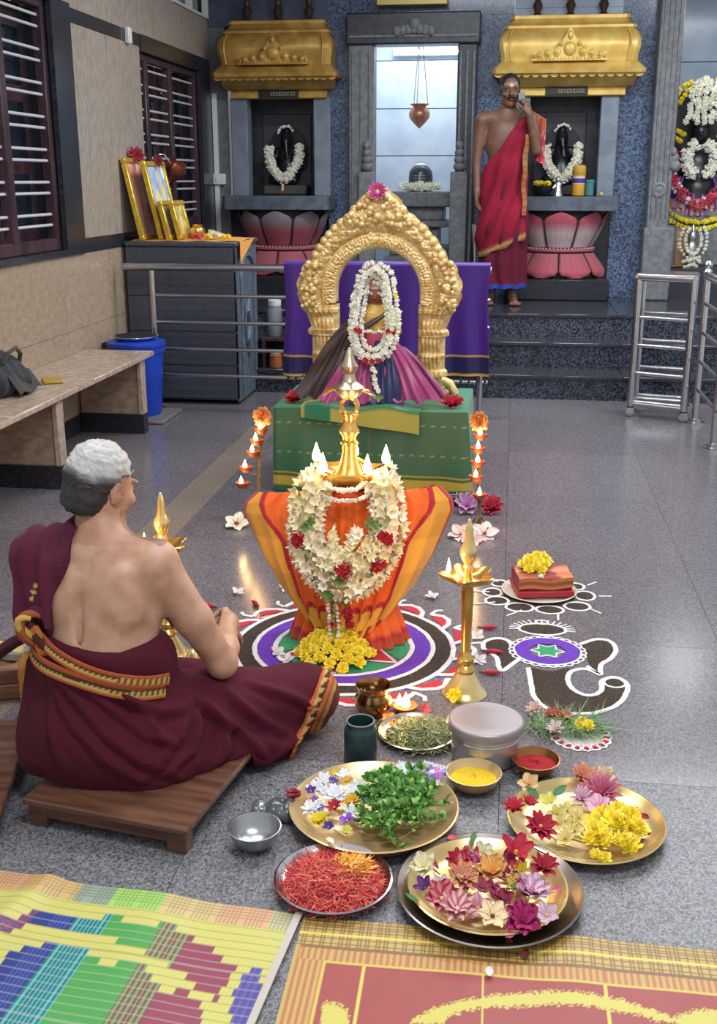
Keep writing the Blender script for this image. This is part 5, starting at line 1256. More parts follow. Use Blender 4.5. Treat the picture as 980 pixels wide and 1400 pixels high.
obj('hair', iso(shair, sp((0, 0, .03)) - .13, sp((0, 0, .03)) + .13, .006, lambda V: CL('#1b1817', V, .3, 60), lambda V: .002 * noise3(V, 70)), M('hair'), sm)
mo = B()
mo.tube([sp((-.030, .092, -.055)), sp((-.016, .103, -.045)), sp((0, .107, -.043)), sp((.016, .103, -.045)), sp((.030, .092, -.055))], [.003, .007, .0065, .007, .003], 8, col=L('#2a2522'))
mb2 = B()
for sx in (-1, 1): mb2.tube([sp((sx * .014, .092, .024)), sp((sx * .030, .09, .030)), sp((sx * .046, .078, .024))], [.003, .0045, .002], 6, col=L('#1b1817'))
obj('brows', mb2, M('hair'), sm, kind='stuff'); obj('moustache', mo, M('hair'), sm)
legv = blend([(rcone((0, 0, 1.02), (0, 0, .60), .165, .185), 0), (rcone((0, 0, .62), (0, 0, .12), .185, .20), .08)])
sq = lambda f: (lambda P: f(P * np.array((1, 1.35, 1))))
skirt = lambda P: np.maximum(np.maximum(sq(legv)(P), .13 - P[:, 2]), P[:, 2] - .98)
fold_s = lambda V: .010 * np.sin(V[:, 0] * 55 + V[:, 2] * 3 + 1.5 * noise3(V, 4)) * np.clip((1.0 - V[:, 2]) * 2, 0, 1) + .004 * noise3(V, 12)
obj('dhoti', iso(skirt, (-.26, -.22, .08), (.26, .22, 1.02), .010, lambda V: np.where((V[:, 2] < .165)[:, None], L('#2f3f9a'), CL('#5e182c', V, .1, 9)), fold_s), cloth_mat, sm)
wrapv = blend([(lambda P: blend(stor[:2])(P) - .022, 0), (lambda P: sq(legv)(P) - .018, .05), (rcone((.10, -.06, 1.40), (.12, .07, 1.42), .07, .07), .05)])
def wrapf(P):
    up = (P[:, 2] - (1.02 + 1.28 * (P[:, 0] + .19))) * .6          # upper edge climbs from right hip to left shoulder
    lo = ((.36 - .0 + .42 * (P[:, 0] + .2)) - P[:, 2]) * .9
    rt = (P[:, 0] - .17) * 1.0
    return np.maximum(np.maximum(wrapv(P), np.maximum(up, lo)), np.maximum(rt, P[:, 2] - 1.50))
def wrapcol(V):
    c = CL('#86182f', V, .08, 8); e = V[:, 2] - (.36 + .42 * (V[:, 0] + .2)); g = (e < .055); c[g] = L('#8a5a3a'); g2 = (e > .02) & (e < .038); c[g2] = L('#b08a52')
    return c
obj('red_wrap', iso(wrapf, (-.27, -.24, .3), (.27, .22, 1.54), .010, wrapcol, lambda V: .012 * np.sin((V[:, 0] * 1.0 - .30 * V[:, 2]) * 48 + 2 * noise3(V, 3.5)) * np.clip((1.5 - V[:, 2]) * 2, 0, 1) + .005 * noise3(V, 9)), cloth_mat, sm)
obj('gold_edge', B().grid(lambda u, v: (.150 + .03 * v + .005 * math.sin(u * 17) - .012 * math.sin(u * PI), -.15 + .012 * math.sin(u * 11) + .05 * v, 1.30 - .60 * u), 30, 5, lambda u, v: L('#9a5a38') if int(u * 24) % 2 else L('#a87844'), thick=.006), cloth_mat, sm)
obj('shoulder_fold', B().grid(lambda u, v: (.215 + .085 * u, -.02 + .05 * math.sin(v * 3) - .03 * u + .012 * math.sin(u * 16), 1.46 - .34 * v - .05 * u), 14, 20, lambda u, v: L('#c66a4a') if v < .3 else (L('#b03648') if int((u + v) * 9) % 3 else L('#c8878a')), thick=.012), cloth_mat, sm)
obj('left_hanging_end', B().grid(lambda u, v: (-.225 - .03 * u * (1 - v), .02 + .1 * u, .62 - .30 * v), 6, 8, lambda u, v: L('#b9b4ae'), thick=.008), cloth_mat, sm)
ph = tag(obj('phone', B().box(-.036, .036, -.004, .004, -.075, .075, bev=.002), M('phone_shell', '#8d949c', rough=.3)), 'grey mobile phone held to the ear of the standing man', 'phone')
ph.location = (-.085 + .108, 9.12 - .105, .53 + 1.53); ph.rotation_euler = (.15, -.28, .9)

# ---------------- stone idols in the two niches
def stone_idol(label, loc, s=1.0):
    t = thing('stone_idol', label, 'idol', loc)
    f = blend([(ell((0, 0, .10), (.12, .08, .10)), 0), (ell((0, 0, .25), (.075, .06, .11)), .05), (ell((0, -.01, .38), (.05, .05, .06)), .03), (rcone((0, 0, .42), (0, 0, .50), .045, .02), .02),
               (rcone((-.08, 0, .30), (-.13, -.03, .18), .028, .022), .02), (rcone((.08, 0, .30), (.13, -.03, .18), .028, .022), .02), (rcone((-.12, -.05, .06), (.08, -.09, .05), .04, .035), .03), (rcone((0, -.05, .38), (.02, -.09, .24), .022, .014), .02)])
    obj('idol_body', iso(f, (-.2, -.16, 0), (.2, .1, .54), .012, lambda V: CL('#1a1b20', V, .15, 30)), M('black_stone_vc', attr=True, rough=.3), t)
    obj('aureole', B().prism([(.17 * math.cos(a) * (1 + .04 * math.sin(a * 12)), .27 + .24 * math.sin(a)) for a in np.linspace(-.5, PI + .5, 40)], .06, .09, 'y'), black, t)
    obj('idol_base', B().box(-.19, .19, -.12, .12, -.07, .01, bev=.01), M('idol_base_stone', '#4a4640', rough=.5), t)
    return t
for nm, x, zb in (('in the left niche behind the railing', -2.0, 1.44), ('in the right niche beside the standing man', .375, 1.44)):
    stone_idol('small black stone idol with white garland ' + nm, (x, 9.95, zb))
    g = thing('idol_garland', 'white flower garland hanging on the black idol ' + nm, 'garland', (x, 9.95, zb))
    garland(g, smooth_path([(-.13, -.10, .335), (-.135, -.11, .25), (-.10, -.13, .16), (-.045, -.145, .085), (0, -.15, .06), (.045, -.145, .09), (.10, -.13, .17), (.135, -.11, .26), (.13, -.10, .35)]), 26, BL_WHITE, .022, .016, rows=3, spread=.9)
    obj('flower_core', B().tube(smooth_path([(-.13, -.10, .335), (-.135, -.11, .25), (-.10, -.13, .16), (-.045, -.145, .085), (0, -.15, .06), (.045, -.145, .09), (.10, -.13, .17), (.135, -.11, .26), (.13, -.10, .35)]), .018, 8, col=L('#d4d6bc')), vc, g)
    garland(g, smooth_path([(-.07, -.03, .45), (-.03, -.05, .49), (.03, -.05, .50), (.075, -.03, .455)]), 8, BL_WHITE, .013, .004, rows=1)
    garland(g, [(0, -.155, .05), (-.015, -.16, -.04)], 5, BL_WHITE, .012, .003, rows=1)
    for k in range(2): obj('red_bloom', BL_RED[0], None, g, loc=(.0 - .012 * k, -.165, .035 - .085 * k), rot=rot_to((0, -1, .2)), scale=.8)
# small things on the right slab
YL = lambda: M('yellow_plastic', '#c99a34', rough=.4)
bw_ = thing('black_bowl', 'small black bowl of yellow flowers beside the standing man', 'bowl', (.222, 9.60, 1.372 - .0))
obj('bowl_body', B().lathe([(0, 0), (.05, 0), (.085, .04), (.09, .075), (.082, .075), (.05, .03), (0, .03)], 24), black, bw_)
for k in range(9):
    o = obj('yellow_bloom', random.choice(BL_YEL), None, None, loc=(.222 + random.uniform(-.06, .06), 9.60 + random.uniform(-.05, .05), 1.372 + .075 + random.uniform(0, .015)), rot=rot_to((random.uniform(-.3, .3), -.4, 1)), scale=1.2)
    tag(o, 'yellow bloom heaped in the small black bowl beside the standing man', 'flower', 'yellow blooms in the black bowl')
si = thing('silver_idol', 'small silver figure standing on the right niche slab', 'idol', (.345, 9.56, 1.37))
obj('figure', iso(blend([(rcone((0, 0, .0), (0, 0, .03), .045, .035), 0), (ell((0, 0, .07), (.028, .022, .04)), .02), (ell((0, -.003, .125), (.018, .018, .022)), .012), (rcone((.02, 0, .09), (.045, -.02, .10), .011, .008), .01), (rcone((-.02, 0, .09), (-.04, -.02, .06), .011, .008), .01), (rcone((0, 0, .14), (0, 0, .165), .012, .004), .01)]), (-.06, -.06, -.01), (.06, .06, .18), .006), M('silver_vc', '#c4c8ce', rough=.25, metal=.9), si)
yj = thing('yellow_jar', 'yellow jar with purple band on the right niche slab', 'jar', (.515, 9.60, 1.372))
obj('jar_body', B().lathe([(0, 0, L('#c08a30')), (.05, 0, L('#c08a30')), (.052, .09, L('#c99a3a')), (.052, .095, L('#d8cdb8')), (.054, .125, L('#5a3a96')), (.052, .14, L('#d8cdb8')), (.052, .155, L('#c7b27a')), (.055, .16, L('#b98d34')), (.055, .225, L('#c9a04a')), (.04, .24, L('#b88c38')), (0, .24, L('#b88c38'))], 24), M('jar_paint', attr=True, rough=.35), yj)
obj('label_band', B().lathe([(.0545, .10), (.056, .112), (.0545, .135)], 24, cap=False), M('purple_label', '#46308c', rough=.4), yj)
tj = obj('teal_tin', B().lathe([(0, 0), (.035, 0), (.035, .10), (.038, .102), (.038, .125), (0, .125)], 20), M('teal_plastic', '#3c7a7c', rough=.35)); tj.location = (.605, 9.60, 1.372); tag(tj, 'small teal tin next to the yellow jar on the slab', 'tin')
yd = obj('yellow_bloom', BL_YEL[1], None); yd.location = (.70, 9.56, 1.372); tag(yd, 'single yellow bloom near the corner of the right niche slab', 'flower')

# ---------------- sanctum: lingam on pedestal, hanging pot
pd = thing('stone_pedestal', 'dark stepped stone pedestal in the sanctum doorway', 'pedestal', (-.83, 10.22, .53))
for (w, d, z0, z1) in ((.285, .26, .735, .865), (.21, .2, .62, .735), (.24, .22, .56, .62), (.17, .17, .40, .56), (.26, .24, .32, .40), (.30, .27, .0, .32)): obj('tier', B().box(-w, w, -d, d, z0 + .001, z1, bev=.012), dark_stone, pd)
lg = thing('stone_lingam', 'black dome-shaped stone on the sanctum pedestal', 'idol', (-.84, 10.2, 1.397))
obj('stone', B().lathe([(.0, 0), (.105, 0), (.108, .12), (.10, .17), (.075, .205), (.04, .222), (0, .228)], 28), M('blue_black_stone', '#3c4149', rough=.3), lg)
tm = B()
for k in range(3): tm.box(-.05, .05, -.1115 + .004 * 0, -.105, .085 + k * .022, .091 + k * .022)
obj('ash_mark', tm.box(-.006, .006, -.113, -.104, .07, .16), M('ash', '#aab0b4', rough=.8), lg, kind='stuff')
obj('white_cap', B().lathe([(.05, .214), (.055, .222), (.03, .236), (0, .24)], 18), M('white_flower_cap', '#e8e8e0', rough=.8), lg)
lgar = thing('lingam_garland', 'white flower ring round the foot of the dome-shaped stone', 'garland', (-.84, 10.2, 1.40))
garland(lgar, [(.135 * math.cos(a), .135 * math.sin(a), .035) for a in np.linspace(0, 2 * PI, 24, endpoint=False)], 30, BL_WHITE, .036, .012, rows=2, out=(0, -.3, 1), closed=True)
cpn = thing('copper_pot', 'pointed copper pot hanging on cords in the sanctum', 'pot', (-.86, 10.2, 2.03))
obj('pot_body', B().lathe([(0, -.105), (.012, -.095), (.05, -.06), (.088, -.015), (.094, .02), (.08, .055), (.06, .07), (.056, .08), (.08, .092), (.082, .10), (.052, .10)], 30), M('rose_copper', '#c48a70', rough=.35, metal=.55), cpn)
for a in (.3, 2.4, 4.5): obj('cord', B().tube([(.075 * math.cos(a), .075 * math.sin(a), .1), (.03 * math.cos(a), .03 * math.sin(a), .5), (0, 0, .9)], .004, 6), M('cord', '#b9bcc0', rough=.7), cpn)

# ---------------- garlanded idol in the right shrine
ri = thing('shrine_idol', 'black idol in purple silk under yellow and white garlands, at the right edge', 'idol', (1.56, 10.3, .78))
f = blend([(rcone((0, 0, .50), (0, 0, .62), .2, .19), 0), (ell((0, 0, .82), (.15, .11, .17)), .06), (ell((0, -.02, 1.10), (.075, .075, .09)), .04), (rcone((0, 0, 1.15), (0, 0, 1.36), .07, .035), .03),
           (rcone((-.15, 0, .93), (-.20, -.06, .76), .045, .035), .03), (rcone((.15, 0, .93), (.2, -.06, .76), .045, .035), .03), (ell((-.03, -.085, 1.115), (.014, .01, .008)), .004), (rcone((0, -.085, 1.11), (0, -.1, 1.085), .008, .012), .008)])
obj('idol_body', iso(f, (-.28, -.2, .28), (.28, .16, 1.42), .012, lambda V: CL('#1d1f26', V, .15, 30)), M('black_stone_vc'), ri)
obj('aureole', B().prism([(.27 * math.cos(a), 1.12 + .40 * math.sin(a)) for a in np.linspace(-.4, PI + .4, 40)], .12, .17, 'y'), black, ri)
obj('purple_skirt', B().grid(lambda u, v: (lambda a, r: (r * math.cos(a), r * math.sin(a) * .75, .74 - .26 * v))(PI + PI * u, .17 + .12 * v + .012 * math.sin(u * 60)), 70, 12, lambda u, v: L('#4f2180') if v < .7 or int(u * 40) % 2 == 0 else L('#b0713a'), thick=.006), silk, ri)
obj('pleated_apron', B().grid(lambda u, v: (lambda a, r: (r * math.cos(a), r * math.sin(a) * .75, .56 - .14 * v))(PI + PI * u, .25 + .06 * v + .01 * math.sin(u * 90)), 90, 8, lambda u, v: L('#c07a4a') if int(u * 45) % 2 == 0 else L('#5a2a7a'), thick=.006), silk, ri)
obj('idol_plinth', B().box(-.32, .32, -.26, .2, 0, .34, bev=.015).box(-.28, .28, -.22, .18, .34, .46, bev=.015), dark_stone, ri, kind='stuff')
rg = thing('shrine_garlands', 'yellow, white and red garlands layered on the idol at the right edge', 'garland', (1.56, 10.3, .78))
for sx in (-1, 1):
    garland(rg, [(sx * .08, -.02, 1.50), (sx * .17, -.04, 1.45), (sx * .235, -.04, 1.34)], 7, BL_YEL, .03, .012, rows=2)
    garland(rg, [(sx * .22, -.06, 1.10), (sx * .15, -.09, 1.05)], 4, BL_YEL, .026, .012, rows=2)
    garland(rg, [(sx * .03, -.10, 1.02), (sx * .11, -.13, .96), (sx * .12, -.15, .85), (sx * .05, -.17, .74)], 10, BL_WHITE, .027, .02, rows=3)
for xx in (-.10, -.05, 0, .05, .10): garland(rg, [(xx * .8, -.07, 1.54 - abs(xx) * .4), (xx, -.10, 1.40), (xx * 1.2, -.11, 1.26), (xx * 1.4, -.11, 1.16)], 10, BL_WHITE, .03, .01, rows=1)
garland(rg, smooth_path([(-.20, -.08, .96), (-.235, -.12, .80), (-.19, -.19, .66), (-.08, -.23, .55), (0, -.24, .50), (.08, -.23, .55), (.19, -.19, .66), (.235, -.12, .80), (.2, -.08, .96)]), 34, BL_MIX, .022, .02, rows=3)
garland(rg, smooth_path([(-.27, -.10, .50), (-.24, -.2, .42), (-.12, -.26, .36), (0, -.28, .34), (.12, -.26, .36), (.24, -.2, .42), (.27, -.1, .5)]), 26, BL_YEL, .027, .012, rows=2)
sd_ = thing('small_idol', 'small silver idol in a white garland below the purple-clad idol', 'idol', (1.52, 9.98, .78))
obj('figure', iso(blend([(rcone((0, 0, 0), (0, 0, .06), .07, .05), 0), (ell((0, 0, .14), (.05, .04, .08)), .03), (ell((0, -.005, .25), (.035, .035, .045)), .02), (rcone((0, 0, .28), (0, 0, .34), .025, .008), .02)]), (-.1, -.09, 0), (.1, .09, .36), .009), M('silver_vc'), sd_)
obj('wooden_back', B().box(-.13, -.03, .05, .075, 0, .30, bev=.006), M('pale_wood', '#a98a68', rough=.5), sd_)
sg = thing('small_idol_garland', 'thick white garland round the small silver idol', 'garland', (1.52, 9.98, .78))
garland(sg, smooth_path([(-.06, -.05, .33), (-.09, -.06, .22), (-.06, -.07, .12), (0, -.08, .09), (.06, -.07, .12), (.09, -.06, .22), (.06, -.05, .33)]), 20, BL_WHITE, .02, .012, rows=2)
garland(sg, [(-.08, -.09, .02), (.02, -.1, .05), (.06, -.09, .02)], 8, BL_WHITE, .02, .012, rows=2)
pt = obj('brass_plate', B().lathe([(0, .004), (.07, .004), (.085, .014), (.088, .012), (.075, 0), (0, 0)], 24), brass); pt.location = (1.36, 9.86, .782); tag(pt, 'small brass plate of flowers on the right shrine ledge', 'plate')

# ---------------- dressed idol under the gold arch
di = thing('dressed_idol', 'small idol in magenta and navy silk seated under the golden arch', 'idol', (-.655, 5.42, .426))
f = blend([(ell((0, 0, .30), (.10, .08, .12)), 0), (ell((0, -.01, .42), (.085, .06, .07)), .04), (ell((0, -.015, .535), (.045, .045, .055)), .025), (rcone((0, 0, .57), (0, .01, .655), .05, .025), .02), (rcone((-.08, 0, .44), (-.12, -.05, .36), .028, .022), .02), (rcone((.08, 0, .44), (.11, -.05, .36), .028, .022), .02), (rcone((0, -.058, .535), (0, -.068, .522), .004, .008), .006), (ell((0, 0, .14), (.15, .10, .13)), .06)])
def dcol(V):
    c = CL('#7d4a34', V, .15, 30); g = (V[:, 2] > .36) & (V[:, 2] < .49); c[g] = (L('#c9a050') * (1 + .3 * noise3(V[g], 60))[:, None]); m = (V[:, 2] <= .36) & (V[:, 2] > .28); c[m] = L('#b3455a')
    hd = V[:, 2] > .565; c[hd] = L('#c9a2a0'); l = V[:, 2] <= .28; c[l] = L('#8a2a5a')
    ey = (np.abs(np.abs(V[:, 0]) - .018) < .008) & (np.abs(V[:, 2] - .545) < .006) & (V[:, 1] < -.04); c[ey] = L('#efe6d8')
    return c
obj('idol_body', iso(f, (-.2, -.14, .005), (.2, .12, .70), .0085, dcol), M('idol_paint', attr=True, rough=.4), di)
MG, NVY, BRN = L('#97376c'), L('#232554'), L('#3d2a28')
def fan(name, x0, z0, xa, xb, zb, y0, y1, col, n=9, amp=.014, gold_=False, spreadk=1.0):
    def fn(u, v):
        xt = x0 + (u - .5) * .07; xe = xa + (xb - xa) * u; e = v ** .85
        x = xt + (xe - xt) * e; z = z0 + (zb - z0) * v + .02 * math.sin(u * 9 + n) ** 2 * v + (.03 * max(0, u - .75) if xb > .2 else .03 * max(0, .25 - u) if xa < -.2 else 0) * v; y = y0 + (y1 - y0) * v + amp * (.55 + .45 * math.sin(u * 7 + n)) * math.sin(u * 2 * PI * n + 1.2 * math.sin(u * 5 + n) + .8 * v) * v + .01 * math.sin(v * 9 + u * 6)
        return (x, y, z)
    def cf(u, v):
        if gold_ and v > .93: return L('#b58a4a')
        k = (math.sin(u * 50) * math.cos(v * 40)); c = np.array(col) * (1 + .12 * math.sin(u * 2 * PI * n + 1))
        return L('#c98a9a') if gold_ and k > .93 else c
    obj(name, B().grid(fn, 80, 26, cf, thick=.004), silk, di)
fan('skirt_fan', .05, .33, .06, .345, .03, -.06, -.17, MG, 4, .020)
fan('skirt_fan', -.05, .30, -.26, .0, .02, -.06, -.19, MG * .95, 5, .018)
fan('navy_pleats', .04, .32, -.02, .16, .012, -.09, -.185, NVY, 4, .012)
fan('brown_drape', -.10, .42, -.40, -.22, .03, -.03, -.13, BRN, 4, .014)
fan('side_drape', .10, .28, .24, .37, .04, .0, -.10, MG * .8, 3, .014)
obj('shoulder_drape', B().tube([(.085, -.02, .47), (-.02, -.075, .40), (-.11, -.06, .33), (-.16, -.05, .25)], [.02, .024, .024, .02], 10, col=BRN, flat=.6), silk, di)
nk = B()
for k in range(3): nk.tube([(.05 * math.cos(a) * (1 + .25 * k), -.035 - .03 * math.sin(-a) * (1 + .1 * k) , .465 - .028 * k + .02 * math.sin(a) * (1 + .4 * k)) for a in np.linspace(PI, 2 * PI, 14)], .004, 6, col=L('#d9b04e'))
obj('necklaces', nk, M('idol_paint'), di, kind='stuff')
dg = thing('idol_garland', 'white garland with red roses looped over the dressed idol under the arch', 'garland', (-.655, 5.42, .426))
garland(dg, smooth_path([(0, -.05, .665), (-.05, -.055, .63), (-.068, -.065, .55), (-.082, -.09, .46), (-.09, -.11, .38), (-.07, -.13, .30), (-.03, -.145, .26), (.03, -.145, .26), (.07, -.13, .30), (.092, -.11, .38), (.088, -.09, .46), (.07, -.065, .55), (.05, -.055, .63), (0, -.05, .665)], 60), 56, BL_WHITE, .018, .018, rows=3, spread=1.2)
garland(dg, [(-.035, -.05, .61), (.035, -.05, .61), (.02, -.055, .645), (-.02, -.055, .645)], 14, BL_WHITE + BL_MIX[:1], .016, .008, rows=2)
garland(dg, smooth_path([(-.045, -.05, .60), (-.03, -.055, .64), (.03, -.055, .64), (.045, -.05, .60)]), 10, BL_WHITE, .013, .006, rows=2)
garland(dg, [(-.08, -.125, .375), (0, -.14, .37), (.08, -.125, .375)], 12, BL_WHITE, .009, .004, rows=1)
garland(dg, [(.0, -.16, .24), (.015, -.18, .16), (.035, -.2, .08)], 9, BL_WHITE, .014, .004, rows=1)
for p in ((-.08, -.135, .375), (-.065, -.14, .37), (.075, -.135, .37), (.09, -.13, .365), (-.03, -.17, .235), (.0, -.175, .23), (.03, -.17, .235)): obj('rose', BL_RED[0], None, dg, loc=p, rot=rot_to((random.uniform(-.3, .3), -1, .3)), scale=.75)
obj('leaf_cluster', BL_LEAF[0], None, dg, loc=(.04, -.205, .06), rot=rot_to((0, -1, .5)), scale=1.3)
obj('yellow_bloom', BL_YEL[0], None, dg, loc=(.10, -.08, .54), rot=rot_to((.4, -1, .2)), scale=.6)
# ================================================================== FRONT: MATS, PLATES, FLOWERS
# ---- flower prototypes: petals are parts sharing one mesh
_pm = {}
def petal_mesh(ln, wd, cup, base, tip, ruf=.0, point=.0, mid=None):
    k = (ln, wd, cup, base, tip, ruf, point, mid)
    if k in _pm: return _pm[k]
    cb, ct = L(base), L(tip); cm = L(mid) if mid else None
    def fn(u, v):
        s = 2 * u - 1; w = wd * (math.sin(PI * min(1, .12 + v * .80)) ** (.7 + point)) * (1 - .15 * v * point)
        r = .12 * ln + ln * v * (1 - .10 * s * s); z = cup * ln * (v ** 1.4 - .35 * v ** 3) + .12 * wd * s * s + ruf * wd * math.sin(s * 7) * v
        return (r, s * w * .5, z)
    def cf(u, v):
        c = cb * (1 - v) + ct * v
        if cm is not None and abs(u - .5) < .2: c = cm
        return c * (.88 + .12 * math.cos((u - .5) * 18))
    me = B().grid(fn, 6, 5, cf).mesh('petal'); me.materials.append(petal_m()); _pm[k] = me; return me
def flower(label, loc, r, base, tip, n=5, layers=1, cup=.5, wide=.9, core='#c9a030', rot=None, nm='flower', group=None, ruf=.05, point=0., mid=None, cat='flower', core_r=.14, stamen=None):
    t = thing(nm, label, cat, loc, 0, group, rot=rot if rot else rot_to((random.uniform(-.3, .3), -.35 + random.uniform(-.2, .2), 1), random.uniform(0, 6)))
    for l in range(layers):
        k = 1 - .24 * l
        for i in range(n):
            a = 2 * PI * (i + .5 * (l % 2)) / n + random.uniform(-.1, .1)
            me = petal_mesh(round(r * k, 3), round(r * wide * k, 3), cup + .45 * l, base, tip, ruf, point, mid)
            obj('petal', me, None, t, loc=(0, 0, .0012 * l), rot=(random.uniform(-.15, .15), -random.uniform(0, .25), a))
    obj('flower_centre', B().ball((0, 0, r * .14), (r * core_r, r * core_r, r * .12), 8, 5, col=L(core)), petal_m, t)
    if stamen:
        obj('stamen', B().tube([(0, 0, r * .1), (r * .1, 0, r * .5), (r * .2, 0, r * .75)], [r * .03, r * .03, r * .06], 6, col=L(stamen)), petal_m, t)
    return t
def bloom(meshes, label, loc, r, group=None, rot=None, nm='yellow_bloom'):
    t = thing(nm, label, 'flower', loc, 0, group, rot=rot if rot else rot_to((random.uniform(-.5, .5), random.uniform(-.7, .2), 1), random.uniform(0, 6)))
    obj('petals', random.choice(meshes), None, t, scale=r / .02)
    obj('flower_centre', _bc, None, t, loc=(0, 0, r * 1.12), scale=r / .02)
    return t
_bc = B().ball((0, 0, 0), (.005, .005, .003), 6, 4, col=L('#d8a818')).mesh('flower_centre'); _bc.materials.append(petal_m())

# ---- woven plastic mats
def inpoly(p, poly):
    x, y = p; c = False; j = len(poly) - 1
    for i in range(len(poly)):
        xi, yi = poly[i]; xj, yj = poly[j]
        if (yi > y) != (yj > y) and x < (xj - xi) * (y - yi) / (yj - yi) + xi: c = not c
        j = i
    return c
mat_m = M('woven_plastic', attr=True, rough=.42, bump=(900, .25, .001))
MO = (-.388, 1.945); MU = (-.9961, .0878)
mpA = [(0.637, 0.172), (0.614, 0.162), (0.578, 0.148), (0.564, 0.108), (0.546, 0.098), (0.497, 0.108), (0.451, 0.116), (0.414, 0.103), (0.384, 0.09), (0.341, 0.104), (0.301, 0.101), (0.248, 0.093), (0.212, 0.116), (0.15, 0.136), (0.127, 0.16), (0.082, 0.178), (0.088, 0.234), (0.091, 0.278), (0.124, 0.26), (0.164, 0.237), (0.193, 0.213), (0.231, 0.202), (0.271, 0.187), (0.297, 0.175), (0.324, 0.176), (0.35, 0.162), (0.405, 0.15), (0.471, 0.16), (0.513, 0.149), (0.554, 0.153), (0.56, 0.18), (0.595, 0.193), (0.619, 0.203)]
mpB = [(0.575, 0.3), (0.548, 0.275), (0.537, 0.234), (0.511, 0.217), (0.483, 0.204), (0.436, 0.2), (0.402, 0.199), (0.375, 0.212), (0.351, 0.235), (0.32, 0.228), (0.281, 0.224), (0.239, 0.232), (0.222, 0.264), (0.194, 0.289), (0.178, 0.268), (0.144, 0.273), (0.108, 0.299), (0.1, 0.338), (0.063, 0.437), (0.44, 0.524)]
mpC = [(0.054, 0.18), (0.034, 0.181), (0.02, 0.219), (-0.003, 0.257), (-0.023, 0.294), (-0.06, 0.409), (0.009, 0.425), (0.062, 0.279), (0.067, 0.22)]
YM, BLU, TEA, GRN, MRN = L('#c6c06a'), L('#24357a'), L('#1f6470'), L('#479646'), L('#8a3c4e')
ucuts = [0.55, 0.464, 0.39, 0.276, 0.207]
def colband(u, v):
    r = random.random()
    us = [x for x in ucuts]
    if u > us[0]: return MRN if r < .6 else BLU
    if u > us[1]: return BLU if (u * 120) % 1 > .15 else L('#3f56a0')
    if u > us[2]: return TEA if (u * 110) % 1 > .35 else L('#57b0a8')
    if u > us[3]: return GRN
    if u > us[4]: return (MRN * .9 if (u * 90) % 1 > .5 else L('#6c9a5a'))
    return MRN
def leftmat(u, v):
    q = (u + .004 * math.sin(int(v * 46) * 2.7), (int(v * 46) + .5) / 46)
    if v < .062:
        h = [(.62, '#c99a72'), (.50, '#c8a56c'), (.42, '#8f9d8c'), (.30, '#9cc466'), (.17, '#c9b079'), (.06, '#cfa27c'), (-1, '#b9b48a')]
        c = next(L(hx) for lim, hx in h if u > lim); gridk = ((u * 110) % 1 < .25) or ((v * 110) % 1 < .2)
        return c * (.62 if gridk else 1.0)
    if inpoly(q, mpA) or inpoly(q, mpB):
        c = colband(u, v)
    elif inpoly(q, mpC): c = L('#3f4596') if (u * 70) % 1 > .4 else L('#6a4f8c')
    else:
        c = YM * (.97 + .05 * math.sin(u * 800)); return c * (.7 if (v * 46) % 1 < .16 else 1)
    return L('#b0aca8') * .42 + c * .58 if (v * 46) % 1 < .16 else c
def mat_obj(nm, label, loc, ud, nu, nv, lu, lv, colf, hf, edge=None):
    t = thing(nm, label, 'mat', (*loc, 0))
    vd = (ud[1], -ud[0]) if ud[0] > 0 else (-ud[1], ud[0])
    def fn(a, b):
        u, v = a * lu, b * lv; return (u * ud[0] + v * vd[0], u * ud[1] + v * vd[1], hf(u, v))
    fl = (lambda a: a) if ud[0] < 0 else (lambda a: 1 - a)
    obj('weave', B().grid(lambda a, b: fn(fl(a), b), nu, nv, lambda a, b: colf(fl(a) * lu, b * lv), thick=.003), mat_m, t)
    return t, fn
hl = lambda u, v: .005 + .011 * math.exp(-((u - .58 - .25 * v) / .035) ** 2) + .006 * math.exp(-((u - .30 - .1 * v) / .07) ** 2) * math.exp(-v * 6) + .0018 * math.sin(u * 21 + v * 9)
lm, lfn = mat_obj('plastic_mat', 'yellow woven plastic mat with blue, green and maroon waves', MO, MU, 330, 190, .95, .60, leftmat, hl)
obj('edge_binding', B().grid(lambda a, b: (lambda p: (p[0], p[1], p[2] + .003))(lfn(-.002 + .016 * (1 - a), b)), 2, 60, lambda a, b: L('#b9b0a4'), thick=.004), mat_m, lm)
RU = (.9995, .0150)
rpA = [(0.244, 0.282), (0.251, 0.267), (0.283, 0.239), (0.333, 0.21), (0.383, 0.19), (0.451, 0.172), (0.519, 0.161), (0.587, 0.16), (0.645, 0.17), (0.693, 0.185), (0.724, 0.2), (0.739, 0.214), (0.706, 0.219), (0.682, 0.209), (0.634, 0.201), (0.585, 0.196), (0.518, 0.197), (0.451, 0.208), (0.4, 0.218), (0.349, 0.234), (0.317, 0.252), (0.31, 0.274)]
rpB = [(0.079, 0.243), (0.104, 0.242), (0.128, 0.255), (0.136, 0.294), (0.117, 0.33), (0.083, 0.3)]
rpC = [(0.732, 0.205), (0.776, 0.18), (0.823, 0.17), (0.913, 0.189), (0.811, 0.234), (0.743, 0.231)]
rpD = [(0.318, 0.272), (0.4, 0.225), (0.501, 0.206), (0.601, 0.201), (0.696, 0.226), (0.579, 0.274), (0.416, 0.293)]
TAN, BRW, FLD = L('#b89c56'), L('#7d5c36'), L('#963f3c')
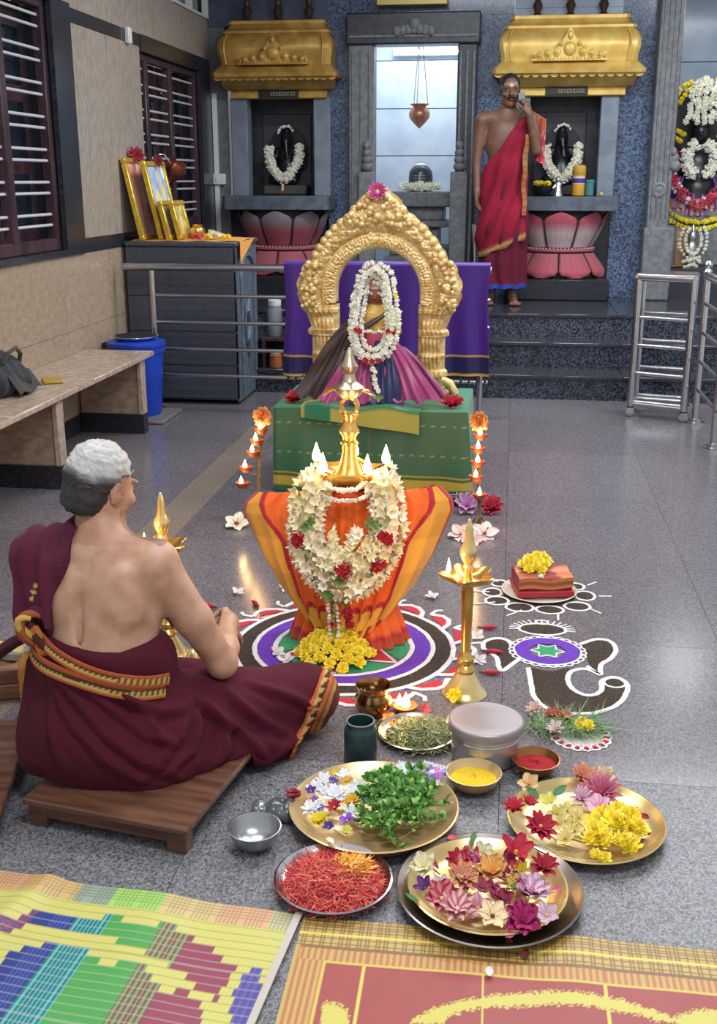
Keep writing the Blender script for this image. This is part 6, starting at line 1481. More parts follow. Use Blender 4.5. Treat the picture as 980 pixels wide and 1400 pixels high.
def rightmat(u, v):
    q = (u + random.uniform(-.002, .002), v + random.uniform(-.007, .007)); e = u - .0 - .0 * v
    if v < .088:
        if .045 < v < .052: return L('#d8c25a')
        return BRW if ((u * 130) % 1 < .3 or (v * 120) % 1 < .3) else TAN
    if v < .128 and e > .012: return (L('#b06a44') if (u * 75) % 1 < .5 else TAN) if v > .094 else BRW
    if e < .062: return TAN if (e * 75) % 1 < .5 else L('#b06a44')
    if v < .134 or e < .068: return L('#c9b050')
    if inpoly(q, rpA) or inpoly(q, rpB) or inpoly(q, rpC): return L('#c4b858')
    if abs((u % .235) - .145) < .002: return L('#d8c25a')
    return FLD * (1.06 if ((u + v) * 160) % 1 < .4 else .97)
hr = lambda u, v: .004 + .010 * math.exp(-((u - .57 + .1 * v) / .07) ** 2) * math.exp(-v * 4) + .0016 * math.sin(u * 17 + 2) + .004 * math.exp(-((u - .16) / .1) ** 2) * math.exp(-v * 5)
rm, rfn = mat_obj('plastic_mat', 'tan and brick red woven plastic mat with yellow curves', (-.384, 1.940), RU, 360, 190, 1.15, .60, rightmat, hr)

# ---- plates and bowls
def plate(label, loc, r, h, m, rim=.012, lip=.004, nm='plate', cat='plate', rot=None, inner=None):
    t = thing(nm, label, cat, loc, 0, rot=rot)
    prof = [(0, .0), (r * .72, 0), (r * .84, h * .25), (r * .94, h * .8), (r - .002, h), (r, h + lip * .6), (r - lip, h + lip), (r * .92, h * .85), (r * .82, h * .34), (r * .70, .0035), (0, .0035)]
    obj('dish', B().lathe(prof, 56), m, t)
    for k in (.35, .52): obj('ring_groove', B().tube([(r * k * math.cos(a), r * k * math.sin(a), .0042) for a in np.linspace(0, 2 * PI, 48, endpoint=False)], .0012, 5, closed=True), m, t)
    return t
worn_brass = M('worn_brass', '#dcc896', rough=.3, metal=.55, col2='#bd9264', nscale=6, ramp=(.35, .7))
PL1 = (-.283, 2.335); plate('wide brass plate holding white flowers and green herb sprigs', (*PL1, .001), .207, .040, worn_brass)
PL2 = (-.338, 2.055); plate('steel plate heaped with shredded red and orange petals', (*PL2, .008), .131, .018, steel, rot=(.0, 0, 0))
PL3 = (.003, 2.065); plate('large dull steel plate under the brass plate of mixed flowers', (*PL3, .008), .203, .02, M('dull_steel', '#a8a09a', rough=.28, metal=1.0, col2='#8b8078', nscale=6))
plate('brass plate of mixed pink and orange flowers nested in the steel plate', (PL3[0] - .004, PL3[1] - .004, .014), .173, .024, brass2)
PL4 = (.228, 2.365); plate('shiny brass plate with yellow blooms, standing apart near the small bowls', (*PL4, .001), .188, .026, brass2)
PL5 = (-.214, 2.765); plate('small plate of dried green herbs beside the steel canister', (*PL5, .001), .112, .016, M('bronze_rim_steel', '#bfb6a4', rough=.2, metal=1.0))
PLB = (.149, 3.945); plate('steel plate under the red cloth-wrapped books', (*PLB, .002), .142, .012, M('cream_plate', '#cfc2b0', rough=.3))
def bowl(label, loc, r, h, m, fill=None, filllabel=None, fm=None, nm='bowl'):
    t = thing(nm, label, 'bowl', loc)
    obj('bowl_body', B().lathe([(0, 0), (r * .52, 0), (r * .62, h * .1), (r * .86, h * .5), (r * .97, h * .9), (r, h), (r * 1.02, h * 1.02), (r * .97, h * 1.03), (r * .9, h * .85), (r * .78, h * .45), (r * .5, h * .16), (0, h * .12)], 40), m, t)
    if fill:
        p = obj(fill, B().grid(lambda u, v: ((.84 * r * v ** .9) * math.cos(2 * PI * u), (.84 * r * v ** .9) * math.sin(2 * PI * u), h * .58 + h * .2 * (1 - v) * (1 + .4 * math.sin(u * 19 + v * 5)) + .0012 * math.sin(u * 90) * math.sin(v * 30) - .0 * v), 48, 14), fm, loc=loc)
        tag(p, filllabel, 'powder', None, 'stuff')
    return t
bowl('small brass bowl of yellow turmeric', (-.047, 2.515, .001), .071, .045, worn_brass, 'turmeric', 'yellow turmeric powder in the small brass bowl', M('turmeric', '#e8c22a', rough=.9, bump=(220, .8)))
bowl('small copper-toned bowl of red kumkum', (.112, 2.612, .001), .063, .042, M('brown_brass', '#a06a40', rough=.3, metal=.9), 'kumkum', 'dark red kumkum powder in the copper-toned bowl', M('kumkum', '#a01c20', rough=.9, bump=(220, .8)))
bowl('empty small steel bowl on the bare floor near the seat board', (-.545, 2.185, .001), .062, .052, M('brushed_steel', '#b4b6b8', rough=.3, metal=1.0, col2='#9fa1a4', nscale=9))
# steel canister
cn = thing('steel_canister', 'steel canister with flat lid behind the small bowls', 'canister', (-.022, 2.675, .001))
cb_m = M('canister_steel', '#b8b4b2', rough=.32, metal=.75)
obj('canister_body', B().lathe([(0, 0), (.080, 0), (.088, .006), (.091, .02), (.091, .094), (.088, .098)], 48, cap=False), cb_m, cn)
obj('lid', B().lathe([(.090, .092), (.101, .092), (.103, .094), (.103, .112), (.101, .116), (.097, .118), (.0965, .1165), (.06, .117), (0, .117)], 48), M('satin_steel', '#9c9496', rough=.42, metal=.6), cn)
obj('bead', B().tube([(.0915 * math.cos(a), .0915 * math.sin(a), .074) for a in np.linspace(0, 2 * PI, 48, endpoint=False)], .002, 6, closed=True), steel, cn)
jr = thing('dark_green_jar', 'open dark green jar standing between the knee and the herb plate', 'jar', (-.352, 2.605, .001))
jm = M('dark_green_plastic', '#22393a', rough=.35)
obj('jar_body', B().lathe([(0, 0), (.041, 0), (.044, .004), (.044, .095), (.040, .104), (.037, .108), (.037, .122), (.034, .122), (.034, .106), (.036, .02), (0, .015)], 36), jm, jr)
obj('rim', B().tube([(.0362 * math.cos(a), .0362 * math.sin(a), .122) for a in np.linspace(0, 2 * PI, 36, endpoint=False)], .0025, 8, closed=True), M('grey_rim', '#6d7474', rough=.4), jr)
bpot = thing('bronze_pot', 'round bronze water pot behind the dark green jar', 'pot', (-.352, 2.885, .001))
obj('pot_body', B().lathe([(0, 0), (.03, 0), (.045, .012), (.055, .035), (.054, .055), (.046, .07), (.045, .078), (.05, .09), (.053, .094), (.049, .094), (.041, .078), (.04, .07), (.03, .03), (0, .02)], 40), M('bronze_shine', '#b08a5c', rough=.2, metal=1.0, col2='#8a6238', nscale=12), bpot)
obj('water', B().lathe([(.0405, .072), (0, .072)], 30, cap=False), M('dark_water', '#1a120c', rough=.05, spec=.8), bpot)
# small burning lamp among petals
dl = thing('clay_lamp', 'small burning clay lamp on the floor beside the bronze pot', 'lamp', (-.262, 2.915, .001))
obj('dish', B().lathe([(0, 0), (.02, 0), (.034, .012), (.037, .02), (.032, .02), (.02, .008), (0, .006)], 24), clay, dl)
obj('flame', flame_b, None, dl, loc=(.004, -.016, .018), scale=(1.5, 1.5, .8)); obj('flame', flame_b, None, dl, loc=(-.016, .0, .018), scale=(1.2, 1.2, .6))
point('flame_light', (-.262, 2.88, .075), .55, WARM)
for k, (x, y) in enumerate(((-.30, 2.84), (-.265, 2.83), (-.23, 2.85), (-.285, 2.80))):
    flower('loose orange flower by the small burning lamp, ' + ['nearest the bronze pot', 'in the middle', 'closest to the herb plate', 'in front of the others'][k], (x, y, .004), .026, '#c8602a', '#e08a48', 5, 1, .3, .8, rot=(random.uniform(-.2, .2), .2, k), group='orange flowers by the small lamp')
flower('pink petal cluster right of the small burning lamp', (-.205, 2.915, .004), .018, '#c02848', '#d84a68', 4, 1, .8, .9)

# ---- yellow bloom coil before the lamp
HPX, HPY = (-0.525, 3.246)
for k in range(46):
    a = k * 2.399963; r = .118 * math.sqrt((k + .5) / 46); hz = .078 * (1 - (r / .118) ** 2) + .008
    bloom(BL_YEL, 'yellow chrysanthemum bloom in the round heap before the orange sari', (HPX + r * math.cos(a), HPY + r * math.sin(a) * .85, hz), .021, 'yellow blooms heaped before the orange sari', rot=rot_to((math.cos(a) * r * 7, math.sin(a) * r * 7 - .4, 1), k))
# ---- wrapped books with blooms
bk_ = thing('wrapped_books', 'red cloth-wrapped books with an orange silk strip on a plate', 'book', (.157, 3.945, .015), .20)
obj('lower_book', B().box(-.105, .105, -.085, .085, 0, .022, bev=.003), M('red_cover', '#a8283a', rough=.5), bk_)
obj('upper_book', B().box(-.10, .10, -.07, .085, .0225, .07, bev=.003), M('maroon_cover', '#8f2232', rough=.5), bk_)
obj('silk_strip', B().grid(lambda u, v: (-.101 + .202 * u, -.086 + .13 * v, .0735 + .004 * math.sin(u * 8) + .003 * math.sin(v * 9)) if v > .35 else (-.101 + .202 * u, -.0885 + .016, .0735 - (.35 - v) / .35 * .045 + .004 * math.sin(u * 8)), 40, 16, lambda u, v: L('#c06a34') if u > .6 and v > .3 else (L('#a5482e') if int(v * 14) % 3 else L('#b88a4a')), thick=.002), silk, bk_)
obj('pages', B().box(-.1, .103, -.083, .08, .004, .018), M('paper', '#cdbb9c', rough=.8), bk_)
for k in range(20):
    a = k * 2.399963; r = .058 * math.sqrt((k + .5) / 20)
    bloom(BL_YEL, 'yellow bloom in the heap on top of the wrapped books', (.130 + r * math.cos(a) * .85 + .018 * math.sin(a), 3.975 + r * math.sin(a) * 1.1, .092 + .038 * (1 - (r / .058) ** 2)), .020, 'yellow blooms on the wrapped books', rot=rot_to((math.cos(a) * r * 10, math.sin(a) * r * 10 - .5, 1), k))
wb_ = bloom(BL_WHITE, 'small white bud on the orange silk strip of the books', (.15, 3.875, .088), .012, nm='white_bud')

# ---- shredded petals, herbs, grass
def strands(nm, label, cat, ctr, rad, hz, n, cols, ln, w, m=petal_m, curl=1.0, sy=1, zb=.004, up=.3):
    b = B()
    for k in range(n):
        a = random.uniform(0, 2 * PI); r = rad * math.sqrt(random.random()); z0 = zb + hz * (1 - (r / rad) ** 2) * random.uniform(.35, 1.0)
        p = Vector((r * math.cos(a), r * math.sin(a) * sy, z0)); d = Vector((random.gauss(0, 1), random.gauss(0, 1), random.gauss(0, up))).normalized(); q = Vector((random.gauss(0, 1), random.gauss(0, 1), random.gauss(0, up))).normalized() * curl
        l = ln * random.uniform(.6, 1.3); s = d.cross(Vector((0, 0, 1)) + q * .3).normalized() * w * random.uniform(.6, 1.3); c = np.array(random.choice(cols)) * random.uniform(.75, 1.15)
        p1 = p + d * l * .5 + q * l * .18; p2 = p + d * l + q * l * .1
        for v in (p, p1, p2): v.z = max(v.z, zb)
        b.add([p - s, p + s, p1 + s * .9, p1 - s * .9, p2], [(0, 1, 2, 3), (3, 2, 4)], c)
    o = obj(nm, b, m, None, loc=ctr, flat=True); return tag(o, label, cat, None, 'stuff')
strands('shredded_red_petals', 'shredded red and pink petals heaped in the steel plate', 'petals', (*PL2, .010), .112, .036, 3600, [L('#cf4038'), L('#dc5640'), L('#c03040'), L('#e46c50'), L('#ea8a6a'), L('#b02a34'), L('#d84a5a')], .030, .0012)
strands('shredded_orange_petals', 'shredded orange petals on the red ones in the steel plate', 'petals', (PL2[0] + .035, PL2[1] + .032, .032), .038, .016, 480, [L('#f0a02c'), L('#eab43c'), L('#e88a28'), L('#f2c86a')], .024, .0016)
strands('dried_herbs', 'tangled dry green herbs heaped on the small plate', 'herbs', (PL5[0] + .012, PL5[1] - .012, .006), .092, .038, 1900, [L('#7f8a4e'), L('#98a068'), L('#667a40'), L('#aaa880'), L('#5c6a3c')], .030, .0014)
strands('grass_blades', 'loose green grass blades over the small powder ring', 'grass', (.205, 2.865, .003), .115, .030, 420, [L('#5f8a4c'), L('#7fa468'), L('#4a7440'), L('#93b080')], .085, .0012, sy=.42)
for k, (x, y, c1, c2, lb) in enumerate(((.165, 2.90, '#a83838', '#c45a50', 'dull red flower lying in the grass blades'), (.198, 2.89, '#b04030', '#cc6850', 'second dull red flower beside the yellow bloom in the grass'), (.115, 2.93, '#d8b0a8', '#e8ccc4', 'pale pink flower at the end of the grass blades'), (.17, 2.82, '#d8c0c0', '#ead8d8', 'pale petals at the front of the grass blades'))):
    flower(lb, (x, y, .022), .026, c1, c2, 7, 2, .5, .5)
for k, (x, y) in enumerate(((.235, 2.845), (.262, 2.85), (.248, 2.868))): bloom(BL_YEL, 'yellow bloom on the grass over the small powder ring', (x, y, .020), .017, 'yellow blooms on the grass')

# ---- herb sprigs (stem and leaves) in the brass plate
lf = B().grid(lambda u, v: (.003 + .024 * v, (u - .5) * .017 * math.sin(PI * (.08 + .9 * v)) ** .8, .005 * math.sin(v * 3) + .004 * abs(2 * u - 1)), 4, 5, lambda u, v: L('#5c8e40') * (.85 + .5 * v) * (.8 if abs(u - .5) < .1 else 1)).mesh('leaf'); lf.materials.append(petal_m())
lf2 = B().grid(lambda u, v: (.003 + .020 * v, (u - .5) * .014 * math.sin(PI * (.08 + .9 * v)) ** .8, .006 * math.sin(v * 3) + .003 * abs(2 * u - 1)), 4, 5, lambda u, v: L('#94bc68') * (.85 + .4 * v)).mesh('leaf'); lf2.materials.append(petal_m())
def sprig():
    t = thing('herb_sprig', 'fresh green herb sprig in the pile on the wide brass plate', 'herb', (0, 0, 0), 0, 'green herb sprigs on the brass plate')
    obj('stem', B().tube([(0, 0, 0), (.025, .003, .006), (.055, -.002, .006), (.085, .004, .0)], [.0018, .0016, .0014, .0008], 5, col=L('#6f9a48')), petal_m, t)
    for k in range(13):
        x = .012 + .074 * k / 12; obj('leaf', lf if k % 3 else lf2, None, t, loc=(x, 0, .004), rot=(random.uniform(-.7, .7), -random.uniform(.1, .9), (1 if k % 2 else -1) * random.uniform(.5, 1.6)), scale=random.uniform(.75, 1.15))
    return t
sp0 = sprig()
for k in range(46):
    a = random.uniform(0, 2 * PI); q = math.sqrt(random.random()); cx_, cy_ = PL1[0] + .062 + .095 * q * math.cos(a), PL1[1] - .005 + .125 * q * math.sin(a)
    ra = random.uniform(0, 2 * PI); loc = (cx_ - .04 * math.cos(ra), cy_ - .04 * math.sin(ra), .022 + .045 * (1 - q * q) * random.uniform(.4, 1)); rt = (random.uniform(-.6, .6), random.uniform(-.5, .2), ra)
    if k == 0: sp0.location = loc; sp0.rotation_euler = rt
    else: dup(sp0, loc, rt)
# ---- flowers on plate 1
P1 = [(-0.419, 2.412, 0.0203, 'w'), (-0.434, 2.378, 0.0184, 'w'), (-0.386, 2.378, 0.02, 'w'), (-0.402, 2.351, 0.0165, 'w'), (-0.368, 2.343, 0.0165, 'w'), (-0.339, 2.375, 0.0183, 'w'), (-0.329, 2.399, 0.0134, 'w'), (-0.379, 2.333, 0.0164, 'w'), (-0.426, 2.275, 0.0161, 'w'), (-0.409, 2.292, 0.0146, 'w'), (-0.332, 2.282, 0.0129, 'w'), (-0.368, 2.433, 0.017, 'w')]
for k, (x, y, r, c) in enumerate(P1):
    flower('white star flower in the cluster at the side of the wide brass plate', (x, y, .040 + random.uniform(0, .018)), .024, '#eceaf2', '#fbfbff', 6, 2, .4, .5, '#d8d890', group='white star flowers on the wide brass plate')
for (x, y, r, c1, c2, lb, n) in [(-0.44, 2.346, 0.0149, '#3d2a7a', '#5a3c9c', 'dark violet flower near the back rim among the white flowers', 5), (-0.395, 2.409, 0.0135, '#4a2f8a', '#6a48a8', 'small violet flower tucked behind the white flowers', 5), (-0.425, 2.311, 0.0131, '#5a3a9a', '#8a66c0', 'violet flower at the edge of the white flowers', 5), (-0.402, 2.272, 0.0129, '#7a5ac0', '#a58ad8', 'lilac flower below the red rose on the brass plate', 5), (-0.373, 2.202, 0.015, '#3a2478', '#5a3c98', 'dark violet flower near the front rim of the brass plate', 5), (-0.334, 2.241, 0.0197, '#7a38b0', '#a868d0', 'large bright purple flower beside the herb sprigs', 4), (-0.3, 2.322, 0.0137, '#38267c', '#4c3a96', 'blue-violet flower lying on the herb sprigs', 4), (-0.39, 2.446, 0.0154, '#e8c040', '#f2d86a', 'yellow flower at the back of the white cluster', 8), (-0.356, 2.402, 0.0151, '#e8b030', '#f0c850', 'golden flower between white flowers and herbs', 8), (-0.334, 2.32, 0.0196, '#e0a020', '#f2c840', 'large golden flower in the middle of the brass plate', 10), (-0.398, 2.227, 0.0228, '#e8c81a', '#f8e64a', 'bright yellow daisy near the front rim of the brass plate', 14), (-0.328, 2.191, 0.0149, '#d8d050', '#ece88a', 'pale yellow flower at the front of the herb sprigs', 9), (-0.37, 2.277, 0.0219, '#a81c38', '#c8304c', 'deep red rose among the white flowers', 7)]:
    flower(lb, (x, y, .050 + random.uniform(0, .012)), r * .95, c1, c2, n, 2 if n > 5 else 1, .5, .9 if n < 6 else .5, '#d8b83a')
for (x, y, r, lb) in [(-0.352, 2.179, 0.0186, 'long cream petal at the front rim of the wide brass plate'), (-0.351, 2.224, 0.0158, 'narrow white petal beside the purple flower')]:
    tag(obj('loose_petal', petal_mesh(.05, .014, .3, '#efead0', '#f8f6e6'), None, None, loc=(x - .02, y, .046), rot=(.1, -.1, random.uniform(-1.2, -.4))), lb, 'petal')
hb = thing('hibiscus_bud', 'closed red bud with pale stripes leaning over the rim of the wide brass plate', 'flower', (-0.474, 2.333, 0.055), 0, None, rot=(.2, .5, 2.6))
for k in range(6): obj('petal', petal_mesh(.05, .022, .15, '#c02a44', '#d8485e', .05, 0, '#e2b4b8' if k % 2 else None), None, hb, loc=(-.02, 0, 0), rot=(k * PI / 3, -.12, 0))
def packet(label, c, w, h, rz, cols, tilt):
    t = thing('plastic_packet', label, 'packet', c, 0, rot=(tilt, 0, rz)); sd = random.Random(label)
    spots = [(sd.random(), sd.random(), sd.uniform(.1, .3), L(sd.choice(cols))) for _ in range(9)]
    def cf(u, v):
        k = L(cols[0])
        for a, b_, r, q in spots:
            if math.hypot(u - a, v - b_) < r: k = q
        return k
    obj('pouch', B().grid(lambda u, v: ((u - .5) * w, (v - .5) * h, .010 * math.sin(PI * u) * math.sin(PI * v) + .002 * math.sin(u * 17 + v * 11)), 16, 16, cf, thick=.008), M('printed_plastic', attr=True, rough=.15), t)
    obj('seal', B().grid(lambda u, v: ((u - .5) * w, h * (.5 + .14 * v), .002 * math.sin(u * 40)), 24, 3, lambda u, v: L('#cfccd2'), thick=.0015), M('clear_seal', '#d8d6dc', rough=.12, alpha=.75), t)
packet('clear packet with blue and teal print at the back rim of the brass plate', (-0.221, 2.475, 0.05), .06, .06, -.25, ['#c8d4dc', '#58b8c0', '#3c8fd0', '#e2e4ea', '#dfe0b8'], .35)
packet('second packet with pink and violet print beside the turmeric bowl', (-0.156, 2.483, 0.05), .068, .06, -.35, ['#d0b8bc', '#5a6ab8', '#b068a8', '#e0d4d4', '#c89a78', '#3c5ca8'], .3)

# ---- flowers on the nested plates
ZF = .045
for (x, y, r, c1, c2, n, ly, cp, wd, core, mid, lb) in [(-0.14, 2.089, 0.0266, '#e8dca8', '#f2ecc8', 5, 2, 0.4, 0.9, '#d8c060', None, 'cream flower at the back edge of the nested brass plate'), (-0.133, 2.006, 0.0186, '#5a2a6a', '#7a3a88', 5, 1, 0.8, 0.8, '#3a1a48', None, 'small dark purple flower at one side of the nested plate'), (-0.064, 2.107, 0.0266, '#b41c34', '#cc3048', 8, 2, 0.5, 0.55, '#c8a030', None, 'red flower near the back of the nested plate'), (-0.055, 2.048, 0.0302, '#e0906a', '#f0b48e', 9, 3, 0.4, 0.5, '#e8b060', None, 'peach double flower in the middle of the nested plate'), (0.009, 2.07, 0.0304, '#e8a050', '#f2c47a', 6, 2, 0.6, 0.9, '#d87828', None, 'orange-yellow ruffled flower at the centre of the nested plate'), (-0.028, 2.104, 0.018, '#c85a86', '#dc86a8', 5, 1, 0.6, 0.8, '#c8a030', None, 'small pink flower behind the orange-yellow one'), (0.059, 2.153, 0.0326, '#b82038', '#d04058', 5, 1, 0.9, 0.8, '#c8a030', None, 'tall red trumpet flower at the back of the nested plate'), (0.12, 2.103, 0.028, '#a81a30', '#c43a4c', 9, 2, 0.5, 0.45, '#802030', None, 'red many-petalled flower by the far rim of the nested plate'), (0.072, 2.1, 0.017, '#d8b030', '#e8d050', 5, 1, 1.2, 0.8, '#8a9a40', None, 'yellow bud resting on the red flowers'), (0.061, 2.05, 0.02, '#d8a838', '#e8cc68', 6, 1, 0.6, 0.8, '#c87a28', None, 'small yellow flower left of the lilac one'), (0.092, 2.037, 0.0323, '#b8609c', '#e0b4d0', 6, 2, 0.5, 0.85, '#c86a50', '#ecd0e0', 'large lilac-pink flower on the nested plate'), (0.073, 1.935, 0.0342, '#a01a5c', '#c03a7c', 6, 2, 0.4, 0.85, '#781440', None, 'large magenta flower at the front of the nested plate'), (-0.094, 1.975, 0.0335, '#b82a44', '#d85068', 6, 2, 0.45, 0.8, '#d8b8a0', '#e09098', 'red-pink flower at the front side of the nested plate'), (-0.06, 1.935, 0.0336, '#c8405c', '#e08a94', 7, 2, 0.4, 0.6, '#e0c0b0', '#efd0c8', 'striped pink and white flower at the front of the nested plate'), (-0.018, 1.95, 0.0249, '#d88aa4', '#ecb8c8', 5, 1, 0.5, 0.9, '#d8a860', None, 'pale pink flower between striped and cream ones'), (0.012, 1.926, 0.031, '#e8c890', '#f4e4bc', 6, 1, 0.25, 0.7, '#5a3a28', None, 'cream star flower with dark centre at the front rim'), (0.123, 1.966, 0.0225, '#d0a0b8', '#e8d4dc', 5, 1, 0.5, 0.9, '#d8c070', None, 'faded lilac flower by the rim of the nested plate'), (0.109, 2.05, 0.02, '#e0a080', '#f0c8ac', 5, 1, 0.6, 0.9, '#d88040', None, 'small salmon flower on the lilac-pink one'), (-0.014, 2.154, 0.0227, '#c8c090', '#dcd8b4', 5, 1, 0.4, 0.9, '#b0a050', None, 'pale greenish flower at the back of the nested plate'), (0.035, 1.986, 0.0212, '#7a1c38', '#a03a54', 5, 1, 0.6, 0.8, '#5a1428', None, 'dark maroon flower in the centre of the nested plate'), (-0.01, 2.013, 0.0198, '#8a2c40', '#b05060', 5, 1, 0.6, 0.8, '#5a1428', None, 'wilted maroon flower under the peach one'), (-0.098, 2.028, 0.0175, '#d8d0d4', '#efeaec', 5, 1, 0.5, 0.8, '#9a8060', None, 'small whitish flower beside the purple one')]:
    flower(lb, (x, y, ZF - .004 + random.uniform(0, .026)), r * 1.12, c1, c2, n, ly, cp + .15, wd, core, mid=mid, ruf=.12)
for (x, y, r, a, lb) in [(0.035, 2.033, 0.0207, 0.3, 'dark green leaf under the flowers of the nested plate'), (-0.139, 1.966, 0.0183, 2.8, 'thin green leaf at the side rim of the nested plate'), (-0.04, 2.192, 0.0199, 1.4, 'pale green stalk leaf at the back rim of the nested plate')]:
    tag(obj('green_leaf', petal_mesh(.036, .016, .2, '#3f6a34', '#5f8a48', 0, .6), None, None, loc=(x, y, .045), rot=(0, -.2, a)), lb, 'leaf')
for (x, y, r, c, lb) in [(-0.091, 2.225, 0.0135, '#d84860', 'red-pink petal lying on the far rim of the steel plate'), (0.044, 1.894, 0.0157, '#d86a90', 'pink petal lying on the near rim of the steel plate'), (0.148, 2.052, 0.0175, '#c8586c', 'narrow pink petal at the side of the nested plate')]:
    tag(obj('loose_petal', petal_mesh(.022, .018, .2, c, c), None, None, loc=(x - .008, y, .036), rot=(.1, .0, random.uniform(0, 1))), lb, 'petal')
for k in range(70):
    a = k * 2.399963; r = .118 * math.sqrt((k + .5) / 70); c = random.choice((('#a82038', '#c84058'), ('#c04a6a', '#e0a0b0'), ('#d8886a', '#f0c0a0'), ('#8a1c50', '#b84a80'), ('#e0c8a8', '#f2e4cc'), ('#c03040', '#e07080'), ('#d890a8', '#efc8d4')))
    tag(obj('loose_petal', petal_mesh(.03, .020, .35, *c, .12), None, None, loc=(PL3[0] - .004 + r * math.cos(a), PL3[1] - .004 + r * math.sin(a), .030 + .022 * (1 - (r / .118) ** 2) + random.uniform(0, .006)), rot=(random.uniform(-.9, .9), random.uniform(-.9, .2), random.uniform(0, 6))), 'loose curled petal filling between the flowers of the nested brass plate', 'petal', 'loose petals on the nested brass plate')
# ---- flowers on the right brass plate
for (x, y, r, c1, c2, n, ly, cp, wd, core, lb) in [(0.093, 2.464, 0.026, '#d8a868', '#e8c898', 5, 1, 0.4, 0.9, '#c88a40', 'pale peach flower at the back rim of the shiny plate'), (0.057, 2.356, 0.0268, '#b81c30', '#d83c4c', 8, 2, 0.7, 0.45, '#8a1424', 'red feathery flower at the side rim of the shiny plate'), (0.091, 2.373, 0.02, '#c02436', '#dc4454', 7, 2, 1.0, 0.45, '#8a1424', 'upright red flower between the leaf and the side rim'), (0.139, 2.379, 0.0217, '#d8cc58', '#ece48a', 5, 1, 0.9, 0.9, '#b8c050', 'pale yellow cup flower in front of the green leaf'), (0.116, 2.276, 0.0361, '#a01430', '#c02848', 10, 2, 0.2, 0.5, '#e0902c', 'crimson flower with orange centre at the front of the shiny plate'), (0.23, 2.517, 0.0354, '#d88460', '#eaae8c', 9, 3, 0.5, 0.5, '#c87040', 'salmon double flower at the back of the shiny plate'), (0.285, 2.537, 0.0255, '#dcc08c', '#ecdcb4', 5, 2, 0.5, 0.9, '#c8a050', 'cream flower behind the pink tasselled one'), (0.27, 2.454, 0.0497, '#c04468', '#dc88a4', 14, 3, 0.35, 0.28, '#a02c50', 'big pink tasselled flower on the shiny plate'), (0.22, 2.419, 0.029, '#c890a8', '#e0bccc', 9, 2, 0.4, 0.35, '#a85878', 'faded pink flower beside the tasselled one'), (0.257, 2.388, 0.0286, '#d890b0', '#ecc0d4', 5, 1, 0.4, 1.0, '#c87a90', 'pale pink flower in front of the tasselled one')]:
    flower(lb, (x, y, .034 + random.uniform(0, .02)), r * 1.05, c1, c2, n, ly, cp, wd, core)
for k, (x, y, r) in enumerate([(0.158, 2.347, 0.0198), (0.182, 2.373, 0.0199), (0.186, 2.32, 0.0195), (0.16, 2.305, 0.0186), (0.197, 2.299, 0.0194), (0.175, 2.266, 0.0167), (0.208, 2.338, 0.0171)]):
    flower('pale yellow waxy flower in the browning cluster on the shiny plate', (x, y, .028 + random.uniform(0, .014)), .024, '#d8b850', '#efe2a0', 5, 1, .5, .8, '#8a6a30', group='pale yellow waxy flowers on the shiny plate')
YB = [(0.24, 2.319, 0.0212), (0.271, 2.346, 0.0213), (0.306, 2.359, 0.0214), (0.329, 2.339, 0.0212), (0.249, 2.269, 0.0208), (0.284, 2.303, 0.0231), (0.308, 2.291, 0.0209), (0.337, 2.295, 0.02), (0.231, 2.237, 0.0164), (0.263, 2.242, 0.0189), (0.3, 2.247, 0.0197), (0.327, 2.244, 0.018), (0.237, 2.206, 0.0138), (0.26, 2.206, 0.0138)]
for k, (x, y, r) in enumerate(YB): bloom(BL_YEL, 'bright yellow bloom in the round bunch on the shiny plate', (x, y, .024 + .03 * (1 - abs(k - 5) / 9)), r * 1.35 if k < 12 else r * 1.1, 'yellow blooms in the bunch on the shiny plate')
for (x, y, r, a, lb) in [(0.349, 2.373, 0.0301, -0.5, 'long red petal behind the yellow bunch'), (0.367, 2.322, 0.0295, -1.2, 'red petal by the far side rim of the shiny plate'), (0.36, 2.284, 0.0249, -1.6, 'second red petal by the side rim, below the first'), (0.326, 2.393, 0.026, -0.3, 'red petal between tasselled flower and yellow bunch')]:
    tag(obj('loose_petal', petal_mesh(.045, .026, .3, '#a81828', '#c43038', .1), None, None, loc=(x - .015, y + .01, .028), rot=(.2, -.2, a)), lb, 'petal')
for (x, y, r, a, lb) in [(0.117, 2.417, 0.0265, 2.4, 'green leaf lying on the shiny plate, the left of two'), (0.15, 2.434, 0.0266, 0.7, 'broad green leaf lying on the shiny plate, the larger of two')]:
    tag(obj('green_leaf', petal_mesh(.045, .03, .2, '#3a7048', '#58905c', 0, .6), None, None, loc=(x, y, .036), rot=(0, -.3, a)), lb, 'leaf')

# ---- flowers lying about the floor and on the table
flower('white hibiscus with red heart lying by the left twig stand', (-1.185, 4.60, .012), .055, '#d8c8b0', '#efe8d4', 5, 1, .25, .85, '#8a1c28', rot=rot_to((.1, -.55, 1)), stamen='#d8c060', core_r=.2)
flower('large white hibiscus lying by the foot of the right twig stand', (-.075, 4.60, .012), .06, '#e0c8c0', '#f2e8e2', 5, 1, .25, .9, '#8a4a28', rot=rot_to((.1, -.55, 1)), stamen='#8a5a30', core_r=.16)
flower('pale pink hibiscus left of the large white one', (-.178, 4.58, .012), .052, '#d8b0a8', '#ecd4cc', 5, 1, .3, .9, '#b87060', rot=rot_to((-.2, -.5, 1)))
flower('pale pink flower between the two large hibiscus flowers', (-.125, 4.52, .010), .05, '#d0a8a4', '#e6c8c2', 5, 1, .3, .9, '#b87060', rot=rot_to((.0, -.5, 1)))
flower('red flower on the floor right of the twig stand', (-.055, 4.98, .02), .06, '#a81830', '#c43448', 9, 3, .5, .5, '#801020', rot=rot_to((0, -.7, 1)))
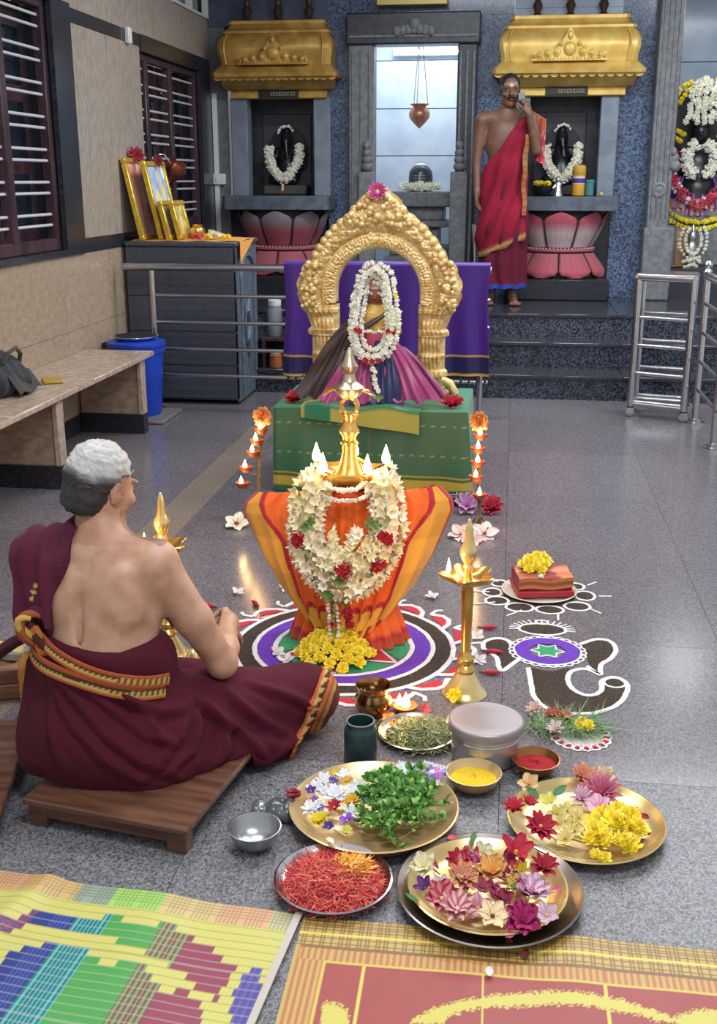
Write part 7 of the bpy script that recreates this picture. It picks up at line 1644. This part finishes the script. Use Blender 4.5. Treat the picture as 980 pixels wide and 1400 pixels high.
flower('mauve flower by the corner of the green table', (-.165, 4.97, .03), .06, '#b070a8', '#cc9ac4', 6, 2, .5, .8, '#8a4a80', rot=rot_to((0, -.8, 1)))
flower('crimson flower on the floor before the green table cloth', (-.335, 5.08, .02), .065, '#a0183c', '#c03458', 8, 2, .6, .6, '#801020', rot=rot_to((0, -.8, 1)))
for x, y, lb in ((-.83 + .53, 5.25, 'a'),): pass
flower('red flower cluster on the table right of the idol', (-.265, 5.33, .436), .058, '#a4142c', '#c4283c', 11, 3, .45, .5, '#801020', rot=rot_to((0, -.5, 1)))
flower('red flower cluster on the table left of the idol', (-1.055, 5.36, .436), .055, '#a4142c', '#c4283c', 11, 3, .45, .5, '#801020', rot=rot_to((0, -.5, 1)))
flower('bright pink flower crowning the tip of the golden arch', (-.67, 5.58, 1.44), .046, '#c83a88', '#e070b0', 12, 4, .5, .45, '#b02a70', rot=rot_to((0, -1, .35)))
gb = thing('foil_roll', 'dark green shiny roll lying at the foot of the green table', 'roll', (-.24, 5.06, .035))
obj('roll', B().tube([(-.09, 0, 0), (.09, .02, 0)], .034, 14), M('dark_green_foil', '#16362c', rough=.2), gb)
for k in range(4): obj('gold_ring', B().tube([(-.07 + .045 * k, .005 * k + .0355 * math.cos(a), .0355 * math.sin(a)) for a in np.linspace(0, 2 * PI, 20, endpoint=False)], .003, 6, closed=True), brass, gb)
# red buds set round the powder circle
for (x, y, a, lb) in [(-0.031, 3.562, 0.2, 'red bud on the floor right of the brass lamp, the farthest of three'), (-0.012, 3.36, 0.0, 'red bud on the floor right of the brass lamp, the middle of three'), (-0.014, 3.197, 0.1, 'red bud on the floor right of the brass lamp, the nearest of three'), (-0.886, 3.673, 2.2, 'red bud at the back of the powder circle'), (-1.051, 3.629, 2.8, 'red bud just beyond the hand of the seated man'), (-0.955, 3.162, 3.0, 'red bud beside the elbow of the seated man')]:
    t = thing('red_bud', lb, 'flower', (x, y, .009), a, 'red buds round the powder circle')
    obj('bud', B().tube([(-.028, 0, 0), (-.012, 0, .001), (.008, 0, .001), (.03, 0, 0)], [.004, .008, .0085, .003], 8, col=L('#b01c30')), petal_m, t); obj('bud_stalk', B().tube([(-.028, 0, 0), (-.042, .003, 0)], [.005, .002], 6, col=L('#3a4a28')), petal_m, t)
for k, (x, y, lb) in enumerate([(-0.979, 3.78, 'white petals at the back left of the powder circle'), (-0.807, 3.851, 'white petals behind the powder circle by the sari'), (-0.25, 3.835, 'pale petals right of the orange sari'), (-0.069, 3.487, 'pale pink petals beside the brass lamp stem'), (-0.056, 3.291, 'pale pink petals behind the foot of the brass lamp'), (-0.715, 3.258, 'white petals on the purple ring near the yellow heap'), (-0.672, 3.206, 'white petals between the man and the yellow heap')]):
    flower(lb, (x, y, .006), .026, '#d8cccc', '#ece6e4', 4, 1, .3, .8, '#d8d0b0')
for (x, y, c, lb) in [(0.066, 1.892, '#7a2434', 'dark red petal lying on the tan mat'), (0.086, 1.864, '#6a2030', 'second dark red petal lying on the tan mat'), (0.021, 1.802, '#e0dcd4', 'small white petal lying on the brick red field of the mat')]:
    tag(obj('loose_petal', petal_mesh(.022, .016, .3, c, c), None, None, loc=(x - .01, y, .012), rot=(0, 0, random.uniform(0, 3))), lb, 'petal')
# hand bell beside the man
be = thing('brass_hand_bell', 'small brass hand bell on the floor by the elbow of the seated man', 'bell', (-0.976, 3.165, 0.0))
obj('bell', B().lathe([(.032, 0), (.034, .003), (.028, .015), (.022, .035), (.012, .048), (.006, .052)], 24), brass2, be); obj('bell_handle', B().lathe([(.006, .05), (.005, .06), (.009, .066), (.006, .074), (.006, .095), (.011, .102), (.014, .112), (.008, .122), (0, .125)], 16), brass, be)
# black plastic bag scrap by the steel bowl
bgf = blend([(ell((0, 0, .018), (.05, .03, .022)), 0), (ell((.035, .02, .02), (.03, .03, .025)), .02)])
pb_ = obj('plastic_bag', iso(lambda P: np.maximum(bgf(P), .001 - P[:, 2]), (-.08, -.06, -.004), (.09, .07, .06), .005, lambda V: np.tile(L('#55585a'), (len(V), 1)) * (1 + .5 * noise3(V, 60))[:, None], lambda V: .006 * noise3(V, 55) + .004 * np.sin(V[:, 0] * 160)), M('thin_grey_plastic', attr=True, rough=.18)); pb_.location = (-.535, 2.305, .002)
tag(pb_, 'crumpled grey plastic bag behind the empty steel bowl', 'bag')

# ---- at the left edge beside the man
bo = thing('oil_bottle', 'clear plastic bottle of amber oil beside the seated man', 'bottle', (-1.325, 2.735, .001))
obj('bottle_body', B().lathe([(0, 0), (.034, 0), (.038, .005), (.038, .02), (.036, .03), (.038, .04), (.038, .15), (.034, .175), (.022, .195), (.014, .205), (.014, .215)], 30, cap=False), M('amber_oil', '#b8782a', rough=.1, col2='#c98c3a', nscale=10), bo)
obj('cap', B().lathe([(.016, .212), (.016, .232), (0, .233)], 18), M('white_plastic'), bo)
for k in range(5): obj('rib', B().tube([(.0385 * math.cos(a), .0385 * math.sin(a), .05 + .02 * k) for a in np.linspace(0, 2 * PI, 24, endpoint=False)], .0012, 5, closed=True), M('amber_oil'), bo)
wb2 = thing('wooden_box', 'brown wooden box cut by the edge behind the oil bottle', 'box', (-1.50, 2.93, .001), .35)
for z0, z1 in ((0, .05), (.052, .10)): obj('plank', B().box(-.10, .10, -.12, .12, z0, z1, bev=.004), M('brown_wood', '#6d4a38', rough=.45, col2='#8a6450', nscale=8, stretch=(1, 8, 8)), wb2)
pp = tag(obj('paper_bundle', B().grid(lambda u, v: (-.06 + .12 * u, -.05 + .1 * v, .02 + .012 * math.sin(u * 5) * math.sin(v * 6)), 12, 12, lambda u, v: L('#b8a86a') if v > .4 else L('#6a6a5c'), thick=.018), M('paper_print', attr=True, rough=.5)), 'folded cream paper packet on top of the wooden box at the edge', 'packet'); pp.location = (-1.50, 2.93, .104)
tp = thing('striped_packet', 'white packet with a red-orange end lying behind the oil bottle', 'packet', (-1.44, 2.63, .085))
obj('packet_body', B().box(-.05, .05, -.022, .022, -.008, .022, bev=.004), M('white_plastic'), tp); obj('red_end', B().box(-.051, -.01, -.023, .023, -.009, .023, bev=.004), M('red_orange_print', '#c8402a', rough=.4), tp)
# small heaps on the cabinet
for k in range(9): bloom(BL_MIX[:2], 'red-pink bloom in the small heap before the brass pot on the cabinet', (-2.12 + random.uniform(-.06, .06), 7.47 + random.uniform(-.04, .04), 1.112 + random.uniform(0, .012)), .022, 'red-pink blooms on the cabinet', nm='red_bloom')
for k in range(12): bloom(BL_WHITE, 'white bloom in the heap on the orange cloth near the cabinet corner', (-1.99 + random.uniform(-.07, .07), 7.56 + random.uniform(-.05, .05), 1.112 + random.uniform(0, .03)), .024, 'white blooms on the cabinet', nm='white_bloom')
for k in range(7): bloom(BL_YEL, 'yellow bloom at the front of the white heap on the cabinet', (-1.98 + random.uniform(-.11, .11), 7.46 + random.uniform(-.03, .03), 1.112 + random.uniform(0, .01)), .02, 'yellow blooms on the cabinet')
flower('red flower stuck on top of the tallest gold-framed picture', (-2.575, 7.58, 1.65), .06, '#9c2438', '#b83c4c', 9, 2, .6, .5, '#701020', rot=rot_to((.7, -1, .4)))
flower('dark red flower on top of the pale blue picture', (-2.455, 7.68, 1.615), .045, '#7c2434', '#963c48', 8, 2, .6, .5, '#501018', rot=rot_to((.7, -1, .4)))
